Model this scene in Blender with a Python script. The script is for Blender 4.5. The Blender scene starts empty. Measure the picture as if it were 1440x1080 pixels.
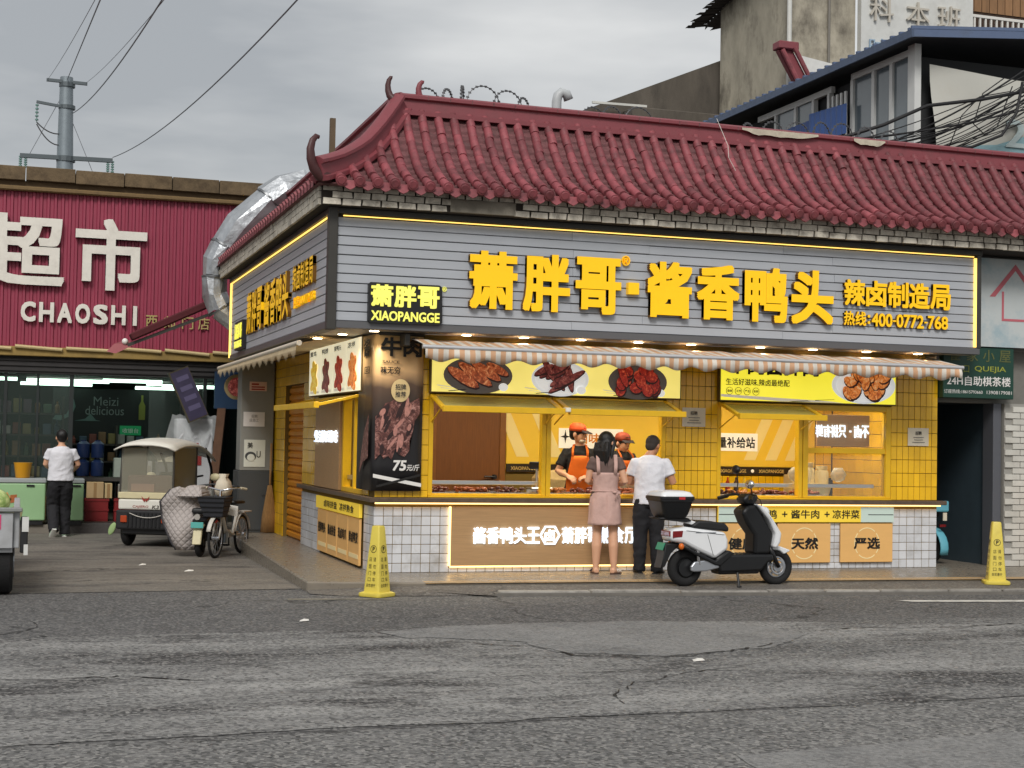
import bpy, bmesh, math, random
from mathutils import Vector, Matrix, Quaternion
random.seed(7)
SC = bpy.context.scene
COL = SC.collection
R = math.radians

# ------------------------------------------------------------------ camera
cam_d = bpy.data.cameras.new('camera')
cam = bpy.data.objects.new('camera', cam_d)
COL.objects.link(cam)
SC.camera = cam
yaw, pitch, roll = .318, .037, .019
F = Vector((math.sin(yaw)*math.cos(pitch), math.cos(yaw)*math.cos(pitch), math.sin(pitch)))
r0 = Vector((math.cos(yaw), -math.sin(yaw), 0)); u0 = r0.cross(F)
cr = r0*math.cos(roll)+u0*math.sin(roll); cu = -r0*math.sin(roll)+u0*math.cos(roll)
m = Matrix((cr, cu, -F)).transposed().to_4x4()
m.translation = Vector((-3.689, -15.927, 1.482))
cam.matrix_world = m
cam_d.sensor_width = 36
cam_d.lens = 36*2098/1440
cam_d.clip_end = 600
cam_d.clip_start = .1

# ------------------------------------------------------------------ world, sun, exposure
SUN_EL, SUN_AZ = R(42), R(203)      # azimuth clockwise from +Y
w = bpy.data.worlds.new('World'); SC.world = w; w.use_nodes = True
nt = w.node_tree; nt.nodes.clear()
out = nt.nodes.new('ShaderNodeOutputWorld'); bg = nt.nodes.new('ShaderNodeBackground')
sky = nt.nodes.new('ShaderNodeTexSky'); sky.sky_type = 'NISHITA'; sky.sun_disc = False
sky.sun_elevation = SUN_EL; sky.sun_rotation = SUN_AZ; sky.dust_density = 4
tc = nt.nodes.new('ShaderNodeTexCoord')
mp = nt.nodes.new('ShaderNodeMapping'); mp.inputs['Scale'].default_value = (1.2, 1.2, 5.0)
nz = nt.nodes.new('ShaderNodeTexNoise'); nz.inputs['Scale'].default_value = 2.3
nz.inputs['Detail'].default_value = 5; nz.inputs['Roughness'].default_value = .5
rp = nt.nodes.new('ShaderNodeValToRGB')
rp.color_ramp.elements[0].position = .36; rp.color_ramp.elements[0].color = (.54, .56, .575, 1)
rp.color_ramp.elements[1].position = .66; rp.color_ramp.elements[1].color = (1, 1.0, .98, 1)
sc_ = nt.nodes.new('ShaderNodeVectorMath'); sc_.operation = 'SCALE'; sc_.inputs['Scale'].default_value = 5.4
mx = nt.nodes.new('ShaderNodeMix'); mx.data_type = 'RGBA'; mx.inputs[0].default_value = .90
L = nt.links.new
L(tc.outputs['Generated'], mp.inputs['Vector']); L(mp.outputs[0], nz.inputs['Vector'])
L(nz.outputs['Fac'], rp.inputs[0]); L(rp.outputs[0], sc_.inputs[0])
L(sky.outputs[0], mx.inputs[6]); L(sc_.outputs[0], mx.inputs[7])
L(mx.outputs[2], bg.inputs['Color']); bg.inputs['Strength'].default_value = .1
L(bg.outputs[0], out.inputs['Surface'])

sd = bpy.data.lights.new('sun', 'SUN'); sun = bpy.data.objects.new('sun', sd); COL.objects.link(sun)
sd.energy = 1.5; sd.angle = R(20); sd.color = (1, .97, .93)
dirv = Vector((math.sin(SUN_AZ)*math.cos(SUN_EL), math.cos(SUN_AZ)*math.cos(SUN_EL), math.sin(SUN_EL)))
sun.rotation_euler = dirv.to_track_quat('Z', 'Y').to_euler()
SC.view_settings.view_transform = 'Standard'; SC.view_settings.look = 'None'
SC.view_settings.exposure = 0.5; SC.view_settings.gamma = 1; SC.view_settings.use_curve_mapping = False
SC.render.engine = 'CYCLES'
SC.cycles.use_denoising = True
SC.cycles.max_bounces = 5; SC.cycles.diffuse_bounces = 3; SC.cycles.glossy_bounces = 3; SC.cycles.transmission_bounces = 4; SC.cycles.transparent_max_bounces = 12
SC.cycles.caustics_reflective = False; SC.cycles.caustics_refractive = False
SC.cycles.sample_clamp_indirect = 6

# ------------------------------------------------------------------ materials
def s2l(c): return tuple((x/255/12.92 if x/255 <= .04045 else ((x/255+.055)/1.055)**2.4) for x in c)
MATS = {}
def M(name, rgb, rough=.6, metal=0., var=.0, vs=6., bump=0., bs=60., emis=0., ecol=None, objrand=0.,
      dirt=0., dcol=(45, 40, 34), ds=3., spec=.5, alpha=1., stretch=(1, 1, 1), coat=0., trans=0., rvar=0.):
    if name in MATS: return MATS[name]
    m = bpy.data.materials.new(name); m.use_nodes = True; MATS[name] = m
    t = m.node_tree; n = t.nodes; l = t.links.new
    p = n['Principled BSDF']
    col = s2l(rgb)+(1,)
    p.inputs['Base Color'].default_value = col
    p.inputs['Roughness'].default_value = rough
    p.inputs['Metallic'].default_value = metal
    p.inputs['Specular IOR Level'].default_value = spec
    p.inputs['Coat Weight'].default_value = coat
    p.inputs['Transmission Weight'].default_value = trans
    p.inputs['Alpha'].default_value = alpha
    if emis:
        p.inputs['Emission Color'].default_value = (s2l(ecol) if ecol else s2l(rgb))+(1,)
        p.inputs['Emission Strength'].default_value = emis
    g = None
    if var or bump or dirt or rvar:
        g = n.new('ShaderNodeNewGeometry')
        mpn = n.new('ShaderNodeVectorMath'); mpn.operation = 'MULTIPLY'; mpn.inputs[1].default_value = stretch
        l(g.outputs['Position'], mpn.inputs[0]); pos = mpn.outputs[0]
    src = None
    if var or objrand:
        hv = n.new('ShaderNodeHueSaturation'); hv.inputs['Color'].default_value = col
        val = n.new('ShaderNodeMath'); val.operation = 'ADD'; val.inputs[0].default_value = 1; val.inputs[1].default_value = 0
        if var:
            nn = n.new('ShaderNodeTexNoise'); nn.inputs['Scale'].default_value = vs; nn.inputs['Detail'].default_value = 6
            nn.inputs['Roughness'].default_value = .65
            l(pos, nn.inputs['Vector'])
            mr = n.new('ShaderNodeMapRange'); mr.inputs[1].default_value = .25; mr.inputs[2].default_value = .75
            mr.inputs[3].default_value = 1-var; mr.inputs[4].default_value = 1+var
            l(nn.outputs['Fac'], mr.inputs[0]); l(mr.outputs[0], val.inputs[0])
        if objrand:
            oi = n.new('ShaderNodeObjectInfo')
            mr2 = n.new('ShaderNodeMapRange'); mr2.inputs[3].default_value = -objrand; mr2.inputs[4].default_value = objrand
            l(oi.outputs['Random'], mr2.inputs[0]); l(mr2.outputs[0], val.inputs[1])
        l(val.outputs[0], hv.inputs['Value']); src = hv.outputs[0]
    if dirt:
        dn = n.new('ShaderNodeTexNoise'); dn.inputs['Scale'].default_value = ds; dn.inputs['Detail'].default_value = 8
        dn.inputs['Roughness'].default_value = .7; l(pos, dn.inputs['Vector'])
        mr = n.new('ShaderNodeMapRange'); mr.inputs[1].default_value = .48; mr.inputs[2].default_value = .75
        mr.inputs[3].default_value = 0; mr.inputs[4].default_value = dirt
        l(dn.outputs['Fac'], mr.inputs[0])
        mix = n.new('ShaderNodeMix'); mix.data_type = 'RGBA'
        mix.inputs[6].default_value = col; mix.inputs[7].default_value = s2l(dcol)+(1,)
        if src: l(src, mix.inputs[6])
        l(mr.outputs[0], mix.inputs[0]); src = mix.outputs[2]
    if src:
        l(src, p.inputs['Base Color'])
        if emis and not ecol: l(src, p.inputs['Emission Color'])
    if rvar:
        rn = n.new('ShaderNodeTexNoise'); rn.inputs['Scale'].default_value = vs*.7; l(pos, rn.inputs['Vector'])
        mr = n.new('ShaderNodeMapRange'); mr.inputs[1].default_value = .3; mr.inputs[2].default_value = .7
        mr.inputs[3].default_value = max(.02, rough-rvar); mr.inputs[4].default_value = min(1, rough+rvar)
        l(rn.outputs['Fac'], mr.inputs[0]); l(mr.outputs[0], p.inputs['Roughness'])
    if bump:
        bn = n.new('ShaderNodeTexNoise'); bn.inputs['Scale'].default_value = bs; bn.inputs['Detail'].default_value = 4
        l(pos, bn.inputs['Vector'])
        b = n.new('ShaderNodeBump'); b.inputs['Strength'].default_value = bump; b.inputs['Distance'].default_value = .02
        l(bn.outputs['Fac'], b.inputs['Height']); l(b.outputs[0], p.inputs['Normal'])
    return m

def glass(name, rgb=(235, 240, 238), alpha=.12, rough=.03, ior=1.35):
    if name in MATS: return MATS[name]
    m = bpy.data.materials.new(name); m.use_nodes = True; MATS[name] = m
    t = m.node_tree; n = t.nodes; l = t.links.new
    p = n['Principled BSDF']; o = n['Material Output']
    p.inputs['Base Color'].default_value = s2l(rgb)+(1,); p.inputs['Roughness'].default_value = rough
    tr = n.new('ShaderNodeBsdfTransparent'); mixs = n.new('ShaderNodeMixShader')
    fr = n.new('ShaderNodeFresnel'); fr.inputs['IOR'].default_value = ior
    ad = n.new('ShaderNodeMath'); ad.operation = 'ADD'; ad.inputs[1].default_value = alpha; ad.use_clamp = True
    l(fr.outputs[0], ad.inputs[0]); l(ad.outputs[0], mixs.inputs[0])
    l(tr.outputs[0], mixs.inputs[1]); l(p.outputs[0], mixs.inputs[2]); l(mixs.outputs[0], o.inputs['Surface'])
    return m

# ------------------------------------------------------------------ mesh builder
class MB:
    def __init__(s): s.v = []; s.f = []
    def add(s, vs, fs):
        b = len(s.v); s.v += [tuple(x) for x in vs]; s.f += [tuple(i+b for i in f) for f in fs]; return s
    def box(s, x0, x1, y0, y1, z0, z1):
        return s.add([(x0, y0, z0), (x1, y0, z0), (x1, y1, z0), (x0, y1, z0), (x0, y0, z1), (x1, y0, z1), (x1, y1, z1), (x0, y1, z1)],
            [(0, 3, 2, 1), (4, 5, 6, 7), (0, 1, 5, 4), (1, 2, 6, 5), (2, 3, 7, 6), (3, 0, 4, 7)])
    def bar(s, a, b, w, h, up=(0, 0, 1)):
        a, b = Vector(a), Vector(b); t = (b-a).normalized(); up = Vector(up)
        if abs(t.dot(up)) > .98: up = Vector((0, 1, 0))
        sd = t.cross(up).normalized(); u = sd.cross(t)
        vs = []
        for p in (a, b):
            for i, j in ((-1, -1), (1, -1), (1, 1), (-1, 1)): vs.append(p+sd*(i*w/2)+u*(j*h/2))
        return s.add(vs, [(0, 1, 2, 3), (7, 6, 5, 4), (0, 4, 5, 1), (1, 5, 6, 2), (2, 6, 7, 3), (3, 7, 4, 0)])
    def tube(s, pts, rad, n=8, cap=True, ell=None, ref=None):
        pts = [Vector(p) for p in pts]; k = len(pts)
        rads = rad if isinstance(rad, (list, tuple)) else [rad]*k
        vs = []; prev = None
        for i, p in enumerate(pts):
            t = (pts[min(i+1, k-1)]-pts[max(i-1, 0)]).normalized()
            if prev is None:
                rf = Vector(ref) if ref else (Vector((0, 0, 1)) if abs(t.z) < .9 else Vector((1, 0, 0)))
                a = (rf-t*rf.dot(t)).normalized()
            else: a = (prev-t*prev.dot(t)).normalized()
            prev = a; b = t.cross(a)
            rr = rads[i]; ra, rb = rr if isinstance(rr, (list, tuple)) else (rr, rr)
            for j in range(n):
                q = 2*math.pi*j/n; vs.append(p+a*(ra*math.cos(q))+b*(rb*math.sin(q)))
        fs = []
        for i in range(k-1):
            for j in range(n):
                fs.append((i*n+j, i*n+(j+1) % n, (i+1)*n+(j+1) % n, (i+1)*n+j))
        if cap: fs += [tuple(range(n-1, -1, -1)), tuple((k-1)*n+j for j in range(n))]
        return s.add(vs, fs)
    def cyl(s, c, r, h, n=16, axis='z', r2=None):
        c = Vector(c); d = {'x': Vector((1, 0, 0)), 'y': Vector((0, 1, 0)), 'z': Vector((0, 0, 1))}[axis]
        return s.tube([c, c+d*h], [r, r if r2 is None else r2], n)
    def ball(s, c, rx, ry=None, rz=None, n=12, k=8, rot=None):
        ry = rx if ry is None else ry; rz = rx if rz is None else rz; c = Vector(c); vs = []; fs = []
        for i in range(k+1):
            a = math.pi*i/k
            for j in range(n):
                b = 2*math.pi*j/n
                q = Vector((rx*math.sin(a)*math.cos(b), ry*math.sin(a)*math.sin(b), rz*math.cos(a)))
                if rot: q = rot @ q
                vs.append(c+q)
        for i in range(k):
            for j in range(n): fs.append((i*n+j, (i+1)*n+j, (i+1)*n+(j+1) % n, i*n+(j+1) % n))
        return s.add(vs, fs)
    def torus(s, c, R_, r, n=28, k=8, axis='y', squash=1.):
        c = Vector(c); ex = {'y': (Vector((1, 0, 0)), Vector((0, 0, 1)), Vector((0, 1, 0))), 'x': (Vector((0, 1, 0)), Vector((0, 0, 1)), Vector((1, 0, 0))),
            'z': (Vector((1, 0, 0)), Vector((0, 1, 0)), Vector((0, 0, 1)))}[axis]; vs = []; fs = []
        for i in range(n):
            a = 2*math.pi*i/n; d = ex[0]*math.cos(a)+ex[1]*math.sin(a)
            for j in range(k):
                b = 2*math.pi*j/k; vs.append(c+d*(R_+r*math.cos(b))+ex[2]*(r*squash*math.sin(b)))
        for i in range(n):
            for j in range(k): fs.append((i*k+j, ((i+1) % n)*k+j, ((i+1) % n)*k+(j+1) % k, i*k+(j+1) % k))
        return s.add(vs, fs)
    def prism(s, poly, d0, d1, axis='y', inset=0):
        """poly in the two other axes (x,z for y; y,z for x; x,y for z)"""
        def P(a, b, d): return {'y': (a, d, b), 'x': (d, a, b), 'z': (a, b, d)}[axis]
        n = len(poly); vs = [P(a, b, d0) for a, b in poly]+[P(a, b, d1) for a, b in poly]
        fs = [tuple(range(n)), tuple(range(2*n-1, n-1, -1))]+[(i, i+n, (i+1) % n+n, (i+1) % n) for i in range(n)]
        return s.add(vs, fs)
    def loft(s, rings, cap=True):
        n = len(rings[0]); vs = [p for r_ in rings for p in r_]; fs = []
        for i in range(len(rings)-1):
            for j in range(n): fs.append((i*n+j, i*n+(j+1) % n, (i+1)*n+(j+1) % n, (i+1)*n+j))
        if cap: fs += [tuple(range(n-1, -1, -1)), tuple((len(rings)-1)*n+j for j in range(n))]
        return s.add(vs, fs)
    def mesh(s, name='m', off=(0, 0, 0)):
        me = bpy.data.meshes.new(name)
        me.from_pydata([(x-off[0], y-off[1], z-off[2]) for x, y, z in s.v], [], s.f)
        bm = bmesh.new(); bm.from_mesh(me); bmesh.ops.recalc_face_normals(bm, faces=bm.faces); bm.to_mesh(me); bm.free()
        return me

ORG = {}
def thing(name, label, cat, loc=(0, 0, 0), rz=0, group=None, world=True):
    """Empty at a thing's base; world=True: parts are given in world coordinates"""
    o = bpy.data.objects.new(name, None); COL.objects.link(o); o.location = loc; o.rotation_euler = (0, 0, rz)
    o.empty_display_size = .2
    tag(o, label, cat, group); ORG[o] = Vector(loc) if world else Vector((0, 0, 0))
    return o
def tag(o, label=None, cat=None, group=None, kind=None):
    if label: o['label'] = label
    if cat: o['category'] = cat
    if group: o['group'] = group
    if kind: o['kind'] = kind
    return o
def part(name, mb, mat, parent=None, bevel=0, smooth=False, kind=None, label=None, seg=1):
    off = ORG.get(parent, (0, 0, 0)) if parent is not None else (0, 0, 0)
    me = mb if isinstance(mb, bpy.types.Mesh) else mb.mesh(name, off)
    if isinstance(mb, bpy.types.Mesh) and any(off): me.transform(Matrix.Translation(-Vector(off)))
    o = bpy.data.objects.new(name, me); COL.objects.link(o)
    if mat is not None and len(me.materials) == 0: me.materials.append(mat)
    if parent is not None:
        o.parent = parent; ORG[o] = Vector(off)
    if smooth:
        for p_ in me.polygons: p_.use_smooth = True
        if smooth == 'auto': me.set_sharp_from_angle(angle=R(38))
    if bevel:
        b = o.modifiers.new('bevel', 'BEVEL'); b.width = bevel; b.segments = seg; b.limit_method = 'ANGLE'; b.angle_limit = R(40)
    if kind: o['kind'] = kind
    if label: o['label'] = label
    return o
def solo(name, mb, mat, label, cat, group=None, **k):
    """thing that is one mesh: origin at its base centre"""
    xs = [v[0] for v in mb.v]; ys = [v[1] for v in mb.v]; zs = [v[2] for v in mb.v]
    off = Vector(((min(xs)+max(xs))/2, (min(ys)+max(ys))/2, min(zs)))
    o = part(name, mb.mesh(name, off), mat, None, **k); o.location = off; ORG[o] = off
    return tag(o, label, cat, group)
def struct(name, mb, mat, **k):
    o = part(name, mb, mat, **k); o['kind'] = 'structure'; return o
def inst(name, me, parent, loc, rot=None, scale=None):
    """a piece that shares its mesh; loc in world coordinates"""
    o = bpy.data.objects.new(name, me); COL.objects.link(o); o.parent = parent
    o.location = Vector(loc)-ORG.get(parent, Vector((0, 0, 0)))
    if rot is not None: o.rotation_euler = rot
    if scale is not None: o.scale = scale
    ORG[o] = Vector(loc)
    return o
def copy_tree(o, parent=None):
    c = o.copy(); COL.objects.link(c); c.parent = parent
    for ch in o.children: copy_tree(ch, c)
    return c

# temp scene for evaluating text and remeshed bodies
TMP = bpy.data.scenes.new('tmp_eval')
def evaluate(o):
    TMP.collection.objects.link(o); vl = TMP.view_layers[0]; vl.update(); dg = vl.depsgraph; dg.update()
    me = bpy.data.meshes.new_from_object(o.evaluated_get(dg)); TMP.collection.objects.unlink(o)
    return me
TXT = {}
def text_mesh(body, bold=0., ext=.0, res=3):
    key = (body, bold, ext)
    if key not in TXT:
        c = bpy.data.curves.new('lettering', 'FONT'); c.body = body; c.size = 1; c.offset = bold; c.resolution_u = res
        c.extrude = ext; c.fill_mode = 'BOTH' if ext else 'FRONT'
        o = bpy.data.objects.new('lettering', c); me = evaluate(o); bpy.data.objects.remove(o); bpy.data.curves.remove(c)
        TXT[key] = me
    return TXT[key]
def text(name, body, mat, parent, o, U, V, w, h, depth=.0, bold=0., shear=0., kind=None, side=None, N=None):
    """lettering fitted into a w x h rectangle whose lower left corner is o, along unit vectors U (right) and V (up)"""
    U, V = Vector(U), Vector(V); N = Vector(N) if N else U.cross(V); src = text_mesh(body, 0., .5 if depth else 0)
    xs = [v.co.x for v in src.vertices]; ys = [v.co.y for v in src.vertices]; B = max(bold, 0)
    x0, x1, y0, y1 = min(xs)-B, max(xs)+B, min(ys)-B, max(ys)+B; sx = w/(x1-x0); sy = h/(y1-y0)
    o = Vector(o); b_ = MB(); fs = [tuple(p.vertices) for p in src.polygons]
    offs = [(0, 0)]+([(B*i, B*j) for i in (-1, 0, 1) for j in (-1, 0, 1) if i or j] if B else [])
    for k, (dx, dy) in enumerate(offs):     # heavier strokes: shifted copies, each a hair further out
        vs = []
        for v in src.vertices:
            yy = (v.co.y+dy-y0)*sy; vs.append(o+U*((v.co.x+dx-x0)*sx+shear*yy)+V*yy+N*((v.co.z+.5)*depth+.00025*k))
        b_.add(vs, fs)
    me = bpy.data.meshes.new(name); me.from_pydata(b_.v, [], b_.f)
    if side:
        me.materials.append(mat); me.materials.append(side)
        for p in me.polygons: p.material_index = 0 if abs(p.normal.dot(N)) > .5 else 1
    ob = part(name, me, mat, parent)
    return ob
def chars(name, body, mat, parent, o, U, V, w, h, depth=.0, bold=0., gap=.06, **k):
    """one letter object for each character, in equal cells"""
    n = len(body); cw = w/n; U = Vector(U); o = Vector(o)
    for i, ch in enumerate(body):
        text(name, ch, mat, parent, o+U*(cw*(i+gap/2)), U, V, cw*(1-gap), h, depth, bold, **k)
X, Y, Z = Vector((1, 0, 0)), Vector((0, 1, 0)), Vector((0, 0, 1))
NY = Vector((0, -1, 0))
# ------------------------------------------------------------------ ground
def asphalt(name, dark, light, sc=1., speck=.5, crack=.0, stretch=(1, 1, 1), lo=.3, hi=.7, rough=.85, blotch=0.):
    m = bpy.data.materials.new(name); m.use_nodes = True; MATS[name] = m
    t = m.node_tree; n = t.nodes; l = t.links.new; p = n['Principled BSDF']
    g = n.new('ShaderNodeNewGeometry'); vm = n.new('ShaderNodeVectorMath'); vm.operation = 'MULTIPLY'; vm.inputs[1].default_value = stretch
    l(g.outputs['Position'], vm.inputs[0])
    def noise(s, det=8, ro=.65, v=vm.outputs[0]):
        a = n.new('ShaderNodeTexNoise'); a.inputs['Scale'].default_value = s; a.inputs['Detail'].default_value = det
        a.inputs['Roughness'].default_value = ro; l(v, a.inputs['Vector']); return a
    def rng(i, a, b, c, d):
        q = n.new('ShaderNodeMapRange'); q.inputs[1].default_value = a; q.inputs[2].default_value = b
        q.inputs[3].default_value = c; q.inputs[4].default_value = d; l(i, q.inputs[0]); return q.outputs[0]
    def mix(f, a, b, bt='MIX'):
        q = n.new('ShaderNodeMix'); q.data_type = 'RGBA'; q.blend_type = bt
        if isinstance(f, float): q.inputs[0].default_value = f
        else: l(f, q.inputs[0])
        for i, c in ((6, a), (7, b)):
            if isinstance(c, tuple): q.inputs[i].default_value = c
            else: l(c, q.inputs[i])
        return q.outputs[2]
    n1 = noise(.55*sc); c = mix(rng(n1.outputs['Fac'], lo, hi, 0, 1), s2l(dark)+(1,), s2l(light)+(1,))
    n2 = noise(2.6*sc); c = mix(rng(n2.outputs['Fac'], .35, .7, 0, .5), c, s2l(dark)+(1,))
    if blotch:
        n3 = noise(1.1, 10, .75); c = mix(rng(n3.outputs['Fac'], .50, .62, 0, blotch), c, s2l((50, 48, 49))+(1,))
    # aggregate: pale and dark stones
    vo = n.new('ShaderNodeTexVoronoi'); vo.inputs['Scale'].default_value = 48; l(g.outputs['Position'], vo.inputs['Vector'])
    sp = n.new('ShaderNodeSeparateColor'); l(vo.outputs['Color'], sp.inputs[0])
    c = mix(rng(sp.outputs[0], .0, 1, .0, speck), c, mix(rng(sp.outputs[1], .35, .75, 0, 1), (.012, .012, .012, 1), (.34, .33, .31, 1)))
    fine = noise(210, 3, .6, g.outputs['Position'])
    c = mix(.75, c, mix(rng(fine.outputs['Fac'], .3, .7, 0, 1), (.25, .25, .25, 1), (.75, .75, .75, 1)), 'OVERLAY')
    h = mix(.5, fine.outputs['Fac'], sp.outputs[0])
    if crack:
        wn = noise(1.7, 5, .6); wm = n.new('ShaderNodeVectorMath'); wm.operation = 'MULTIPLY_ADD'
        l(wn.outputs['Color'], wm.inputs[0]); wm.inputs[1].default_value = (.9, .9, 0); l(vm.outputs[0], wm.inputs[2])
        ve = n.new('ShaderNodeTexVoronoi'); ve.feature = 'DISTANCE_TO_EDGE'; ve.inputs['Scale'].default_value = .42; l(wm.outputs[0], ve.inputs['Vector'])
        cm = rng(ve.outputs['Distance'], .0, .012, crack, 0)
        gate = rng(noise(.35, 3).outputs['Fac'], .47, .55, 0, 1)
        mm = n.new('ShaderNodeMath'); mm.operation = 'MULTIPLY'; l(cm, mm.inputs[0]); l(gate, mm.inputs[1])
        c = mix(mm.outputs[0], c, (.012, .011, .011, 1))
    l(c, p.inputs['Base Color']); p.inputs['Roughness'].default_value = rough
    l(rng(n2.outputs['Fac'], .3, .7, rough-.08, rough+.1), p.inputs['Roughness'])
    b = n.new('ShaderNodeBump'); b.inputs['Strength'].default_value = .65; b.inputs['Distance'].default_value = .012
    l(h, b.inputs['Height']); l(b.outputs[0], p.inputs['Normal'])
    return m
A_dark = asphalt('asphalt_dark', (83, 82, 82), (104, 103, 102), 1., .55, .9, blotch=.35)
A_worn = asphalt('asphalt_worn', (92, 92, 92), (166, 165, 162), 1.1, .75, .7, (.45, 1.5, 1), lo=.36, hi=.62, blotch=1.)
A_near = asphalt('asphalt_near', (102, 102, 101), (130, 129, 127), .8, .8, .5, blotch=.3)
A_patch = asphalt('asphalt_patch', (120, 120, 119), (148, 147, 145), 1.6, .4, .3, blotch=.25)
A_lane = asphalt('lane_concrete', (104, 99, 91), (142, 135, 125), 1.1, .25, .8, (.6, 1.4, 1), blotch=.6)

def gz(y): return -.1-.1*max(0, min(1, (y+1)/6))
mb = MB(); ys = [-70, -12, -6, -1, 0, 1, 2, 3, 4, 5, 12, 160]
for i, y in enumerate(ys):
    for x in (-140, 140): mb.v.append((x, y, gz(y)))
for i in range(len(ys)-1): mb.f.append((2*i, 2*i+1, 2*i+3, 2*i+2))
struct('road', mb, A_dark)

def ragged(pts, amp, seed, step=.16):
    rnd = random.Random(seed); o = []; n = len(pts)
    for i in range(n):
        a = Vector(pts[i]); b = Vector(pts[(i+1) % n]); d = (b-a).length; k = max(1, int(d/step)); nn = Vector((-(b-a).y, (b-a).x)).normalized()
        ph = rnd.random()*9; 
        for j in range(k):
            t = j/k; q = a.lerp(b, t)
            o.append(q+nn*(amp*(math.sin(t*d*1.3+ph)*.6+math.sin(t*d*4.1+ph*2)*.3+rnd.uniform(-.4, .4)*.6)))
    return o
def sheet(name, pts, z, mat, amp=.05, seed=1, step=.16):
    pp = ragged(pts, amp, seed, step); bm = bmesh.new(); vs = [bm.verts.new((p.x, p.y, z if not callable(z) else z(p.y))) for p in pp]
    f = bm.faces.new(vs); bmesh.ops.triangulate(bm, faces=[f]); me = bpy.data.meshes.new(name); bm.to_mesh(me); bm.free()
    o = part(name, me, mat); o['kind'] = 'structure'; return o
sheet('road_patch', [(-14, -4.35), (-4, -4.0), (-2.0, -3.95), (-.6, -3.85), (1.2, -3.75), (3.5, -4.1), (6.5, -4.05), (14, -4.6), (14, -7.6), (4, -7.75), (-1, -7.95), (-14, -8.2)], -.096, A_worn, .07, 3, .08)
sheet('road_patch', [(-14, -8.26), (-1, -8.0), (4, -7.8), (14, -7.65), (14, -14), (-14, -14)], -.0955, A_near, .012, 8)
sheet('road_patch', [(-.9, -4.05), (.4, -3.8), (1.6, -3.8), (2.4, -4.15), (2.55, -4.8), (1.9, -5.5), (.9, -5.75), (.2, -5.45), (.1, -4.9), (-.7, -4.5)], -.092, A_patch, .07, 5, .06)
sheet('road_patch', [(-.2, -9.1), (2.6, -8.75), (9, -8.3), (9, -12), (-.5, -12)], -.0915, A_patch, .02, 6)
# thin tar-filled cracks along the seams
def crackline(pts, w, seed, z):
    rnd = random.Random(seed); b = MB(); P = []; wx = wy = 0.
    for i in range(len(pts)-1):
        a, c = Vector(pts[i]), Vector(pts[i+1]); k = max(2, int((c-a).length/.07))
        for j in range(k):
            wx = wx*.8+rnd.uniform(-.03, .03); wy = wy*.8+rnd.uniform(-.045, .045)
            P.append(a.lerp(c, j/k)+Vector((wx, wy)))
    for i in range(len(P)-1):
        d = (P[i+1]-P[i]); nrm = Vector((-d.y, d.x)).normalized()
        ww = w*(.1+.75*rnd.random()**2)*min(1, 8*min(i+1, len(P)-i)/len(P))
        zz = z if not callable(z) else z(P[i].y)+.006
        b.add([tuple(P[i]-nrm*ww)+(zz,), tuple(P[i+1]-nrm*ww)+(zz,), tuple(P[i+1]+nrm*ww)+(zz,), tuple(P[i]+nrm*ww)+(zz,)], [(0, 1, 2, 3)])
    return b
M('tar', (34, 32, 31), .8)
for i, (pts, w_, z_) in enumerate([
    ([(-6, -8.12), (-1, -7.97), (4, -7.78), (8, -7.7)], .011, -.0865),
    ([(-.6, -4.7), (.1, -5.1), (.25, -5.6), (.8, -5.85), (1.5, -5.65), (2.2, -5.3)], .02, -.0885),
    ([(-4.5, -5.9), (-3.9, -5.85), (-3.5, -6.05), (-3.0, -6.0), (-2.4, -6.3)], .022, -.0915),
    ([(-3.6, -2.9), (-3.5, -3.3), (-3.65, -3.6), (-3.45, -3.95)], .014, -.0945),
    ([(-.2, -7.6), (.1, -7.0), (.5, -6.7), (1.1, -6.4)], .014, -.0915),
    ([(2.6, -4.7), (3.3, -4.55), (4.4, -4.6), (5.2, -4.4)], .018, -.0915),
    ([(-1.0, -3.1), (.2, -3.25), (.6, -3.7)], .008, -.0945),
    ([(1.4, -9.0), (2.6, -8.72), (4.2, -8.6)], .012, -.0865)]):
    struct('road_crack', crackline(pts, w_, 20+i, z_), MATS['tar'])
# lane in front of the supermarket
def gz2(y): return gz(y)+.006
mb = MB(); yy = [-.55, 0, 1, 2, 3, 4, 5, 6, 8, 9.7]
for i, y in enumerate(yy):
    for x in (-12, -.55): mb.v.append((x, y if i else y-.35*(x < -1), gz2(y)))
for i in range(len(yy)-1): mb.f.append((2*i, 2*i+1, 2*i+3, 2*i+2))
struct('lane', mb, A_lane)
for i, pts in enumerate([[(-3.9, .5), (-2.6, .9), (-1.9, .6), (-1.2, .75)], [(-3.9, 1.8), (-2.9, 2.4), (-1.6, 2.3)], [(-2.8, 4.6), (-1.7, 4.1)]]):
    struct('road_crack', crackline(pts, .02, 40+i, gz2), MATS['tar'])
# litter: pale specks of paper on the asphalt
rnd = random.Random(3)
mp_ = M('litter_paper', (215, 212, 205), .8)
for i, (x, y, s, lab) in enumerate([(1.02, -6.05, .05, 'tiny white scrap of paper on the grey asphalt patch'), (-1.75, 2.0, .06, 'white crumpled scrap by the platform edge'),
        (-2.2, 3.1, .05, 'small white scrap on the lane in front of the tricycle'), (-1.35, -3.3, .045, 'small pale scrap on the road left of the left cone')]):
    b = MB(); z = gz(y)+.008
    b.add([(x-s, y-s*.6, z), (x+s*.9, y-s*.4, z+.004), (x+s, y+s*.7, z+.012), (x-s*.6, y+s*.8, z+.003), (x, y, z+.02)], [(0, 1, 4), (1, 2, 4), (2, 3, 4), (3, 0, 4)])
    solo('paper_scrap', b, mp_, lab, 'litter')

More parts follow.
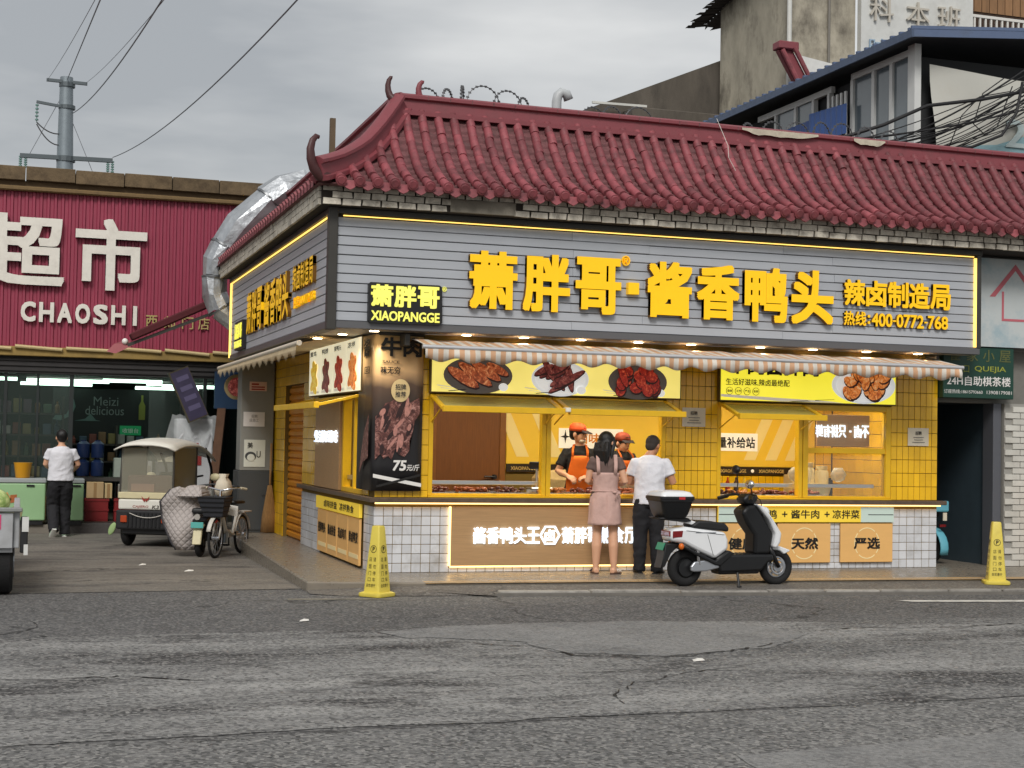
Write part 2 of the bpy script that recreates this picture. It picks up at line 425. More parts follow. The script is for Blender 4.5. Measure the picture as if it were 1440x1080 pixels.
# pavement platform around the stall
EDGE = [(-.88, -.87), (.3, -1.10), (1.1, -1.12), (7.3, -1.44), (14, -1.8)]
KERB = [(.95, -1.50), (7.0, -2.16), (14, -2.9)]
m_pave = M('polished_pavement', (128, 120, 108), .33, var=.10, vs=16, dirt=.35, dcol=(104, 97, 88), ds=.9, bump=.04, bs=40, rvar=.12)
poly = EDGE+[(14, 9.5), (-.55, 9.5), (-.66, 6.3)]
struct('pavement', MB().prism(poly, -.3, 0, 'z'), m_pave, bevel=.015)
m_tan = M('pavement_edge', (196, 160, 108), .6, var=.2, vs=5, dirt=.8, dcol=(96, 88, 78), ds=2.5, bump=.1)
mb = MB()
for i in range(1, len(EDGE)-1):
    (x0, y0), (x1, y1) = EDGE[i], EDGE[i+1]; mb.add([(x0, y0-.02, -.006), (x1, y1-.02, -.006), (x1, y1+.10, .004), (x0, y0+.10, .004)], [(0, 1, 2, 3)])
struct('pavement_edging', mb, m_tan)
m_apr = asphalt('apron', (92, 87, 82), (120, 114, 106), 2., .3, .4, blotch=.3)
mb = MB(); E2 = [(x, y-.018) for x, y in EDGE[1:]]; K2 = [(.3, -1.42), (.95, -1.45), (7.0, -2.11), (14, -2.85)]
for i in range(3):
    mb.add([E2[i]+(-.03,), E2[i+1]+(-.03,), K2[i+1]+(-.062,), K2[i]+(-.062,)], [(0, 1, 2, 3)])
mb.add([EDGE[0]+(-.085,), (E2[0][0], E2[0][1], -.03), K2[0]+(-.062,), (-.9, -1.15, -.092)], [(0, 1, 2, 3)])
mb.add([K2[0]+(-.062,), K2[1]+(-.062,), (.92, -1.6, -.094)], [(0, 2, 1)])
mb.add([(-.9, -1.15, -.092), K2[0]+(-.062,), (.9, -1.55, -.094), (-.6, -1.35, -.096)], [(0, 1, 2, 3)])
struct('apron', mb, m_apr)
kerb = struct('kerb', MB().prism([(.9, -1.58), (7, -2.25), (14, -3.0), (14, -2.87), (7, -2.12), (.9, -1.46)], -.2, -.068, 'z'), M('kerb_bed', (110, 106, 100), .9, var=.2))
m_kerb = M('kerb_stone', (146, 142, 135), .8, var=.15, vs=7, dirt=.9, dcol=(88, 84, 80), ds=4, bump=.2, bs=50, objrand=.12)
rnd = random.Random(5); a = Vector((.95, -1.52)); b = Vector((12.5, -2.78)); d = (b-a).normalized(); L_ = (b-a).length; s = 0
kmes = []
for ln in (.62, .78, .95):
    k = MB().box(-ln/2, ln/2, -.06, .06, 0, .11).mesh('kerb_stone'); k.materials.append(m_kerb); kmes.append((ln, k))
while s < L_:
    ln, k = rnd.choice(kmes); c = a+d*(s+ln/2); o = inst('kerb_stone', k, kerb, (c.x, c.y, -.155+rnd.uniform(-.006, .006)), (0, 0, math.atan2(d.y, d.x)+rnd.uniform(-.012, .012)))
    bv = o.modifiers.new('bevel', 'BEVEL'); bv.width = .012; bv.segments = 1
    s += ln+.012
# road paint
m_paint = M('road_paint', (205, 203, 196), .75, var=.15, vs=14, dirt=.8, dcol=(110, 108, 104), ds=9)
struct('road_marking', MB().add([(4.9, -2.55, -.094), (9, -3.1, -.094), (9, -3.3, -.094), (5.0, -2.72, -.094)], [(0, 1, 2, 3)]), m_paint)
m_old = M('road_paint_old', (150, 144, 130), .8, var=.2, dirt=.9, dcol=(100, 98, 95), ds=8)
struct('road_marking', MB().add([(-1.2, -1.55, -.094), (-.2, -1.68, -.094), (-.2, -1.75, -.094), (-1.2, -1.62, -.094)], [(0, 1, 2, 3)]), m_old)
# ------------------------------------------------------------------ the food stall
m_grout = M('grout', (120, 96, 40), .9, var=.1)
m_groutw = M('grout_white', (120, 122, 126), .9)
m_ytile = M('yellow_tile', (240, 188, 28), .24, var=.08, vs=3, objrand=.09, dirt=.25, dcol=(150, 100, 20), ds=2, coat=.2)
m_wtile = M('white_tile', (208, 210, 214), .25, var=.05, vs=4, objrand=.09, dirt=.75, dcol=(146, 140, 130), ds=2.2)
m_yframe = M('yellow_paint', (232, 184, 30), .38, var=.05, vs=4, dirt=.2, dcol=(140, 100, 20), ds=6)
m_wood = M('wood_laminate', (176, 140, 98), .5, var=.16, vs=9, stretch=(.35, 1, 9))
m_ledge = M('ledge_stone', (92, 76, 62), .35, var=.35, vs=14)
m_steel = M('steel', (205, 207, 210), .3, .9)
m_lite = M('interior_paint', (235, 225, 200), .6)
m_ceil = M('ceiling_paint', (225, 220, 210), .7)
m_black = M('black_plastic', (22, 22, 24), .45)
m_pane = glass('window_pane', alpha=.03); m_flap = glass('flap_pane', (200, 190, 120), .04, .05, 1.08)
led_w = M('led_warm', (255, 214, 140), .5, emis=2.0, ecol=(255, 205, 130))
led_y = M('led_yellow', (255, 214, 110), .5, emis=1.1, ecol=(255, 208, 104))
led_c = M('led_white', (240, 248, 255), .5, emis=.75, ecol=(225, 240, 255))
stall = thing('food_stall', 'corner food stall with yellow tiled walls, curved red tile roof and open serving windows', 'food stall', (3.6, 3.6, 0))
W = 7.12
mb = MB()
mb.box(.008, W, .008, .16, 0, .77)                    # lower front
mb.box(.008, .60, .009, .15, .77, 2.62)               # pillars and header
mb.box(3.45, 4.11, .009, .15, .77, 2.62)
mb.box(6.46, W, .009, .15, .77, 2.62)
mb.box(.60, 3.45, .010, .15, 1.97, 2.62); mb.box(4.11, 6.46, .010, .15, 1.97, 2.62)
front = part('front_wall', mb, m_grout, stall)
mb = MB()
mb.box(.009, .16, .16, 4.4, 0, .77); mb.box(.010, .15, .15, .55, .77, 2.62); mb.box(.010, .15, 1.78, 4.4, .77, 2.62)
mb.box(.010, .15, .55, 1.78, 1.97, 2.62); mb.box(.010, .15, 4.4, 5.9, 2.2, 2.62); mb.box(.010, .15, 5.9, 7.5, 0, 2.62)
left = part('side_wall', mb, m_grout, stall)
part('rear_wall', MB().box(.15, W, 7.35, 7.5, 0, 3.9).box(W-.13, W, .15, 7.35, 0, 3.9), M('plaster_grey', (140, 138, 134), .9, var=.1), stall)
part('upper_wall', MB().box(-.30, W+1.5, .1, .22, 2.72, 4.3).box(-.30, -.18, .22, 7.5, 2.72, 4.3), MATS['plaster_grey'], stall)
part('soffit', MB().box(-.60, W+.28, -.40, .0, 2.625, 2.70).box(-.60, 0, 0, 7.5, 2.626, 2.699), M('soffit_paint', (196, 190, 178), .6, var=.05), stall)

def tiles(name, face, u0, u1, v0, v1, tw, th, mat, parent, proud=.008, gap=.006, bond=0):
    key = (name, face, tw, th)
    if key not in TXT:
        b = MB()
        if face == 'front': b.box(-tw/2+gap/2, tw/2-gap/2, 0, proud+.002, -th/2+gap/2, th/2-gap/2)
        elif face == 'left': b.box(0, proud+.002, -tw/2+gap/2, tw/2-gap/2, -th/2+gap/2, th/2-gap/2)
        else: b.box(-tw/2+gap/2, tw/2-gap/2, 0, proud+.002, -th/2+gap/2, th/2-gap/2)
        me = b.mesh(name); bm = bmesh.new(); bm.from_mesh(me); bmesh.ops.bevel(bm, geom=bm.edges[:], offset=.0025, segments=1, affect='EDGES'); bm.to_mesh(me); bm.free()
        me.materials.append(mat); TXT[key] = me
    me = TXT[key]; nu = max(1, round((u1-u0)/tw)); nv = max(1, round((v1-v0)/th)); du = (u1-u0)/nu; dv = (v1-v0)/nv
    for j in range(nv):
        for i in range(nu):
            u = u0+(i+.5)*du; v = v0+(j+.5)*dv; pr = random.uniform(-.0012, .0012)
            if face == 'front': inst(name, me, parent, (u, -.0+pr, v), scale=(du/tw, 1, dv/th))
            elif face == 'left': inst(name, me, parent, (pr, u, v), scale=(1, du/tw, dv/th))
            else: inst(name, me, parent, (u, face+pr, v), scale=(du/tw, 1, dv/th))
YT = ('yellow_tile', 'front')
tiles(*YT, .43, .60, .90, 2.40, .085, .165, m_ytile, front); tiles(*YT, 0, .60, .825, .90, .085, .165, m_ytile, front)
tiles(*YT, 3.45, 4.11, .825, 2.475, .083, .165, m_ytile, front); tiles(*YT, 6.46, W, .825, 2.475, .083, .165, m_ytile, front)
WT = ('white_tile', 'front')
tiles(*WT, 0, .855, 0, .72, .105, .103, m_wtile, front); tiles(*WT, .855, 3.30, 0, .072, .105, .072, m_wtile, front)
tiles(*WT, 3.30, 4.11, 0, .72, .1, .103, m_wtile, front); tiles(*WT, 6.48, W, 0, .72, .1, .103, m_wtile, front)
tiles(*WT, 4.11, 6.48, 0, .072, .1, .072, m_wtile, front); tiles(*WT, 5.61, 5.76, .072, .55, .075, .08, m_wtile, front)
YL = ('yellow_tile', 'left'); WL = ('white_tile', 'left')
tiles(*YL, 3.36, 4.4, .825, 2.2, .35, .155, m_ytile, left); tiles(*YL, 3.6, 7.5, 2.2, 2.6, .39, .13, m_ytile, left)
tiles(*YL, 5.9, 7.3, .0, 2.2, .35, .155, m_ytile, left); tiles(*YL, .3, .56, .825, .92, .26, .1, m_ytile, left)
tiles(*WL, 3.0, 4.4, 0, .72, .46, .103, m_wtile, left); tiles(*WL, 0, .5, 0, .72, .25, .103, m_wtile, left)

# counter ledge with a warm light strip below it
led = part('counter_ledge', MB().prism([(-.07, -.10), (W+.08, -.10), (W+.08, .02), (.02, .02), (.02, 4.42), (-.07, 4.42)], .770, .822, 'z'), m_ledge, stall, bevel=.006)
part('light_strip', MB().box(.0, W+.02, -.05, -.03, .752, .768), led_w, led)
part('window_sill', MB().box(.60, 3.45, -.03, .16, .824, .845).box(4.11, 6.46, -.03, .16, .824, .845), m_yframe, stall, bevel=.004)

# fixed window frames
def frame(name, x0, x1, z0, z1, t=.05, parent=stall, y0=.0, y1=.10):
    f = MB(); f.box(x0, x0+t, y0, y1, z0, z1); f.box(x1-t, x1, y0, y1, z0, z1); f.box(x0+t, x1-t, y0+.002, y1, z1-t, z1); f.box(x0+t, x1-t, y0+.002, y1, z0, z0+.022)
    return part(name, f, m_yframe, parent, bevel=.004)
frame('window_frame', .60, 1.975, .846, 1.968); frame('window_frame', 1.98, 3.45, .846, 1.968, .055)
frame('window_frame', 4.11, 5.24, .846, 1.968); wf = frame('window_frame', 5.25, 6.46, .846, 1.968, .07)
part('glazing_bar', MB().box(5.32, 6.39, .01, .09, 1.385, 1.45), m_yframe, wf, bevel=.004)
part('pane', MB().box(5.32, 6.39, .045, .051, 1.45, 1.90), m_pane, wf); part('pane', MB().box(5.32, 6.39, .045, .051, .868, 1.385), m_pane, wf)
# flap windows hinged at the top
def flap(x0, x1, out=.52, z1=1.955, z0=1.80):
    f = MB(); t = .05; a, b = Vector((0, -.005, z1)), Vector((0, -out, z0)); d = (b-a)
    f.bar((x0+t/2, a.y, a.z), (x0+t/2, b.y, b.z), t, .035); f.bar((x1-t/2, a.y, a.z), (x1-t/2, b.y, b.z), t, .035)
    f.box(x0, x1, -out-.06, -out, z0-.035, z0+.03); f.box(x0+t, x1-t, -.06, -.012, z1-.03, z1+.008)
    o = part('flap_window', f, m_yframe, stall, bevel=.004)
    p = MB(); p.add([(x0+t, -.06, z1-.012), (x1-t, -.06, z1-.012), (x1-t, -out, z0), (x0+t, -out, z0), (x0+t, -.06, z1-.006), (x1-t, -.06, z1-.006), (x1-t, -out, z0+.006), (x0+t, -out, z0+.006)],
        [(0, 1, 2, 3), (7, 6, 5, 4), (0, 4, 5, 1), (1, 5, 6, 2), (2, 6, 7, 3), (3, 7, 4, 0)])
    part('pane', p, m_flap, o)
    for x in (x0+.03, x1-.03): part('stay', MB().tube([(x, .0, 1.66), (x, -out*.8, z0+.02)], .008, 6), m_yframe, o)
    return o
flap(.60, 1.99); flap(2.04, 3.44); flap(4.11, 5.24)
part('bracket', MB().box(1.985, 2.045, -.60, -.50, 1.79, 1.84), M('bracket_white', (235, 230, 215), .5), stall, bevel=.006)

# side windows
f = MB()
for y0, y1 in ((.55, .62), (1.10, 1.15), (1.71, 1.78)): f.box(0, .1, y0, y1, .862, 1.968)
f.box(.002, .1, .55, 1.78, .824, .88); f.box(.002, .1, .55, 1.78, 1.92, 1.969)
sw = part('side_window', f, m_yframe, stall, bevel=.004)
part('pane', MB().box(.05, .056, .62, 1.10, .88, 1.92), m_pane, sw)
part('steel_rail', MB().box(.06, .10, .62, 1.71, .97, 1.02), m_steel, sw)
f = MB(); t = .05; f.bar((-.005, .62, 1.955), (-.52, .62, 1.83), t, .035); f.bar((-.005, 3.3, 1.955), (-.52, 3.3, 1.83), t, .035)
f.box(-.58, -.52, .58, 3.34, 1.79, 1.86); f.box(-.06, -.012, .65, 3.27, 1.92, 1.96); f.bar((-.01, 2.0, 1.95), (-.52, 2.0, 1.83), .04, .03)
fl = part('flap_window', f, m_yframe, stall, bevel=.004)
part('pane', MB().add([(-.06, .65, 1.94), (-.06, 3.27, 1.94), (-.52, 3.27, 1.83), (-.52, .65, 1.83), (-.06, .65, 1.946), (-.06, 3.27, 1.946), (-.52, 3.27, 1.836), (-.52, .65, 1.836)],
    [(0, 1, 2, 3), (7, 6, 5, 4), (0, 4, 5, 1), (1, 5, 6, 2), (2, 6, 7, 3), (3, 7, 4, 0)]), m_flap, fl)
pan = part('side_panel', MB().box(-.03, .012, 1.80, 3.34, .83, 1.90), m_wood, stall, bevel=.003)
chars('letter', '生活好滋味', led_c, pan, (-.034, 3.36, 1.40), -Y, Z, 1.5, .15, .012, .02)

# roller shutter door in the side wall
sh = part('roller_shutter', MB().box(.09, .13, 4.4, 5.9, 0, 2.2), M('shutter_orange', (205, 132, 20), .45, dirt=.4, dcol=(110, 70, 20), ds=2), stall)
sl = MB().prism([(-.018, -.052), (.0, -.045), (.0, .045), (-.018, .030)], -.745, .745, 'y')
slm = MB().add([(0, -.745, -.05), (-.03, -.745, -.03), (-.03, -.745, .02), (0, -.745, .05), (0, .745, -.05), (-.03, .745, -.03), (-.03, .745, .02), (0, .745, .05)],
    [(0, 1, 2, 3), (7, 6, 5, 4), (0, 4, 5, 1), (1, 5, 6, 2), (2, 6, 7, 3)]).mesh('slat'); slm.materials.append(MATS['shutter_orange'])
for i in range(21): inst('slat', slm, sh, (.09, 5.15, .06+i*.1035))

# panels under the counter
wp = part('wood_panel', MB().box(.866, 3.28, -.035, -.002, .072, .725), m_wood, stall, bevel=.003)
for b in (MB().box(.846, .866, -.03, -.006, .072, .725), MB().box(.866, 3.28, -.03, -.006, .055, .072), MB().box(3.28, 3.296, -.03, -.006, .072, .725)): part('light_strip', b, led_w, wp)
chars('letter', '酱香鸭头王', led_c, wp, (1.115, -.037, .315), X, Z, .79, .185, .016, .02)
chars('letter', '萧胖哥熟食厅', led_c, wp, (2.165, -.037, .315), X, Z, .92, .185, .016, .02)
hx, hz = 2.025, .408
def hexp(r_): return [(hx+r_*math.cos(math.pi/3*i), hz+r_*math.sin(math.pi/3*i)*.98) for i in range(6)]
o_, i_ = hexp(.125), hexp(.10); b = MB()
for i in range(6):
    j = (i+1) % 6; b.prism([o_[i], o_[j], i_[j], i_[i]], -.052, -.036, 'y')
part('hexagon_emblem', b, led_c, wp)
text('letter', '卤', led_c, wp, (1.965, -.037, .34), X, Z, .12, .135, .016, .015)

m_or = M('orange_print', (232, 182, 112), .45, var=.06, vs=2, stretch=(1, 1, 3))
m_pale = M('pale_print', (246, 226, 170), .45)
m_blk = M('black_print', (22, 20, 18), .5)
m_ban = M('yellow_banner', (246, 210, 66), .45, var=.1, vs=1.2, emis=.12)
cb = part('counter_banner', MB().box(4.115, 6.48, -.045, -.012, .556, .744), m_ban, stall, bevel=.003)
part('pale_end', MB().box(6.02, 6.478, -.048, -.045, .558, .742), M('pale_mint', (205, 224, 214), .5), cb)
part('pale_end', MB().box(4.117, 4.55, -.048, -.045, .558, .742), MATS['pale_mint'], cb)
part('printed_line', MB().box(6.12, 6.47, -.0505, -.048, .645, .653).box(4.12, 4.5, -.0505, -.048, .645, .653), m_blk, cb)
for s_, x0, x1 in (('烤鸭', 4.58, 4.88), ('+', 4.95, 5.02), ('酱牛肉', 5.07, 5.45), ('+', 5.52, 5.59), ('凉拌菜', 5.63, 6.0)):
    text('lettering', s_, m_blk, cb, (x0, -.0475, .60 if s_ != '+' else .62), X, Z, x1-x0, .105 if s_ != '+' else .065, 0, .012)
for s_, x0, x1, tx in (('健康', 4.12, 4.80, 4.25), ('天然', 4.90, 5.61, 5.08), ('严选', 5.75, 6.47, 5.93)):
    p_ = part('orange_panel', MB().box(x0, x1, -.04, -.012, .075, .54), m_or, stall, bevel=.003)
    cx_ = (x0+x1)/2; rg = MB(); k = 36
    for i in range(k):
        if i % 9 == 4: continue
        a0, a1 = 2*math.pi*i/k, 2*math.pi*(i+1)/k
        rg.prism([(cx_+.175*math.cos(a0), .305+.19*math.sin(a0)), (cx_+.175*math.cos(a1), .305+.19*math.sin(a1)), (cx_+.162*math.cos(a1), .305+.177*math.sin(a1)), (cx_+.162*math.cos(a0), .305+.177*math.sin(a0))], -.0425, -.0405, 'y')
    part('printed_ring', rg, m_pale, p_)
    text('lettering', s_, m_blk, p_, (tx, -.044, .235), X, Z, .36, .14, 0, .028)
# side panels
cb = part('counter_banner', MB().box(-.05, -.012, .52, 3.08, .565, .72), m_ban, stall, bevel=.003)
text('lettering', '卤味拼盘', m_blk, cb, (-.052, 2.55, .60), -Y, Z, .80, .09, 0, .02); text('lettering', '凉拌熟食', m_blk, cb, (-.052, 1.60, .60), -Y, Z, .80, .09, 0, .02)
for i, s_ in enumerate(('招牌鸭头', '酱卤拼盘', '现卤鸡爪', '鲜卤鸭货')):
    y1 = 3.0-i*.62; p_ = part('orange_panel', MB().box(-.04, -.012, y1-.6, y1, .03, .555), m_or, stall, bevel=.003)
    text('lettering', s_, m_blk, p_, (-.043, y1-.06, .27), -Y, Z, .48, .13, 0, .03)
    part('printed_line', MB().box(-.043, -.0402, y1-.56, y1-.08, .10, .15), m_pale, p_)
# interior
mb = MB().box(.15, W-.13, 2.30, 2.42, 0, 2.6)
bw = part('back_wall', mb, M('back_wall_yellow', (240, 190, 44), .45, var=.05), stall)
part('ceiling', MB().box(.15, W-.13, .15, 2.3, 2.5, 2.56), m_ceil, stall)
iw = part('inner_wall', MB().box(W-.142, W-.132, .2, 2.3, 0, 2.5), m_grout, stall)
dr = part('door', MB().box(1.30, 2.14, 2.24, 2.298, 0, 1.98), M('door_wood', (118, 70, 26), .45, var=.22, vs=8, stretch=(8, 1, .5)), stall, bevel=.004)
part('handle', MB().tube([(2.07, 2.20, 1.00), (1.93, 2.20, 1.0)], .012, 8).cyl((2.07, 2.19, 1.0), .03, .05, 12, 'y').cyl((2.07, 2.20, .93), .022, .04, 12, 'y'), m_black, dr, smooth='auto')
part('door_casing', MB().box(1.22, 1.30, 2.23, 2.298, 0, 2.05).box(2.14, 2.22, 2.23, 2.298, 0, 2.05).box(1.30, 2.14, 2.23, 2.298, 1.98, 2.05), M('casing_wood', (134, 84, 34), .45, var=.15, vs=8), stall, bevel=.004)
m_bright = M('wall_poster', (248, 204, 62), .5, var=.04, vs=2)
pst = part('wall_poster', MB().box(2.24, 6.70, 2.27, 2.298, 1.17, 2.2), m_bright, stall, bevel=.002)
m_strp = M('poster_stripe', (250, 226, 150), .5)
for x in (2.44, 2.90, 5.68, 6.0, 6.3):
    q = -1 if x < 4 else 1
    part('printed_stripe', MB().prism([(x-.06*1, 1.26), (x+.11, 1.26), (x+.11+q*.32, 1.95), (x-.06+q*.32, 1.95)], 2.266, 2.2695, 'y'), m_strp, pst)
m_wht = M('white_print', (250, 244, 228), .5, emis=.15)
lp = part('printed_label', MB().box(5.0, 5.82, 2.261, 2.265, 1.38, 1.62), m_wht, pst)
text('lettering', '能量补给站', m_blk, lp, (5.08, 2.2585, 1.42), X, Z, .70, .15, 0, .02)
lp = part('printed_label', MB().box(2.95, 3.85, 2.261, 2.265, 1.38, 1.64), m_wht, pst)
b = MB()
for i in range(4):
    a = math.pi/2*i; b.prism([(3.04+.07*math.cos(a), 1.53+.09*math.sin(a)), (3.04+.02*math.cos(a+.785), 1.53+.02*math.sin(a+.785)), (3.04, 1.53), (3.04+.02*math.cos(a-.785), 1.53+.02*math.sin(a-.785))], 2.255, 2.259, 'y')
part('printed_star', b, m_blk, lp)
text('lettering', '卤味馆', M('orange_ink', (226, 140, 30), .5), lp, (3.2, 2.2585, 1.44), X, Z, .5, .14, 0, .02)
part('black_band', MB().box(2.24, 3.1, 2.255, 2.269, 1.065, 1.165), M('band_black', (40, 28, 14), .5), stall)
bd = part('black_band', MB().box(4.6, 6.70, 2.255, 2.269, 1.065, 1.165), M('band_black', (40, 28, 14), .5), stall)
for x in (2.3, 4.7, 5.27, 5.84, 6.41):
    text('lettering', 'XIAOPANGGE', M('band_gold', (224, 190, 110), .5), bd, (x, 2.253, 1.09), X, Z, .38 if x < 6.4 else .26, .045, 0, .01)
    if x > 3 and x < 6.4: part('printed_star', MB().ball((x+.475, 2.253, 1.113), .024, .003, .024, 8, 6), m_wht, bd)
tl = part('wall_tiling', MB().box(2.24, 6.97, 2.286, 2.299, .3, 1.06).box(6.705, 6.97, 2.286, 2.299, 1.06, 2.3), m_grout, stall)
tiles('yellow_tile', 2.28, 4.55, 6.72, .72, 1.05, .11, .165, m_ytile, tl); tiles('yellow_tile', 2.28, 6.72, 6.97, .72, 2.2, .11, .165, m_ytile, tl)
for j in range(8):
    for i in range(10): inst('yellow_tile', TXT[('yellow_tile', 'left', .35, .155)], iw, (W-.152, .35+i*.2, .87+j*.17), scale=(1, .2/.35, .17/.155))
# reflected slogan, modelled as mirrored glowing letters on a panel behind the fixed window
gs = part('reflection_panel', MB().box(5.62, 6.36, .33, .35, 1.47, 1.86), m_wood, stall, bevel=.003)
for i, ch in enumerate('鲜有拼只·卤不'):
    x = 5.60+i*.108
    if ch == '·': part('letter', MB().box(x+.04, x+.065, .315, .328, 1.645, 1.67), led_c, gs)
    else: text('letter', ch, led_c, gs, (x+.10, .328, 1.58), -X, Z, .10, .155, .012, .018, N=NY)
# display case: rails, glass, trays of food
part('steel_rail', MB().box(.66, 1.92, .12, .16, .965, 1.01), m_steel, stall, bevel=.004)
part('steel_rail', MB().box(4.16, 5.19, .12, .16, .965, 1.01), m_steel, stall, bevel=.004)
part('steel_rail', MB().box(5.32, 6.30, .12, .16, .965, 1.01), m_steel, stall, bevel=.004)
part('display_counter', MB().box(.3, 6.75, .17, .95, .0, .838), m_steel, stall, bevel=.01)
# glow panels and area lights added to brighten the interior and workers' faces
fill_m = M('fill_glow', (255, 240, 210), .5, emis=6., ecol=(255, 226, 170))
def area(name, loc, sx, sy, power, col, rot=(0, 0, 0)):
    d = bpy.data.lights.new(name, 'AREA'); d.shape = 'RECTANGLE'; d.size = sx; d.size_y = sy; d.energy = power; d.color = col
    o = bpy.data.objects.new(name, d); COL.objects.link(o); o.location = loc; o.rotation_euler = rot; return o
for i, x in enumerate((1.4, 2.9, 4.6, 6.0)):
    part('fill_panel', MB().box(x-.45, x+.45, 0.65, .85, 2.47, 2.498), fill_m, stall)
    area('fill_light', (x, .75, 2.46), .9, .2, 15, (1, .92, .74))

# ------------------------------------------------------------------ food and kit on the counter
food_cols = [(110, 44, 24), (150, 74, 34), (86, 36, 22), (176, 110, 50)]
fm = [M('food_%d' % i, c, .35, var=.4, vs=40, bump=.3, bs=70) for i, c in enumerate(food_cols)]
rnd = random.Random(11)
places = ['left end of the first serving window', 'middle of the first serving window', 'right end of the first serving window', 'left end of the second window', 'in front of the workers in the second window',
          'behind the pink dress in the second window', 'left end of the third window', 'middle of the third window', 'right end of the third window', 'behind the fixed window']
for i, x in enumerate((.78, 1.22, 1.66, 2.2, 2.62, 3.1, 4.3, 4.66, 5.02, 5.5)):
    t = thing('food_tray', 'steel tray of braised food at the '+places[i] if 'behind' not in places[i] and 'in front' not in places[i] else 'steel tray of braised food '+places[i], 'food tray', (x, .42, .84), 0, 'trays of food on the counter')
    b = MB(); b.box(x-.19, x+.19, .24, .60, .841, .85)
    for q in (MB().box(x-.20, x+.20, .22, .24, .84, .875), MB().box(x-.20, x+.20, .60, .62, .84, .875), MB().box(x-.20, x-.19, .24, .60, .84, .875), MB().box(x+.19, x+.20, .24, .60, .84, .875)): b.add(q.v, q.f)
    part('tray', b, m_steel, t)
    b = MB()
    for k in range(26):
        px, py = x+rnd.uniform(-.16, .16), .42+rnd.uniform(-.15, .15); q = Quaternion((0, 0, 1), rnd.uniform(0, 3.14))
        b.ball((px, py, .868+rnd.uniform(0, .05)), rnd.uniform(.03, .06), rnd.uniform(.015, .025), rnd.uniform(.015, .03), 7, 5, q)
    part('food', b, fm[i % 4], t, smooth=True, kind='stuff')
m_jar = M('cream_plastic', (232, 214, 160), .4, var=.05)
for x, y, h, r_, lab in ((5.72, .72, .30, .085, 'tall cream plastic jar behind the fixed window'), (5.93, .74, .26, .085, 'shorter cream plastic jar right of the tall one')):
    solo('plastic_jar', MB().tube([(x, y, .96), (x, y, .97), (x, y, .96+h*.7), (x, y, .96+h*.82), (x, y, .96+h*.84), (x, y, .96+h)], [r_*.9, r_, r_, r_*.75, r_*.85, r_*.85], 18), m_jar, lab, 'jar', smooth='auto')
solo('plastic_tub', MB().tube([(5.80, .72, .84), (5.80, .72, .95), (5.80, .72, .956), (5.80, .72, .959)], [.19, .22, .23, .23], 20), m_jar, 'wide cream plastic tub under the two jars', 'tub', smooth='auto')
m_sack = M('sack_tan', (196, 168, 116), .8, var=.15, vs=12, bump=.4, bs=16)
solo('paper_sack', MB().loft([[(2.45, 1.6, .80), (2.9, 1.6, .80), (2.9, 1.85, .8), (2.45, 1.85, .8)], [(2.43, 1.58, 1.0), (2.92, 1.59, .98), (2.91, 1.86, 1.0), (2.44, 1.86, 1.0)], [(2.5, 1.65, 1.10), (2.86, 1.66, 1.12), (2.87, 1.8, 1.1), (2.49, 1.8, 1.1)]]), m_sack, 'tan paper sack behind the first serving window', 'sack', bevel=.03)
part('rear_shelf', MB().box(2.3, 6.72, 1.5, 2.0, .76, .798), m_steel, stall)
solo('carton', MB().box(6.05, 6.42, 1.7, 1.95, .80, 1.08), M('carton_pale', (206, 180, 130), .8, var=.1), 'pale carton on the rear shelf behind the third window', 'carton', bevel=.008)
solo('equipment_box', MB().box(6.46, 6.60, 1.6, 1.9, .80, 1.05), m_black, 'small black appliance beside the pale carton', 'appliance', bevel=.01)

sc_t = thing('weighing_scale', 'white electronic scale on the counter left of the orange-capped worker', 'scale', (2.18, .80, .84))
part('base', MB().box(2.06, 2.30, .70, .92, .84, .90), M('scale_white', (214, 212, 206), .4), sc_t, bevel=.012, seg=2); part('pan', MB().box(2.05, 2.31, .69, .93, .905, .918), m_steel, sc_t, bevel=.006)
part('pole', MB().tube([(2.18, .90, .9), (2.18, .90, 1.15)], .014, 8), m_steel, sc_t); part('display', MB().box(2.09, 2.27, .88, .92, 1.13, 1.22), m_black, sc_t, bevel=.006)
for i in range(6):
    z = .80+i*.055; solo('takeaway_box', MB().loft([[(x, y, z) for x, y in ((4.75, 1.62), (4.95, 1.62), (4.95, 1.8), (4.75, 1.8))], [(x, y, z+.052) for x, y in ((4.74, 1.61), (4.96, 1.61), (4.96, 1.81), (4.74, 1.81))]]), M('box_kraft', (196, 164, 116), .8, var=.1), 'kraft takeaway box on the rear shelf, %s of the stack' % ('lowest', 'second', 'third', 'fourth', 'fifth', 'topmost')[i], 'box', 'stack of takeaway boxes')
for i, x in enumerate((5.1, 5.22, 5.34)): solo('sauce_bottle', MB().tube([(x, 1.7, .80), (x, 1.7, .96), (x, 1.7, 1.0), (x, 1.7, 1.04)], [.035, .035, .014, .012], 10), M('sauce_%d' % i, ((150, 40, 24), (60, 34, 20), (206, 170, 40))[i], .3), ('red', 'brown', 'yellow')[i]+' sauce bottle on the rear shelf', 'bottle', smooth='auto')
for i, (x, lab) in enumerate(((5.52, 'crumpled clear bag left of the cream jars'), (6.12, 'crumpled clear bag right of the cream jars'))):
    rr_ = random.Random(50+i); solo('plastic_bag', MB().loft([[(x+.09*math.cos(a)*s_*(1+.2*rr_.uniform(-1, 1)), .66+.06*math.sin(a)*s_, z) for a in [2*math.pi*k/12 for k in range(12)]] for s_, z in ((.3, 1.02), (.9, 1.05), (1.1, 1.12), (.6, 1.2))]), glass('clear_bag', (236, 226, 200), .35, .2), lab, 'bag', smooth=True)
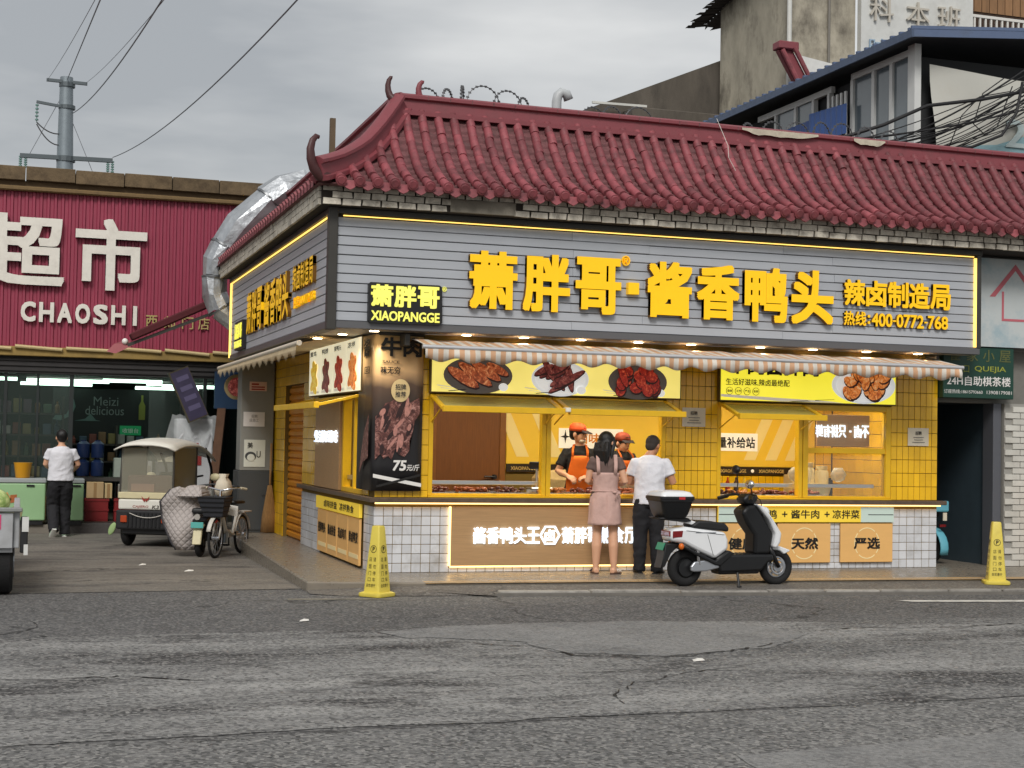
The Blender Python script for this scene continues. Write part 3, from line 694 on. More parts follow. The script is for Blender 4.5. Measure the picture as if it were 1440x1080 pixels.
# ------------------------------------------------------------------ roof of the stall
m_roof = M('roof_glaze', (136, 68, 74), .6, var=.32, vs=7, objrand=.26, dirt=.75, dcol=(78, 46, 48), ds=6, bump=.08, bs=40)
m_roofd = M('roof_flat_tile', (114, 72, 74), .75, var=.38, vs=11, dirt=.8, dcol=(74, 60, 58), ds=7, bump=.1)
m_ridge = M('ridge_glaze', (130, 62, 69), .55, var=.14, vs=3, dirt=.6, dcol=(92, 60, 60), ds=3, bump=.06)
PR = [(-.74, 4.155), (-.62, 4.205), (-.45, 4.29), (-.25, 4.415), (-.07, 4.565), (.08, 4.73), (.2, 4.88), (.31, 5.03), (.42, 5.19)]
def smooth_path(P, n):
    ds = [0]
    for i in range(1, len(P)): ds.append(ds[-1]+math.dist(P[i], P[i-1]))
    def at(s):
        s = max(0, min(ds[-1], s))
        for i in range(1, len(P)):
            if s <= ds[i]+1e-9:
                t = (s-ds[i-1])/(ds[i]-ds[i-1]); return tuple(a+(b-a)*t for a, b in zip(P[i-1], P[i]))
    return at, ds[-1]
pat, PL = smooth_path(PR, 0)
bs_ = MB(); XR = 10.6; XL = -.84   # eave corner at (XL,-.74)
hip = lambda y: y-.10
ring = []
for i in range(13):
    y, z = pat(PL*i/12); ring.append((y, z))
b = MB()
for i in range(12):
    (y0, z0), (y1, z1) = ring[i], ring[i+1]
    b.add([(hip(y0), y0, z0-.06), (XR, y0, z0-.06), (XR, y1, z1-.06), (hip(y1), y1, z1-.06)], [(0, 1, 2, 3)])
    # left slope mirrors the profile about the hip line
    xe0, xe1 = hip(y0), hip(y1)
    b.add([(xe0, y0, z0-.06), (xe0, 7.9, z0-.06), (xe1, 7.9, z1-.06), (xe1, y1, z1-.06)], [(3, 2, 1, 0)])
# back slopes close the volume
b.add([(.32, .42, 5.13), (XR, .42, 5.13), (XR, 2.2, 4.1), (2.1, 2.2, 4.1)], [(3, 2, 1, 0)])
b.add([(.32, .42, 5.13), (2.1, 2.2, 4.1), (2.1, 7.9, 4.1), (.32, 7.9, 5.13)], [(0, 1, 2, 3)])
b.add([(-.84, -.74, 4.09), (XR, -.74, 4.09), (XR, .12, 4.08), (-.25, .12, 4.08), (-.25, 7.9, 4.08), (-.84, 7.9, 4.09)], [(0, 1, 2, 3, 4, 5)])
roof = part('roof', b, m_roofd, stall)
# flat tiles: overlapping rows between the tube tiles (front slope, then the side slope)
SP = .19; X0 = -.60; NCOL = int((XR-X0)/SP)
b = MB(); rows = 13
rnd = random.Random(2)
for c in range(NCOL):
    xa = X0+c*SP
    for j in range(rows):
        s0 = PL*j/rows; s1 = PL*(j+1.25)/rows
        y0, z0 = pat(s0); y1, z1 = pat(min(s1, PL))
        if xa+.05 < hip(y0): continue
        dz = rnd.uniform(-.006, .006); l0, l1 = .032+dz, -.012
        # shallow trough: three strips
        for (a0, h0), (a1, h1) in (((.02, .012), (.07, -.012)), ((.07, -.012), (.12, -.012)), ((.12, -.012), (.17, .012))):
            v = [(xa+a0, y0, z0-.045+l0+h0), (xa+a1, y0, z0-.045+l0+h1), (xa+a1, y1, z1-.045+l1+h1), (xa+a0, y1, z1-.045+l1+h0), (xa+a0, y0, z0-.06+h0), (xa+a1, y0, z0-.06+h1)]
            b.add(v, [(0, 1, 2, 3), (4, 5, 1, 0)])
part('flat_tiles', b, m_roofd, roof, kind='stuff')
b = MB()
for c in range(42):
    ya = -.5+c*SP
    for j in range(rows):
        y0, z0 = pat(PL*j/rows); y1, z1 = pat(min(PL*(j+1.25)/rows, PL)); xo0, xo1 = hip(y0), hip(y1)
        if ya < y0: continue
        b.add([(xo0, ya+.02, z0-.005), (xo0, ya+.17, z0-.005), (xo1, ya+.17, z1-.03), (xo1, ya+.02, z1-.03), (xo0, ya+.02, z0-.06), (xo0, ya+.17, z0-.06)], [(3, 2, 1, 0), (0, 1, 5, 4)])
    pts = []
    for k in range(9):
        y, z = pat(PL*k/8)
        if y <= ya: pts.append((hip(y), ya, z+.0))
    if len(pts) > 1: b.tube(pts, .048, 8)
part('side_tiles', b, m_roof, roof, kind='stuff')
# tube tiles, one object each on the near columns
SEG = 9; sl_ = PL/SEG
def tube_tile(L_, end):
    b = MB(); n = 12
    prof = [(0, .050), (.005, .052), (L_*.9, .0495), (L_+.012, .047)]
    b.tube([(0, -p[0]*0+p[0], 0) for p in prof], [p[1] for p in prof], n)
    if end: b.tube([(0, -.012, 0), (0, .004, 0)], [.060, .060], n); b.tube([(0, -.020, 0), (0, -.0125, 0)], [.040, .046], n)
    me = b.mesh('tube_tile'); me.materials.append(m_roof)
    for p in me.polygons: p.use_smooth = True
    me.set_sharp_from_angle(angle=R(40)); return me
tt, te = tube_tile(sl_, False), tube_tile(sl_, True)
cnt = 0; rest = MB(); rnd = random.Random(4)
cols = []
for c in range(NCOL+1):
    x = X0+c*SP-.005
    if x > XR: break
    for k in range(SEG):
        ya, za = pat(k*sl_*.975); yb, zb = pat((k+1)*sl_*.975)
        if k == 0: ya -= .055; za -= .022
        if x+.06 < hip(yb) and x < .34: continue
        ang = math.atan2(zb-za, yb-ya)
        if cnt < 300 and x < 6.2 :
            o = inst('tube_tile', te if k == 0 else tt, roof, (x+rnd.uniform(-.004, .004)+(.012*rnd.choice((-1, 1)) if rnd.random() < .06 else 0), ya-(.02 if rnd.random() < .05 else 0), za+.003*(k % 2)+rnd.uniform(-.004, .004)), (ang+rnd.uniform(-.025, .025), 0, rnd.uniform(-.035, .035))); cnt += 1
        else:
            src = te if k == 0 else tt; mt = Matrix.Translation((x+rnd.uniform(-.004, .004), ya, za+.003*(k % 2)+rnd.uniform(-.003, .003))) @ Matrix.Rotation(ang, 4, 'X')
            rest.add([mt @ v.co for v in src.vertices], [tuple(p.vertices) for p in src.polygons])
part('tube_tiles', rest, m_roof, roof, kind='stuff', smooth='auto')
# drip tiles hanging between the tube ends
b = MB().prism([(-.085, .03), (.085, .03), (.075, -.02), (.04, -.055), (0, -.075), (-.04, -.055), (-.075, -.02)], -.012, .006, 'y').mesh('drip_tile'); b.materials.append(m_roof)
for c in range(NCOL):
    x = X0+c*SP+.09
    if c in (9, 17, 18, 29, 37): continue
    inst('drip_tile', b, roof, (x, -.75, 4.105+rnd.uniform(-.006, .006)), (R(-14)+rnd.uniform(-.08, .08), rnd.uniform(-.05, .05), 0))
# ridge and hip
def sweep(path, prof, up=Z):
    rings = []; path = [Vector(p) for p in path]
    for i, p in enumerate(path):
        t = (path[min(i+1, len(path)-1)]-path[max(i-1, 0)]).normalized(); s = t.cross(up).normalized(); u = s.cross(t)
        rings.append([p+s*a+u*c for a, c in prof])
    return MB().loft(rings)
RP = [(-.13, -.08), (-.13, -.03), (-.07, -.02), (-.06, .10), (-.10, .115), (-.10, .15), (-.06, .175), (0, .19), (.06, .175), (.10, .15), (.10, .115), (.06, .10), (.07, -.02), (.13, -.03), (.13, -.08)]
ridge = part('ridge', sweep([(.28, .45, 5.20), (2, .45, 5.19), (4, .45, 5.185), (7, .45, 5.17), (XR, .45, 5.16)], RP), m_ridge, roof, smooth='auto')
hp = [(hip(y)-.0, y, z+.03) for y, z in [pat(PL*i/10) for i in range(11)]]
hipo = part('hip_ridge', sweep(hp, [(a*.85, c*.95) for a, c in RP]), m_ridge, roof, smooth='auto')
part('side_ridge', sweep([(.30, .42, 5.20), (.32, 3, 5.19), (.32, 7.9, 5.18)], RP), m_ridge, roof, smooth='auto')
# joints on the ridge cap
b = MB()
for i in range(40):
    x = .6+i*.26; b.box(x, x+.012, .45-.104, .45+.104, 5.31-.0045*(x-.3), 5.352-.0045*(x-.3))
part('ridge_joint', b, m_roofd, ridge, kind='stuff')
m_plast = M('old_plaster', (186, 178, 160), .9, var=.2, vs=8, bump=.3, bs=20, dirt=.4, dcol=(120, 96, 90))
for x0, x1, sd_ in ((4.55, 5.6, 1), (6.1, 6.55, 2)):
    rr = random.Random(sd_); P_ = []; n_ = 14
    top = [(x0+(x1-x0)*i/n_, .355+rr.uniform(-.015, .01)) for i in range(n_+1)]
    b = MB(); vs = []
    for i in range(n_+1):
        x = x0+(x1-x0)*i/n_; e = min(i, n_-i)/n_; h = min(1, e*5)*.05+rr.uniform(0, .014)
        vs += [(x, .334, 5.33-h-.0045*x), (x, .338, 5.345-.0045*x), (x, .42, 5.378-.0045*x), (x, .53, 5.374-.0045*x)]
    fs = []
    for i in range(n_):
        for k in range(3): fs.append((i*4+k, (i+1)*4+k, (i+1)*4+k+1, i*4+k+1))
    part('plaster_patch', b.add(vs, fs), m_plast, ridge)
def horn(pts, r0_, r1_, mat=None, name='finial', par=None):
    n = len(pts); return part(name, MB().tube(pts, [(r0_+(r1_-r0_)*i/(n-1), (r0_+(r1_-r0_)*i/(n-1))*.75) for i in range(n)], 10), mat or m_ridge, par or roof, smooth=True)
m_dkfin = M('finial_dark', (74, 40, 40), .5, var=.2, vs=8)
hx0, hy0 = XL, -.78
dv = Vector((-.707, -.707, 0))
base = Vector((-.80, -.72, 4.20))
def fin(base, dv, s):
    P_ = [(.10, -.06), (-.02, -.03), (-.02-.08, .04), (-.14, .13), (-.15, .23), (-.125, .32), (-.08, .37), (-.045, .365)]
    return [base+dv*(-a*s)+Z*(c*s) for a, c in P_]
horn(fin(base, Vector((-.9, -.43, 0)), 1.), .075, .022, m_dkfin)
horn(fin(Vector((.20, .34, 5.30)), Vector((-.7, .3, 0)), .62), .05, .018, m_dkfin)
horn(fin(Vector((.60, .45, 5.32)), Vector((-1, 0, 0)), .58), .05, .02)
# brick band under the eave
band = part('brick_band', MB().box(-.77, XR, -.60, -.1, 3.90, 4.13).box(-.77, -.20, -.10, 7.6, 3.90, 4.13), M('brick_mortar', (48, 42, 37), .95, var=.25, vs=10), stall)
m_brick = M('pale_brick', (204, 197, 182), .85, var=.18, vs=10, objrand=.2, dirt=.85, dcol=(70, 60, 50), ds=6, bump=.3, bs=45)
rnd = random.Random(9)
bm_ = [MB().box(-.095, .095, 0, .05, -.0305, .0305).mesh('brick') for _ in range(3)]
for me in bm_:
    for v in me.vertices: v.co += Vector((rnd.uniform(-.006, .006), rnd.uniform(0, .006), rnd.uniform(-.004, .004)))
    me.materials.append(m_brick)
nb = 0; sb = MB()
for r_ in range(3):
    z = 3.932+r_*.073; x = -.77+(.1 if r_ % 2 else 0)
    while x < 9.2:
        w_ = rnd.uniform(.16, .23)
        if r_ < 2 and .62 < x+w_/2 < 1.35: x += w_; continue     # patch of cement render
        inst('brick', rnd.choice(bm_), band, (x+w_/2, -.622+rnd.uniform(-.006, .006), z+rnd.uniform(-.003, .003)), scale=((w_-.022)/.19, 1, 1)); x += w_; nb += 1
    y = -.57
    while y < 7.5:
        w_ = rnd.uniform(.16, .23); sb.box(-.795+rnd.uniform(-.004, .004), -.765, y+.006, y+w_-.006, z-.033, z+.033); y += w_
part('side_bricks', sb, m_brick, band, kind='stuff')
part('render_patch', MB().box(.62, 1.36, -.619, -.598, 3.90, 4.045), M('cement_render', (130, 124, 112), .95, var=.25, vs=6, dirt=.6, bump=.3), band, bevel=.006)

# ------------------------------------------------------------------ sign boards
m_slat = M('grey_cladding', (172, 176, 182), .45, .0, var=.06, vs=2, objrand=.05, dirt=.2, dcol=(96, 96, 98), ds=2, stretch=(.4, .4, 4))
m_trim = M('dark_trim', (66, 64, 60), .5, .3, var=.1)
m_ylet = M('yellow_acrylic', (255, 198, 10), .4, emis=.18, ecol=(255, 196, 0))
m_yside = M('letter_return', (120, 80, 10), .5)
m_logo = M('logo_yellow', (240, 236, 110), .4, emis=.3)
sb_ = thing('sign_board', 'long grey slatted fascia sign with large yellow characters above the serving windows', 'sign', (3.4, -.3, 2.62))
part('backing', MB().box(-.56, 7.40, -.375, -.24, 2.63, 3.84), M('sign_backing', (40, 40, 42), .8), sb_)
ns = 11; h = (3.80-2.70)/ns
rs_ = random.Random(17)
for i in range(ns):
    js = [-.555, 2.1+.9*(i % 2)+rs_.uniform(-.05, .05), 4.7+.7*(i % 2)+rs_.uniform(-.05, .05), 7.37]
    for q in range(3):
        dy, dz = rs_.uniform(-.0015, .0015), rs_.uniform(-.0015, .0015)
        part('slat', MB().prism([(-.375, 2.70+i*h+.005+dz), (-.411+dy, 2.70+i*h+.005+dz), (-.416+dy, 2.70+i*h+.010+dz), (-.412+dy, 2.70+(i+1)*h-.003+dz), (-.375, 2.70+(i+1)*h-.003+dz)], js[q]+.0015, js[q+1]-.0015, 'x'), m_slat, sb_)
part('bottom_trim', MB().box(-.56, 7.42, -.43, -.30, 2.622, 2.70), M('trim_grey', (104, 104, 106), .45, .4), sb_, bevel=.004)
part('top_trim', MB().box(-.60, 7.44, -.45, -.24, 3.835, 3.895), m_trim, sb_, bevel=.004)
part('end_trim', MB().box(7.37, 7.43, -.44, -.24, 2.70, 3.835), m_trim, sb_, bevel=.004)
part('corner_post', MB().box(-.66, -.56, -.46, -.36, 2.60, 3.90), m_trim, sb_, bevel=.006)
part('light_strip', MB().box(-.50, 7.33, -.430, -.418, 3.810, 3.822), led_y, sb_)
part('light_strip', MB().box(7.335, 7.365, -.436, -.414, 2.71, 3.80), led_y, sb_)
def L3(ch, x0, x1, z0, z1, parent=sb_, d=.07, bold=.034, y=-.415):
    o = text('letter', ch, m_ylet, parent, (x0, y, z0), X, Z, x1-x0, z1-z0, d, bold, side=m_yside)
    return o
for ch, x0, x1 in (('萧', .885, 1.435), ('胖', 1.50, 2.05), ('哥', 2.115, 2.66), ('酱', 2.98, 3.53), ('香', 3.59, 4.13), ('鸭', 4.195, 4.75), ('头', 4.80, 5.355)): L3(ch, x0, x1, 2.89, 3.525)
part('letter', MB().box(2.748, 2.878, -.485, -.416, 3.135, 3.265), m_ylet, sb_)
text('letter', '®', m_ylet, sb_, (2.68, -.418, 3.455), X, Z, .10, .115, .03, .005)
for i, ch in enumerate('辣卤制造局'): L3(ch, 5.51+i*.295, 5.51+i*.295+.285, 3.14, 3.45, d=.05, bold=.028)
for s_, x0, x1 in (('热', 5.515, 5.66), ('线', 5.67, 5.815), (':', 5.835, 5.87)): L3(s_, x0, x1, 2.905 if s_ != ':' else 2.93, 3.075 if s_ != ':' else 3.04, d=.04, bold=.02)
xx = 5.89
for ch in '400-0772-768':
    ww = .105 if ch != '-' else .06
    if ch == '-': L3(ch, xx+.005, xx+ww-.012, 2.97, 2.99, d=.04, bold=.012)
    else: L3(ch, xx, xx+ww-.012, 2.905, 3.065, d=.04, bold=.02)
    xx += ww*.905
lb = part('logo_plate', MB().prism([(-.22, 3.10), (-.20, 3.12), (.56, 3.12), (.585, 3.10), (.595, 2.72), (.57, 2.69), (-.20, 2.69), (-.22, 2.72)], -.475, -.414, 'y'), m_black, sb_)
for i, ch in enumerate('萧胖哥'): text('letter', ch, m_logo, lb, (-.195+i*.255, -.476, 2.865), X, Z, .24, .235, .012, .034)
text('letter', 'XIAOPANGGE', m_logo, lb, (-.19, -.476, 2.715), X, Z, .75, .105, .012, .02)
text('letter', '®', m_logo, sb_, (.60, -.418, 3.06), X, Z, .05, .055, .01, .0)
# side sign
ss = thing('sign_board', 'grey slatted sign with yellow characters on the narrow left side of the stall', 'sign', (-.5, 3.6, 2.62))
part('backing', MB().box(-.575, -.44, -.34, 7.46, 2.63, 3.84), MATS['sign_backing'], ss)
for i in range(ns): part('slat', MB().prism([(-.575, 2.70+i*h+.005), (-.611, 2.70+i*h+.005), (-.616, 2.70+i*h+.010), (-.612, 2.70+(i+1)*h-.003), (-.575, 2.70+(i+1)*h-.003)], -.355, 7.44, 'y'), m_slat, ss)
part('bottom_trim', MB().box(-.63, -.50, -.355, 7.46, 2.622, 2.70), MATS['trim_grey'], ss, bevel=.004)
part('top_trim', MB().box(-.65, -.44, -.355, 7.48, 3.835, 3.895), m_trim, ss, bevel=.004)
part('light_strip', MB().box(-.632, -.618, -.30, 7.40, 3.806, 3.822), led_y, ss)
part('light_strip', MB().box(-.64, -.612, 7.40, 7.46, 2.66, 3.82), led_y, ss)
ys_ = [5.45, 4.97, 4.49, 3.85, 3.37, 2.89, 2.41]
for ch, y in zip('萧胖哥酱香鸭头', ys_): text('letter', ch, m_ylet, ss, (-.616, y, 2.90), -Y, Z, .44, .58, .045, .022, side=m_yside)
part('letter', MB().box(-.69, -.616, 3.90, 3.98, 3.14, 3.24), m_ylet, ss)
for i, ch in enumerate('辣卤制造局'): text('letter', ch, m_ylet, ss, (-.616, 1.72-i*.265, 3.18), -Y, Z, .24, .30, .04, .018, side=m_yside)
text('letter', '热线:400-0772-768', m_ylet, ss, (-.616, 1.70, 2.98), -Y, Z, 1.28, .13, .03, .008)
lb = part('logo_plate', MB().box(-.68, -.614, 5.72, 6.50, 2.72, 3.14), m_black, ss)
for i, ch in enumerate('萧胖哥'): text('letter', ch, m_logo, lb, (-.682, 6.46-i*.24, 2.88), -Y, Z, .22, .22, .012, .034)
text('letter', 'XIAOPANGGE', m_logo, lb, (-.682, 6.46, 2.75), -Y, Z, .70, .10, .012, .02)

# recessed downlights in the soffit
dl_m = M('downlight_glow', (255, 244, 220), .5, emis=14., ecol=(255, 232, 190))
names = ['first', 'second', 'third', 'fourth', 'fifth', 'sixth', 'seventh', 'eighth', 'ninth']
for i, x in enumerate((.95, 1.62, 2.3, 3.0, 3.66, 4.55, 5.25, 5.98, 6.7)):
    t = thing('downlight', 'round soffit downlight, %s from the left above the striped awning' % names[i], 'downlight', (x, -.2, 2.624), 0, 'downlights under the fascia sign')
    part('bezel', MB().torus((x, -.2, 2.622), .058, .008, 18, 6, 'z'), M('bezel_white', (230, 228, 220), .4), t, smooth=True)
    part('lens', MB().cyl((x, -.2, 2.612), .052, .012, 18), dl_m, t)
    d = bpy.data.lights.new('downlight', 'SPOT'); d.energy = 30; d.color = (1, .88, .66); d.spot_size = R(125); d.spot_blend = .8; d.shadow_soft_size = .05
    o = bpy.data.objects.new('downlight_beam', d); COL.objects.link(o); o.location = (x, -.2, 2.60)
for i, (x, y, lab) in enumerate(((-.10, -.25, 'round soffit downlight above the hanging meat poster'), (-.30, .45, 'round soffit downlight round the corner above the side light box'), (-.42, 1.3, 'small downlight at the end of the side awning'))):
    t = thing('downlight', lab, 'downlight', (x, y, 2.624), 0, 'downlights under the fascia sign')
    part('bezel', MB().torus((x, y, 2.622), .058, .008, 18, 6, 'z'), MATS['bezel_white'], t, smooth=True)
    part('lens', MB().cyl((x, y, 2.612), .052, .012, 18), dl_m, t)
    d = bpy.data.lights.new('downlight', 'SPOT'); d.energy = 24; d.color = (1, .88, .66); d.spot_size = R(125); d.spot_blend = .8; d.shadow_soft_size = .05
    o = bpy.data.objects.new('downlight_beam', d); COL.objects.link(o); o.location = (x, y, 2.60)

# ------------------------------------------------------------------ awnings
def stripes(name, c1, c2, period, axis=0):
    m = bpy.data.materials.new(name); m.use_nodes = True; MATS[name] = m
    t = m.node_tree; n = t.nodes; l = t.links.new; p = n['Principled BSDF']
    g = n.new('ShaderNodeNewGeometry'); sp = n.new('ShaderNodeSeparateXYZ'); l(g.outputs['Position'], sp.inputs[0])
    md = n.new('ShaderNodeMath'); md.operation = 'MODULO'; md.inputs[1].default_value = period
    ab = n.new('ShaderNodeMath'); ab.operation = 'ADD'; ab.inputs[1].default_value = 50*period
    gt = n.new('ShaderNodeMath'); gt.operation = 'GREATER_THAN'; gt.inputs[1].default_value = period/2
    l(sp.outputs[axis], ab.inputs[0]); l(ab.outputs[0], md.inputs[0]); l(md.outputs[0], gt.inputs[0])
    mx_ = n.new('ShaderNodeMix'); mx_.data_type = 'RGBA'; mx_.inputs[6].default_value = s2l(c1)+(1,); mx_.inputs[7].default_value = s2l(c2)+(1,)
    l(gt.outputs[0], mx_.inputs[0])
    nn = n.new('ShaderNodeTexNoise'); nn.inputs['Scale'].default_value = 5; nn.inputs['Detail'].default_value = 6; l(g.outputs['Position'], nn.inputs['Vector'])
    mr = n.new('ShaderNodeMapRange'); mr.inputs[1].default_value = .35; mr.inputs[2].default_value = .7; mr.inputs[3].default_value = 1.05; mr.inputs[4].default_value = .78; l(nn.outputs['Fac'], mr.inputs[0])
    hs = n.new('ShaderNodeHueSaturation'); l(mx_.outputs[2], hs.inputs['Color']); l(mr.outputs[0], hs.inputs['Value'])
    l(hs.outputs[0], p.inputs['Base Color']); p.inputs['Roughness'].default_value = .85
    return m
m_str = stripes('awning_stripes', (206, 162, 126), (214, 207, 195), .115)
aw = thing('awning', 'retracted orange and white striped awning with scalloped valance over the serving windows', 'awning', (3.6, -.4, 2.3))
AX0, AX1 = .32, 6.88
b = MB(); n_ = 105; rr = random.Random(8)
for i in range(n_+1):
    x = AX0+(AX1-AX0)*i/n_; sag = .012*math.sin(i*.9)
    b.v += [(x, -.03, 2.56), (x, -.42, 2.535-.01+sag), (x, -.80, 2.455)]
b.f += [f_ for i in range(n_) for f_ in ((i*3, i*3+3, i*3+4, i*3+1), (i*3+1, i*3+4, i*3+5, i*3+2))]
part('canopy', b, m_str, aw, smooth=True)
part('front_bar', MB().tube([(AX0-.03, -.82, 2.435), (AX1+.03, -.82, 2.43)], .024, 12), M('awning_bar', (206, 206, 208), .35, .5), aw, smooth='auto')
b = MB(); n_ = 420
for i in range(n_+1):
    x = AX0+(AX1-AX0)*i/n_; ph = (x-AX0)/.34*2*math.pi
    zb = 2.295+.022*math.cos(ph)+.004*math.sin(ph*.37); yw = -.835+.012*math.sin(ph*.5)+.006*math.sin(ph*1.7)
    b.v += [(x, -.832, 2.42), (x, yw-.004, 2.36), (x, yw, zb)]
b.f += [f_ for i in range(n_) for f_ in ((i*3, i*3+3, i*3+4, i*3+1), (i*3+1, i*3+4, i*3+5, i*3+2))]
va = part('valance', b, m_str, aw, smooth=True); sm = va.modifiers.new('thick', 'SOLIDIFY'); sm.thickness = .003
for q in (MB().box(AX0-.09, AX0-.03, -.30, -.02, 2.47, 2.60), MB().box(AX1+.04, AX1+.09, -.25, -.02, 2.47, 2.60)): part('end_bracket', q, m_trim, aw, bevel=.006)
for x in (1.2, 3.8, 6.0): part('folding_arm', MB().tube([(x, -.06, 2.52), (x+.35, -.45, 2.49), (x+.05, -.80, 2.44)], .018, 8), MATS['awning_bar'], aw, smooth='auto')
aw2 = thing('awning', 'retracted beige fringed awning along the left side of the stall', 'awning', (-.5, 4.2, 2.3))
m_beige = M('beige_canvas', (206, 186, 150), .9, var=.15, vs=8, dirt=.4, dcol=(130, 112, 88))
b = MB(); n_ = 60
for i in range(n_+1):
    y = .85+(7.9-.85)*i/n_; b.v += [(-.05, y, 2.60), (-.42, y, 2.585+.008*math.sin(i)), (-.70, y, 2.53)]
b.f += [f_ for i in range(n_) for f_ in ((i*3, i*3+3, i*3+4, i*3+1), (i*3+1, i*3+4, i*3+5, i*3+2))]
part('canopy', b, m_beige, aw2, smooth=True)
part('front_bar', MB().tube([(-.72, .80, 2.525), (-.72, 7.95, 2.515)], .032, 12), M('awning_bar_beige', (214, 204, 186), .5), aw2, smooth='auto')
b = MB(); n_ = 110
for i in range(n_):
    y = .88+(7.9-.88)*i/n_; w_ = (7.9-.88)/n_; l_ = .12+.035*math.sin(i*.8)+rr.uniform(0, .02)
    b.add([(-.735, y, 2.51), (-.735, y+w_*.98, 2.51), (-.745, y+w_*.98, 2.45), (-.745, y, 2.45)], [(0, 1, 2, 3)])
    b.add([(-.745, y, 2.45), (-.745, y+w_*.98, 2.45), (-.742, y+w_*.5, 2.51-l_)], [(0, 1, 2)])
part('fringe', b, m_beige, aw2)

# ------------------------------------------------------------------ menu light boxes, poster, notices
m_lb = M('lightbox_yellow', (244, 226, 120), .35, var=.14, vs=1.1, emis=.55, stretch=(1, 1, 2))
m_lbf = M('lightbox_frame', (92, 74, 34), .5)
m_plate_w = M('plate_white', (226, 230, 232), .3, emis=.35); m_plate_d = M('plate_dark', (92, 84, 78), .4, emis=.2)
def meat(name, c1, c2, c3, em=.35):
    m = bpy.data.materials.new(name); m.use_nodes = True; MATS[name] = m
    t = m.node_tree; n = t.nodes; l = t.links.new; p = n['Principled BSDF']
    g = n.new('ShaderNodeNewGeometry'); nn = n.new('ShaderNodeTexNoise'); nn.inputs['Scale'].default_value = 15; nn.inputs['Detail'].default_value = 8; nn.inputs['Roughness'].default_value = .7; nn.inputs['Distortion'].default_value = 1.5
    l(g.outputs['Position'], nn.inputs['Vector']); r_ = n.new('ShaderNodeValToRGB'); l(nn.outputs['Fac'], r_.inputs[0])
    e = r_.color_ramp.elements; e[0].position = .36; e[0].color = s2l(c1)+(1,); e[1].position = .72; e[1].color = s2l(c3)+(1,); k = e.new(.52); k.color = s2l(c2)+(1,)
    l(r_.outputs[0], p.inputs['Base Color']); l(r_.outputs[0], p.inputs['Emission Color']); p.inputs['Emission Strength'].default_value = em; p.inputs['Roughness'].default_value = .35
    return m
mt_a = meat('roast_neck', (84, 34, 18), (176, 84, 44), (236, 176, 120)); mt_b = meat('dark_braised', (56, 18, 18), (112, 44, 40), (178, 110, 96)); mt_c = meat('red_braised', (86, 14, 10), (158, 36, 22), (224, 110, 70)); mt_d = meat('bowl_mix', (150, 54, 18), (226, 132, 54), (250, 214, 160))
mt_y = meat('yellow_chicken', (178, 130, 20), (232, 194, 60), (250, 232, 150))
def disc(cx_, cz, rx, rz, y0, y1, n=36): return MB().prism([(cx_+rx*math.cos(2*math.pi*i/n), cz+rz*math.sin(2*math.pi*i/n)) for i in range(n)], y0, y1, 'y')
def dish(parent, cx_, cz, rx, rz, plate, mm, pieces, y=-.084, seed=0):
    part('printed_plate', disc(cx_, cz, rx, rz, y, y+.004), plate, parent)
    part('printed_plate', disc(cx_, cz-.004, rx*.86, rz*.84, y-.003, y), MATS['plate_inner'] if plate is m_plate_w else plate, parent)
    b = MB(); sh_ = MB()
    for k, (dx, dz, L2, w2, a) in enumerate(pieces):
        q = Quaternion((0, 1, 0), R(a))
        b.ball((cx_+dx*rx, y-.006-.0016*k, cz+dz*rz), L2*rx, .0006, w2*rx, 14, 6, q)
        b.ball((cx_+dx*rx-.01*rx, y-.0064-.0016*k, cz+dz*rz+w2*rx*.35), L2*rx*.8, .0006, w2*rx*.4, 12, 6, q)
        sh_.ball((cx_+dx*rx+.012*rx, y-.0052-.0016*k, cz+dz*rz-.03*rx), L2*rx*1.04, .0006, w2*rx*1.16, 14, 6, q)
    part('printed_food', b, mm, parent, kind='stuff'); part('printed_shade', sh_, MATS['print_shade'], parent, kind='stuff')
M('plate_inner', (238, 240, 240), .3, emis=.35); M('print_shade', (54, 16, 12), .4, emis=.1)
lb1 = thing('menu_light_box', 'long backlit yellow menu box with three plates of braised meat over the left windows', 'light box', (2.1, -.05, 1.99))
part('casing', MB().box(.585, 3.60, -.072, -.002, 1.978, 2.50), m_lbf, lb1, bevel=.004)
part('lit_face', MB().box(.60, 3.585, -.08, -.072, 1.992, 2.488), m_lb, lb1)
dish(lb1, 1.13, 2.185, .40, .205, m_plate_d, mt_a, [(.55, .36, .36, .11, 26), (.22, .24, .50, .13, 30), (-.10, .06, .58, .14, 32), (-.44, -.14, .52, .15, 30)])
rq = random.Random(21)
dish(lb1, 2.10, 2.175, .345, .20, m_plate_w, mt_b, [(rq.uniform(-.62, .55), rq.uniform(-.3, .75), .38, .10, rq.choice((-28, -20, -35, 60, 75))) for _ in range(15)]+[(.1, -.25, .62, .1, -30), (.3, .0, .6, .1, -30)])
dish(lb1, 3.05, 2.17, .365, .205, m_plate_d, mt_c, [(rq.uniform(-.6, .6), rq.uniform(-.55, .7), .22, .17, rq.uniform(0, 180)) for _ in range(20)]+[(-.55, .35, .4, .12, 70)])
for x, z in ((1.42, 2.06), (2.35, 2.05), (3.33, 2.045)): part('printed_badge', disc(x, z, .055, .045, -.101, -.098, 20), MATS['plate_inner'], lb1)
for x in (.66, 1.68, 2.62):
    part('printed_line', MB().prism([(x, 2.07), (x+.3, 2.035), (x+.3, 2.026), (x, 2.06)], -.0825, -.0802, 'y').prism([(x+.04, 2.04), (x+.38, 2.0), (x+.38, 1.994), (x+.04, 2.033)], -.0825, -.0802, 'y'), m_wht, lb1)
    part('printed_line', MB().prism([(x+.12, 2.005), (x+.34, 2.03), (x+.36, 2.024), (x+.14, 1.999)], -.0845, -.0826, 'y'), m_blk, lb1)
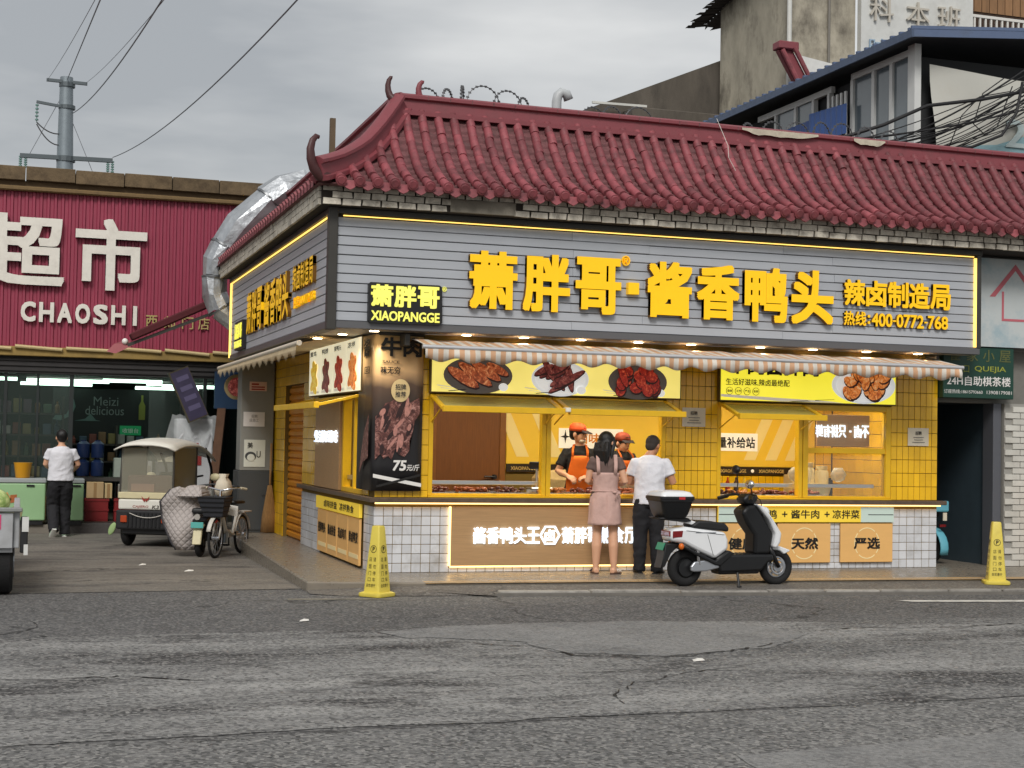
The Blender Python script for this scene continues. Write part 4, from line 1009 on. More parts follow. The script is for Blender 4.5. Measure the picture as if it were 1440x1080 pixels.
lb2 = thing('menu_light_box', 'backlit yellow menu box with a big bowl of meat over the right windows', 'light box', (5.3, -.05, 1.99))
part('casing', MB().box(4.095, 6.48, -.072, -.002, 1.978, 2.50), m_lbf, lb2, bevel=.004)
part('lit_face', MB().box(4.11, 6.465, -.08, -.072, 1.992, 2.488), M('lightbox_lemon', (240, 228, 62), .35, var=.12, vs=1., emis=.6), lb2)
dish(lb2, 6.02, 2.215, .44, .225, m_plate_w, mt_d, [(rq.uniform(-.62, .62), rq.uniform(-.6, .7), .22, .13, rq.uniform(0, 180)) for _ in range(26)])
text('lettering', '牛肉酱拌肉', m_blk, lb2, (4.2, -.0825, 2.30), X, Z, 1.2, .17, 0, .03)
text('lettering', '生活好滋味,辣卤最绝配', m_blk, lb2, (4.17, -.0825, 2.165), X, Z, .84, .085, 0, .012)
for i, s_ in enumerate(('健康', '天然', '严选', '新鲜')):
    part('printed_ring', disc(4.22+i*.115, 2.10, .046, .046, -.0825, -.0802, 20), m_blk, lb2)
    part('printed_ring', disc(4.22+i*.115, 2.10, .040, .040, -.0835, -.0826, 20), MATS['lightbox_lemon'], lb2)
    text('lettering', s_, m_blk, lb2, (4.188+i*.115, -.085, 2.085), X, Z, .064, .032, 0, .012)
part('printed_line', MB().prism([(4.11, 2.06), (5.55, 2.01), (5.75, 1.993), (4.9, 1.993), (4.11, 2.03)], -.0825, -.0802, 'y'), m_wht, lb2)
part('printed_line', MB().prism([(5.0, 1.998), (5.25, 2.012), (5.3, 2.004), (5.06, 1.993)], -.0845, -.0826, 'y').prism([(5.35, 2.02), (5.62, 2.035), (5.62, 2.03), (5.36, 2.013)], -.0845, -.0826, 'y'), m_blk, lb2)
# side light box, four columns
lb3 = thing('menu_light_box', 'backlit menu box with four upright food pictures on the stall side', 'light box', (-.05, 2.1, 2.0))
part('casing', MB().box(-.075, -.002, .45, 3.60, 1.985, 2.615), m_lbf, lb3, bevel=.004)
m_lp = M('lightbox_pale', (232, 226, 196), .35, var=.1, vs=1.5, emis=.5)
for i, mm in enumerate((mt_y, mt_b, mt_c, mt_d)):
    y1 = 3.58-i*.78; part('lit_face', MB().box(-.083, -.075, y1-.77, y1, 2.0, 2.60), m_lp, lb3)
    b = MB()
    for k in range(7): b.ball((-.086-.001*k, y1-.36+.10*math.sin(k*2.1), 2.10+.045*k), .004, .20-.012*k, .07, 10, 8, Quaternion((1, 0, 0), R(20*(-1)**k)))
    part('printed_food', b, mm, lb3, smooth=True)
    text('lettering', ('黄鸡', '鸭脖', '辣鸭头', '凉拌')[i], m_blk, lb3, (-.0855, y1-.06, 2.50), -Y, Z, .42, .07, 0, .02)
    part('printed_line', MB().box(-.0855, -.0832, y1-.7, y1-.1, 2.02, 2.05), m_wht, lb3)
# hanging poster wrapped round the corner
def poster_mat():
    m = bpy.data.materials.new('poster_print'); m.use_nodes = True; MATS['poster_print'] = m
    t = m.node_tree; n = t.nodes; l = t.links.new; p = n['Principled BSDF']
    g = n.new('ShaderNodeNewGeometry'); sp = n.new('ShaderNodeSeparateXYZ'); l(g.outputs['Position'], sp.inputs[0])
    nn = n.new('ShaderNodeTexNoise'); nn.inputs['Scale'].default_value = 2.2; l(g.outputs['Position'], nn.inputs['Vector'])
    ad = n.new('ShaderNodeMath'); ad.operation = 'MULTIPLY_ADD'; ad.inputs[1].default_value = .28; l(nn.outputs['Fac'], ad.inputs[0]); l(sp.outputs[2], ad.inputs[2])
    mr = n.new('ShaderNodeMapRange'); mr.inputs[1].default_value = .9+.14; mr.inputs[2].default_value = 2.6+.14; l(ad.outputs[0], mr.inputs[0])
    r_ = n.new('ShaderNodeValToRGB'); e = r_.color_ramp.elements; l(mr.outputs[0], r_.inputs[0])
    e[0].position = .0; e[0].color = s2l((24, 24, 28))+(1,); e[1].position = 1; e[1].color = s2l((226, 190, 138))+(1,)
    for q, c in ((.45, (30, 26, 26)), (.66, (80, 62, 50)), (.76, (196, 160, 116))): k = e.new(q); k.color = s2l(c)+(1,)
    l(r_.outputs[0], p.inputs['Base Color']); p.inputs['Roughness'].default_value = .38; return m
ps = thing('poster', 'tall dark poster of a joint of meat priced 75 wrapped round the stall corner', 'poster', (.1, -.05, .9))
b = MB(); path = [(-.07, .62), (-.055, .3), (-.05, .06), (-.045, -.02), (-.02, -.06), (.05, -.07), (.25, -.066), (.42, -.06), (.505, -.055)]
for i, (x, y) in enumerate(path):
    for j in range(7):
        z = .895+(2.60-.895)*j/6; wv = .006*math.sin(i*1.9+j*1.3)
        b.v.append((x, y-wv*(i > 3), z))
b.f += [(i*7+j, (i+1)*7+j, (i+1)*7+j+1, i*7+j+1) for i in range(len(path)-1) for j in range(6)]
o = part('sheet', b, poster_mat(), ps, smooth=True); sm = o.modifiers.new('thick', 'SOLIDIFY'); sm.thickness = .004
mt_p = meat('beef_joint', (44, 22, 22), (108, 66, 60), (206, 160, 150), 0)
b = MB(); YP = -.088
jo = [(-.02, 1.22), (.03, 1.30), (.08, 1.25), (.13, 1.28), (.17, 1.24), (.21, 1.36), (.25, 1.28), (.31, 1.27), (.36, 1.34), (.365, 1.46), (.40, 1.54), (.42, 1.66), (.47, 1.74), (.465, 1.92), (.36, 1.86), (.30, 1.98), (.24, 1.95), (.16, 1.88), (.08, 1.84), (.03, 1.76), (-.02, 1.70)]
jo = [(x+random.uniform(-.008, .008), z+random.uniform(-.01, .01)) for x, z in jo]
bmj = bmesh.new(); fj = bmj.faces.new([bmj.verts.new((x, YP+.006, z)) for x, z in jo]); bmesh.ops.triangulate(bmj, faces=[fj]); mej = bpy.data.meshes.new('printed_joint'); bmj.to_mesh(mej); bmj.free()
part('printed_joint', mej, mt_p, ps)
part('printed_joint', MB().prism([(.02, 1.72), (.12, 1.62), (.24, 1.5), (.34, 1.3), (.42, 1.12), (.40, 1.08), (.25, 1.2), (.02, 1.25)], -.082, -.079, 'x'), mt_p, ps)
rq = random.Random(3); dk = M('meat_dark', (46, 24, 24), .5, var=.4, vs=30); lt = M('meat_pale', (176, 124, 114), .45, var=.35, vs=24)
for col_, n_, nm_ in ((dk, 12, 'printed_shade'), (lt, 11, 'printed_sinew')):
    b = MB()
    for k in range(n_):
        x = rq.uniform(.03, .36); z = rq.uniform(1.34, 1.82); b.ball((x, YP+.0045-.0003*k-(.004 if col_ is lt else 0), z), rq.uniform(.012, .028), .0004, rq.uniform(.04, .11), 10, 8, Quaternion((0, 1, 0), R(rq.uniform(-10, 45))))
    part(nm_, b, col_, ps, kind='stuff')
m_gold = M('seal_gold', (196, 174, 128), .5)
sl_o = part('printed_seal', disc(.245, 1.99, .105, .125, YP-.006, YP-.003, 30), m_gold, ps)
text('lettering', '招牌', m_trim, sl_o, (.185, YP-.008, 1.995), X, Z, .12, .065, 0, .01); text('lettering', '推荐', m_trim, sl_o, (.185, YP-.008, 1.915), X, Z, .12, .065, 0, .01)
text('lettering', '牛肉', m_blk, ps, (.02, -.081, 2.36), X, Z, .46, .21, 0, .03)
text('lettering', '酱', m_blk, ps, (-.072, .36, 2.36), -Y, Z, .30, .21, 0, .02)
text('lettering', 'SAUCE', m_blk, ps, (.04, -.081, 2.285), X, Z, .19, .03, 0, .01)
text('lettering', '味无穷', m_blk, ps, (.02, -.081, 2.17), X, Z, .22, .08, 0, .015); text('lettering', '回', m_blk, ps, (-.072, .3, 2.17), -Y, Z, .25, .08, 0, .015)
m_pw = M('print_white', (226, 224, 220), .5)
text('lettering', '75', m_pw, ps, (.17, -.083, 1.115), X, Z, .15, .115, 0, .03, shear=.15); text('lettering', '元/斤', m_pw, ps, (.33, -.083, 1.115), X, Z, .14, .07, 0, .02, shear=.15)
part('printed_ribbon', MB().prism([(-.04, 1.04), (.5, .94), (.5, .98), (-.04, 1.08)], -.086, -.083, 'y'), m_pw, ps)
part('printed_ribbon', MB().prism([(.0, .93), (.49, 1.06), (.49, 1.085), (.0, .955)], -.0895, -.0865, 'y'), m_blk, ps)
part('roller', MB().tube([(.0, -.075, 2.61), (.51, -.06, 2.61)], .022, 10), m_trim, ps, smooth='auto')
# paper notices
m_note = M('notice_paper', (222, 212, 190), .8, var=.04)
def notice(x0, x1, z0, z1, lab, face='front', px=0.):
    b = MB(); n_ = 6
    for i in range(n_+1):
        u = x0+(x1-x0)*i/n_; cv = .006*abs(math.sin(i*1.1))
        for z in (z0, z1): b.v.append((u, -.010-cv, z) if face == 'front' else (px-.010-cv, u, z))
    b.f += [(i*2, i*2+2, i*2+3, i*2+1) for i in range(n_)]
    t = solo('paper_notice', b, m_note, lab, 'notice'); sm = t.modifiers.new('thick', 'SOLIDIFY'); sm.thickness = .002
    w_ = x1-x0
    if face == 'front':
        text('lettering', '招聘', m_blk, t, (x0+w_*.34, -.021, z1-.085), X, Z, w_*.3, .045, 0, .01)
        for k, s_ in enumerate((.5, .42, .6)): part('printed_line', MB().box(x0+w_*(.5-s_/2), x0+w_*(.5+s_/2), -.021, -.0195, z1-.12-.03*k, z1-.112-.03*k), M('grey_print', (120, 116, 110), .7), t)
    return t
notice(3.65, 3.945, 1.67, 1.89, 'cream paper notice on the yellow tiles between the serving windows')
notice(6.69, 6.985, 1.495, 1.715, 'cream paper notice on the yellow tiles at the right end of the stall')
# ------------------------------------------------------------------ supermarket on the left
m_corr = M('magenta_metal', (150, 58, 80), .5, .1, var=.07, vs=2, dirt=.3, dcol=(110, 44, 56), ds=2.5, stretch=(3, 1, .4))
m_ltr = M('white_letter', (226, 222, 212), .5, var=.04, dirt=.3, dcol=(150, 140, 130), ds=4)
sm_ = thing('supermarket', 'low supermarket with a magenta corrugated fascia and open dark shopfront', 'shop', (-4.5, 12, -.2))
SY = 10.0
# corrugated sheet fascia, rib by rib
b = MB(); x = -14.0; z0, z1 = 2.86, 5.5; xs = []
while x < 1.2: xs += [(x, 0), (x+.045, 0), (x+.06, -.028), (x+.095, -.028), (x+.11, 0)]; x += .115
for i, (xx_, d) in enumerate(xs): b.v += [(xx_, SY-.05+d, z0), (xx_, SY-.05+d, z1)]
b.f += [(2*i, 2*i+2, 2*i+3, 2*i+1) for i in range(len(xs)-1)]
fas = part('fascia', b, m_corr, sm_)
part('fascia_core', MB().box(-14, 1.2, SY, SY+.25, 2.86, 5.5), M('core_dark', (60, 50, 48), .9), sm_)
cop = part('parapet', MB().box(-14, 1.2, SY-.06, SY+.5, 5.50, 5.60), M('parapet_brown', (98, 80, 58), .9, var=.3, dirt=.6, dcol=(50, 40, 30)), sm_)
m_cop = M('coping_stone', (104, 88, 66), .95, var=.3, vs=5, objrand=.14, dirt=.9, dcol=(56, 44, 32), ds=4, bump=.4, bs=25)
me = MB().box(-.389, .389, 0, .6, 0, .23).mesh('coping_stone'); me.materials.append(m_cop)
for i in range(18):
    x = -12.8+i*.79
    o = inst('coping_stone', me, cop, (x, SY-.16, 5.602+random.uniform(-.008, .008)), (0, 0, random.uniform(-.01, .01))); bv = o.modifiers.new('bevel', 'BEVEL'); bv.width = .007
part('gutter', MB().box(-14, 1.2, SY-.18, SY-.07, 5.42, 5.50), M('gutter_tan', (110, 88, 54), .7, var=.2), sm_, bevel=.02)
part('lower_trim', MB().box(-14, .6, SY-.16, SY+.2, 2.70, 2.855), M('trim_ochre', (150, 124, 66), .7, var=.25, dirt=.6), sm_, bevel=.01)
pb = part('shutter_housing', MB().box(-14, .6, SY-.05, SY+.3, 2.42, 2.70), M('housing_dark', (44, 42, 42), .7, var=.2), sm_)
for i in range(3): part('housing_rib', MB().box(-14, .6, SY-.075, SY-.05, 2.45+i*.085, 2.50+i*.085), MATS['housing_dark'], pb, bevel=.008)
m_cond = M('conduit_cream', (196, 176, 128), .6, var=.1)
rr = random.Random(4)
for i in range(6):
    x0 = -4.6+i*.80; part('conduit', MB().tube([(x0, SY-.19, 2.86+rr.uniform(-.02, .02)), (x0+.74, SY-.19, 2.83+rr.uniform(-.02, .02))], .03, 8), m_cond, sm_, smooth='auto')
# interior box
part('floor', MB().box(-14, .6, SY-.1, 16, -.3, -.045), M('shop_floor', (92, 84, 74), .4, var=.15), sm_)
part('step', MB().box(-14, .4, SY-.42, SY-.1, -.25, -.05), M('step_concrete', (128, 122, 112), .9, var=.2, dirt=.5, bump=.2), sm_, bevel=.01)
part('step_mat', MB().box(-2.95, -1.2, SY-.44, SY-.12, -.22, -.038), M('mat_dark', (76, 72, 70), .95, var=.2, vs=30), sm_, bevel=.006)
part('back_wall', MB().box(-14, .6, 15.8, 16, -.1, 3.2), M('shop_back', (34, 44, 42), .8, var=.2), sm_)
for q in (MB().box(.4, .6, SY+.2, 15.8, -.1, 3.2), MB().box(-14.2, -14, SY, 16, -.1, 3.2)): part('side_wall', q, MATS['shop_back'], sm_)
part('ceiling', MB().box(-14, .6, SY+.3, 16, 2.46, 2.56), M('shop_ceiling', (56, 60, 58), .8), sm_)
part('roof', MB().box(-14, 1.2, SY+.25, 16.2, 5.3, 5.45).box(-14, 1.2, 16, 16.2, 2.8, 5.3), MATS['core_dark'], sm_)
m_tube = M('fluorescent', (235, 255, 245), .5, emis=2.2, ecol=(214, 255, 232))
nm = ['front left', 'left', 'middle left', 'centre', 'right', 'far right', 'rear left', 'rear right']
for i, (x0, x1, y, z) in enumerate(((-4.6, -3.75, 10.6, 2.34), (-3.55, -2.3, 12.2, 2.39), (-3.7, -2.4, 13.6, 2.36), (-2.35, -1.35, 10.7, 2.36), (-1.5, -.3, 12.2, 2.37), (-1.6, -.4, 13.6, 2.33), (-3.6, -2.2, 11.5, 2.36), (-1.3, -.2, 11.3, 2.31))):
    t = thing('fluorescent_lamp', 'lit fluorescent tube on the shop ceiling, %s' % nm[i], 'lamp', ((x0+x1)/2, y, z), 0, 'shop ceiling tubes')
    part('tube', MB().tube([(x0, y, z), (x1, y, z)], .028, 8), m_tube, t)
    part('batten', MB().box(x0, x1, y-.04, y+.04, z+.03, z+.06), M('batten_white', (220, 220, 215), .5), t)
area('shop_light', (-2.6, 12.3, 2.43), 3, 2, 5.5, (.86, 1, .92)); area('shop_light', (-6.5, 12.3, 2.43), 3, 2, 5, (.86, 1, .92))
# glass front
m_gl = glass('shop_glass', (120, 138, 130), .08, .08)
m_alu = M('dark_aluminium', (58, 62, 62), .4, .6)
sf = part('shopfront', MB().box(-4.9, -.66, SY, SY+.06, -.06, -.04), m_alu, sm_)
for x0, x1 in ((-4.30, -4.22), (-3.95, -3.90), (-3.44, -3.40), (-2.92, -2.85), (-1.10, -1.04), (-.72, -.66)): part('mullion', MB().box(x0, x1, SY, SY+.06, -.04, 2.42), m_alu, sf)
for x0, x1 in ((-4.9, -4.30), (-4.22, -3.95), (-3.90, -3.44), (-3.40, -2.92), (-1.62, -1.10), (-1.04, -.72)): part('pane', MB().box(x0, x1, SY+.02, SY+.03, -.04, 2.42), m_gl, sf)
for i in range(5):
    x0 = -9.9+i; part('mullion', MB().box(x0, x0+.06, SY, SY+.06, -.04, 2.42), m_alu, sf); part('pane', MB().box(x0+.06, x0+1, SY+.02, SY+.03, -.04, 2.42), m_gl, sf)
# menu wall inside
mw = part('painted_board', MB().box(-3.1, -1.0, 13.9, 13.95, 1.3, 2.3), M('board_black', (18, 24, 24), .6), sm_)
m_chalk = M('chalk', (120, 130, 128), .7)
text('lettering', 'Meizi', m_chalk, mw, (-2.35, 13.895, 1.98), X, Z, .46, .17, 0, .0); text('lettering', 'delicious', m_chalk, mw, (-2.5, 13.895, 1.80), X, Z, .72, .17, 0, .0)
part('painted_wave', MB().prism([(-3.05, 1.78), (-2.85, 1.80), (-2.75, 2.0), (-2.72, 2.1), (-2.68, 1.95), (-2.75, 1.78), (-2.95, 1.68), (-3.1, 1.7)], 13.893, 13.897, 'y').prism([(-2.7, 1.68), (-2.5, 1.72), (-2.4, 1.82), (-2.3, 1.70), (-2.2, 1.68)], 13.893, 13.897, 'y'), M('board_teal', (92, 116, 112), .7), mw)
part('painted_bottle', MB().prism([(-1.50, 1.72), (-1.38, 1.72), (-1.38, 2.0), (-1.42, 2.08), (-1.42, 2.2), (-1.46, 2.2), (-1.46, 2.08), (-1.50, 2.0)], 13.893, 13.897, 'y'), M('board_yellow', (130, 132, 56), .7), mw)
gs_ = solo('shop_sign', MB().box(-1.85, -1.45, 13.86, 13.89, 1.42, 1.60), M('sign_green', (20, 120, 70), .5, emis=.25), 'small green notice above the shop shelves', 'sign')
text('lettering', '收银台', m_pw, gs_, (-1.80, 13.855, 1.46), X, Z, .30, .09, 0, .01)
# shelves with goods
m_shelf = M('shelf_dark', (62, 58, 54), .6)
shp = thing('shelf_unit', 'dark rear shelving full of small goods inside the supermarket', 'shelves', (-2.1, 13.2, -.045))
for z in (.2, .55, .9, 1.22): part('shelf', MB().box(-3.0, -.9, 13.0, 13.5, z, z+.03), m_shelf, shp)
for x in (-3.0, -1.95, -.93): part('upright', MB().box(x-.015, x+.015, 13.02, 13.48, -.045, 1.6), m_shelf, shp)
gcol = [(112, 58, 48), (126, 116, 70), (62, 82, 100), (150, 150, 144), (66, 88, 68), (120, 92, 62), (86, 66, 80)]
gm = [M('goods_%d' % i, c, .5, var=.15, vs=12) for i, c in enumerate(gcol)]
rr = random.Random(12)
def bottle(x, y, z, r_, h_): return MB().tube([(x, y, z), (x, y, z+h_*.6), (x, y, z+h_*.78), (x, y, z+h_)], [r_, r_, r_*.4, r_*.4], 8)
rows_n = ('bottom', 'second', 'third', 'top'); ordn = ['leftmost', 'second from left', 'third from left', 'fourth from left', 'fifth from left', 'middle', 'seventh from left', 'eighth from left', 'ninth from left', 'tenth from left', 'eleventh from left', 'rightmost']
for zi, z in enumerate((.232, .582, .932, 1.252)):
    for k in range(12):
        x = -2.9+k*.172; h_ = rr.uniform(.14, .26); g_ = rr.randrange(7)
        if rr.random() < .5: solo('bottle', bottle(x, 13.15, z, .045, h_), gm[g_], 'bottle on the %s shop shelf, %s' % (rows_n[zi], ordn[k]), 'bottle', 'goods on the shop shelves')
        else: solo('packet', MB().box(x-.065, x+.065, 13.06, 13.2, z, z+h_*.9), gm[g_], 'packet on the %s shop shelf, %s' % (rows_n[zi], ordn[k]), 'packet', 'goods on the shop shelves', bevel=.008)
sh2 = thing('shelf_unit', 'dark shelving with mixed goods behind the left shop glass', 'shelves', (-3.6, 11.9, -.045))
for z in (.62, 1.0, 1.38, 1.76): part('shelf', MB().box(-4.5, -2.95, 11.75, 12.1, z, z+.03), m_shelf, sh2)
for x in (-4.5, -3.7, -2.96): part('upright', MB().box(x-.015, x+.015, 11.77, 12.08, -.045, 2.1), m_shelf, sh2)
for zi, z in enumerate((.652, 1.032, 1.412, 1.792)):
    for k in range(9):
        x = -4.42+k*.17; h_ = rr.uniform(.16, .30); g_ = rr.randrange(7); lab = 'on the %s shelf behind the left shop glass, %s' % (rows_n[zi], ordn[k])
        if rr.random() < .35: solo('bottle', bottle(x, 11.9, z, .045, h_), gm[g_], 'bottle '+lab, 'bottle', 'goods behind the left glass')
        else: solo('packet', MB().box(x-.07, x+.07, 11.8, 11.95, z, z+h_*.9), gm[g_], 'packet '+lab, 'packet', 'goods behind the left glass', bevel=.008)
m_red = M('crate_red', (128, 28, 30), .5, var=.1)
def crate(x0, x1, y0, y1, z0, z1, mat, lab):
    t = thing('crate', lab, 'crate', ((x0+x1)/2, (y0+y1)/2, z0), 0, 'crates in the shop')
    b = MB(); b.box(x0, x1, y0, y1, z0, z0+.02)
    for q in ((x0, x1, y0, y0+.02), (x0, x1, y1-.02, y1), (x0, x0+.02, y0+.02, y1-.02), (x1-.02, x1, y0+.02, y1-.02)): b.box(*q, z0+.02, z1)
    part('shell', b, mat, t, bevel=.006); part('rim', MB().box(x0-.012, x1+.012, y0-.012, y0, z1-.04, z1).box(x0-.012, x1+.012, y0-.012, y0, (z0+z1)/2-.015, (z0+z1)/2+.015), mat, t)
crate(-2.60, -2.22, 10.35, 10.7, -.045, .34, m_red, 'dark red crate right of the walking man inside the shop')
crate(-2.12, -1.55, 10.35, 10.7, -.045, .34, m_red, 'dark red crate with a white carton on it, left of the tricycle')
def carton(x0, x1, y0, y1, z0, z1, col, lab, nm_='carton'):
    t = solo(nm_, MB().box(x0, x1, y0, y1, z0, z1), M('carton_%d_%d_%d' % col, col, .8, var=.12, vs=6), lab, 'carton', bevel=.006)
    part('tape', MB().box((x0+x1)/2-.025, (x0+x1)/2+.025, y0-.002, y0-.0005, z0+.01, z1-.01), M('tape_tan', (150, 120, 80), .4), t); return t
carton(-2.05, -1.60, 10.38, 10.68, .345, .58, (190, 186, 176), 'white carton on the right red crate')
carton(-1.92, -1.50, 10.75, 10.95, .34, .90, (150, 140, 124), 'tall grey board standing behind the white carton')
carton(-2.58, -2.30, 10.4, 10.6, .345, .62, (176, 150, 110), 'left patterned tan carton on the left red crate')
carton(-2.28, -2.16, 10.4, 10.6, .345, .60, (186, 164, 120), 'narrow tan carton right of the patterned tan one')
m_blue = M('bottle_blue', (36, 54, 96), .3, var=.15)
for i, (x, z, lab) in enumerate(((-2.62, .70, 'lower left blue water bottle stack beside the walking man'), (-2.38, .70, 'lower right blue water bottle of the stack'), (-2.62, 1.02, 'upper left blue water bottle of the stack'), (-2.38, 1.02, 'upper right blue water bottle of the stack'))):
    solo('water_bottle', MB().tube([(x, 11.2, z), (x, 11.2, z+.02), (x, 11.2, z+.24), (x, 11.2, z+.29), (x, 11.2, z+.31)], [.10, .11, .11, .05, .05], 14), m_blue, lab, 'bottle', 'blue water bottles', smooth='auto')
solo('display_table', MB().box(-2.8, -1.4, 11.0, 11.5, .62, .68).box(-2.75, -2.69, 11.05, 11.45, -.045, .62).box(-1.5, -1.44, 11.05, 11.45, -.045, .62), m_shelf, 'dark table carrying the blue bottles in the shop', 'table')
for i, (x, c) in enumerate(((-2.1, (150, 160, 150)), (-1.75, (180, 176, 170)))):
    carton(x, x+.3, 11.1, 11.4, .682, .682+.34-.05*i, c, 'pale carton on the dark shop table, %s of two' % ('left' if i == 0 else 'right'))
rr = random.Random(44)
cl = [(150, 120, 70), (170, 150, 60), (90, 100, 110), (130, 70, 50), (110, 120, 90), (160, 150, 130), (70, 90, 120), (140, 110, 50)]
for i in range(14):
    x = -4.25+(i % 7)*.21; z = -.045+(i//7)*.42; c = cl[rr.randrange(8)]
    carton(x, x+.19, 10.9+.05*rr.random(), 11.2, z if i < 7 else .36, (z if i < 7 else .36)+(.40 if i < 7 else rr.uniform(.2, .4)), c, 'carton stacked behind the shop glass, %s row, %s' % ('lower' if i < 7 else 'upper', ordn[i % 7]))
# chest freezers with a bucket
def freezer(x0, x1, col, lab):
    t = thing('chest_freezer', lab, 'freezer', ((x0+x1)/2, 9.75, -.05))
    part('body', MB().box(x0, x1, 9.5, 10.0, .02, .62), M('freezer_%d' % col[0], col, .4, var=.06, vs=3), t, bevel=.02, seg=2)
    part('lid', MB().box(x0-.01, x1+.01, 9.49, 10.01, .625, .70), M('freezer_lid', (170, 176, 176), .3, .2), t, bevel=.012)
    part('base', MB().box(x0+.03, x1-.03, 9.53, 9.97, -.05, .02), m_black, t); part('handle', MB().box((x0+x1)/2+.1, (x0+x1)/2+.22, 9.478, 9.492, .57, .60), m_black, t)
    return t
fz = freezer(-4.05, -3.26, (150, 188, 140), 'light green chest freezer under the yellow bucket')
for q, c in ((MB().prism([(-3.95, .35), (-3.85, .48), (-3.78, .36), (-3.84, .28)], 9.494, 9.498, 'y'), (222, 150, 90)), (MB().prism([(-3.80, .30), (-3.70, .32), (-3.70, .44), (-3.80, .43)], 9.494, 9.498, 'y'), (170, 96, 50)), (MB().prism([(-3.82, .1), (-3.62, .08), (-3.6, .2), (-3.75, .25)], 9.494, 9.498, 'y'), (150, 140, 100))):
    part('printed_picture', q, M('print_%d' % c[0], c, .5, var=.2, vs=20), fz)
fz2 = freezer(-3.20, -2.66, (150, 196, 176), 'pale patterned freezer behind the walking man')
solo('bucket', MB().tube([(-3.62, 9.72, .70), (-3.62, 9.72, .71), (-3.62, 9.72, .93), (-3.62, 9.72, .95)], [.10, .11, .14, .15], 16), M('bucket_yellow', (222, 158, 30), .45), 'yellow plastic bucket on the green chest freezer', 'bucket', smooth='auto')
# big sign characters
sg = thing('shop_lettering', 'white 超市 characters and CHAOSHI on the magenta fascia', 'sign', (-3.2, SY-.1, 3.2))
text('letter', '超', m_ltr, sg, (-4.42, SY-.085, 3.84), X, Z, 1.36, 1.20, .09, .022)
text('letter', '市', m_ltr, sg, (-2.90, SY-.085, 3.84), X, Z, 1.16, 1.20, .09, .022)
for i, ch in enumerate('CHAOSHI'): text('letter', ch, m_ltr, sg, (-3.73+i*.288 if i < 6 else -1.935, SY-.085, 3.27+.0), X, Z, .235 if ch != 'I' else .065, .33, .06, .035)
sg2 = thing('shop_lettering', 'small faded gold characters ending in 店 at the fascia corner', 'sign', (-1.2, SY-.1, 3.2))
for ch, x in zip('西郊门店', (-1.72, -1.42, -1.12, -.85)): text('letter', ch, M('faded_gold', (176, 158, 100), .6), sg2, (x, SY-.085, 3.25), X, Z, .19, .21, .02, .008)
# folded dark red awning with its arm
aw3 = thing('awning', 'dark red folded awning slanting below the silver duct', 'awning', (-1.5, 8.8, 2.9))
m_dred = M('awning_maroon', (78, 18, 26), .8, var=.12)
part('folded_cloth', MB().bar((-2.05, 8.55, 2.99), (-.70, 8.55, 3.65), .3, .12), m_dred, aw3, bevel=.02)
part('arm', MB().bar((-2.10, 8.50, 2.86), (-.75, 8.5, 3.44), .05, .05), m_trim, aw3)
part('end_cap', MB().ball((-2.14, 8.5, 2.92), .05), M('cap_white', (230, 228, 222), .4), aw3, smooth=True)
part('loose_flap', MB().add([(-2.1, 8.5, 2.95), (-2.0, 8.48, 2.87), (-2.28, 8.45, 2.72), (-2.42, 8.5, 2.75), (-2.3, 8.53, 2.88)], [(0, 1, 2, 3, 4)]), M('flap_pink', (150, 84, 88), .8), aw3)
# silver foil duct
m_foil = M('foil_duct', (176, 180, 184), .42, .75, var=.18, vs=5, bump=.8, bs=7, rvar=.15)
duct = thing('exhaust_duct', 'large crinkled silver exhaust duct bending down beside the stall roof', 'duct', (-.6, 7.9, 3.2))
dp = [(1.1, 7.85, 5.55), (.55, 7.85, 5.52), (.22, 7.85, 5.42), (-.02, 7.85, 5.22), (-.45, 7.85, 4.75), (-.70, 7.85, 4.42), (-.82, 7.85, 4.2), (-.845, 7.85, 3.95), (-.83, 7.85, 3.68), (-.74, 7.85, 3.45), (-.55, 7.85, 3.30), (-.2, 7.85, 3.27)]
rads = [.22, .23, .25, .24, .29, .23, .2, .185, .19, .2, .2, .2]
sec = [dp[:4], dp[3:6], dp[5:8], dp[7:10], dp[9:]]; sr = [rads[:4], rads[3:6], rads[5:8], rads[7:10], rads[9:]]
for a, r_ in zip(sec, sr):
    b = MB(); b.tube(a, r_, 11); 
    b.v = [(x+random.uniform(-.022, .022), y+random.uniform(-.022, .022), z+random.uniform(-.022, .022)) for x, y, z in b.v]
    part('duct_section', b, m_foil, duct)
for i in (3, 5, 7, 9):
    p0 = Vector(dp[i]); t_ = (Vector(dp[min(i+1, 11)])-Vector(dp[i-1])).normalized()
    part('clamp_band', MB().tube([p0-t_*.015, p0+t_*.015], rads[i]+.014, 18), M('band_steel', (120, 122, 124), .4, .8), duct, smooth='auto')
# passage between the shop and the stall
part_dark = M('passage_dark', (36, 34, 34), .9, var=.2)
solo('passage_wall', MB().box(.02, 1.0, 9.4, 9.6, -.2, 3.0), part_dark, 'dark end wall of the passage between the shop and the stall', 'wall')
bs2 = solo('shop_sign', MB().box(-.62, .0, 9.25, 9.32, 1.90, 2.52), M('sign_blue', (22, 52, 82), .5, var=.2), 'dim dark blue board in the passage behind the stall', 'sign')
tl_ = thing('light_box', 'unlit purple light box hanging tilted over the white fridge', 'light box', (-.95, 9.1, 1.6), world=False)
o = part('casing', MB().box(-.17, .17, -.08, .08, -.44, .44), M('lightbox_black', (70, 62, 40), .6), tl_); o.location = (-.12, 0, .52); o.rotation_euler = (0, R(-24), 0)
o2 = part('print', MB().box(-.15, .16, -.085, -.081, -.42, .42), M('lightbox_purple', (50, 44, 72), .5, var=.25, vs=6), tl_); o2.location = (-.12, 0, .52); o2.rotation_euler = (0, R(-24), 0)
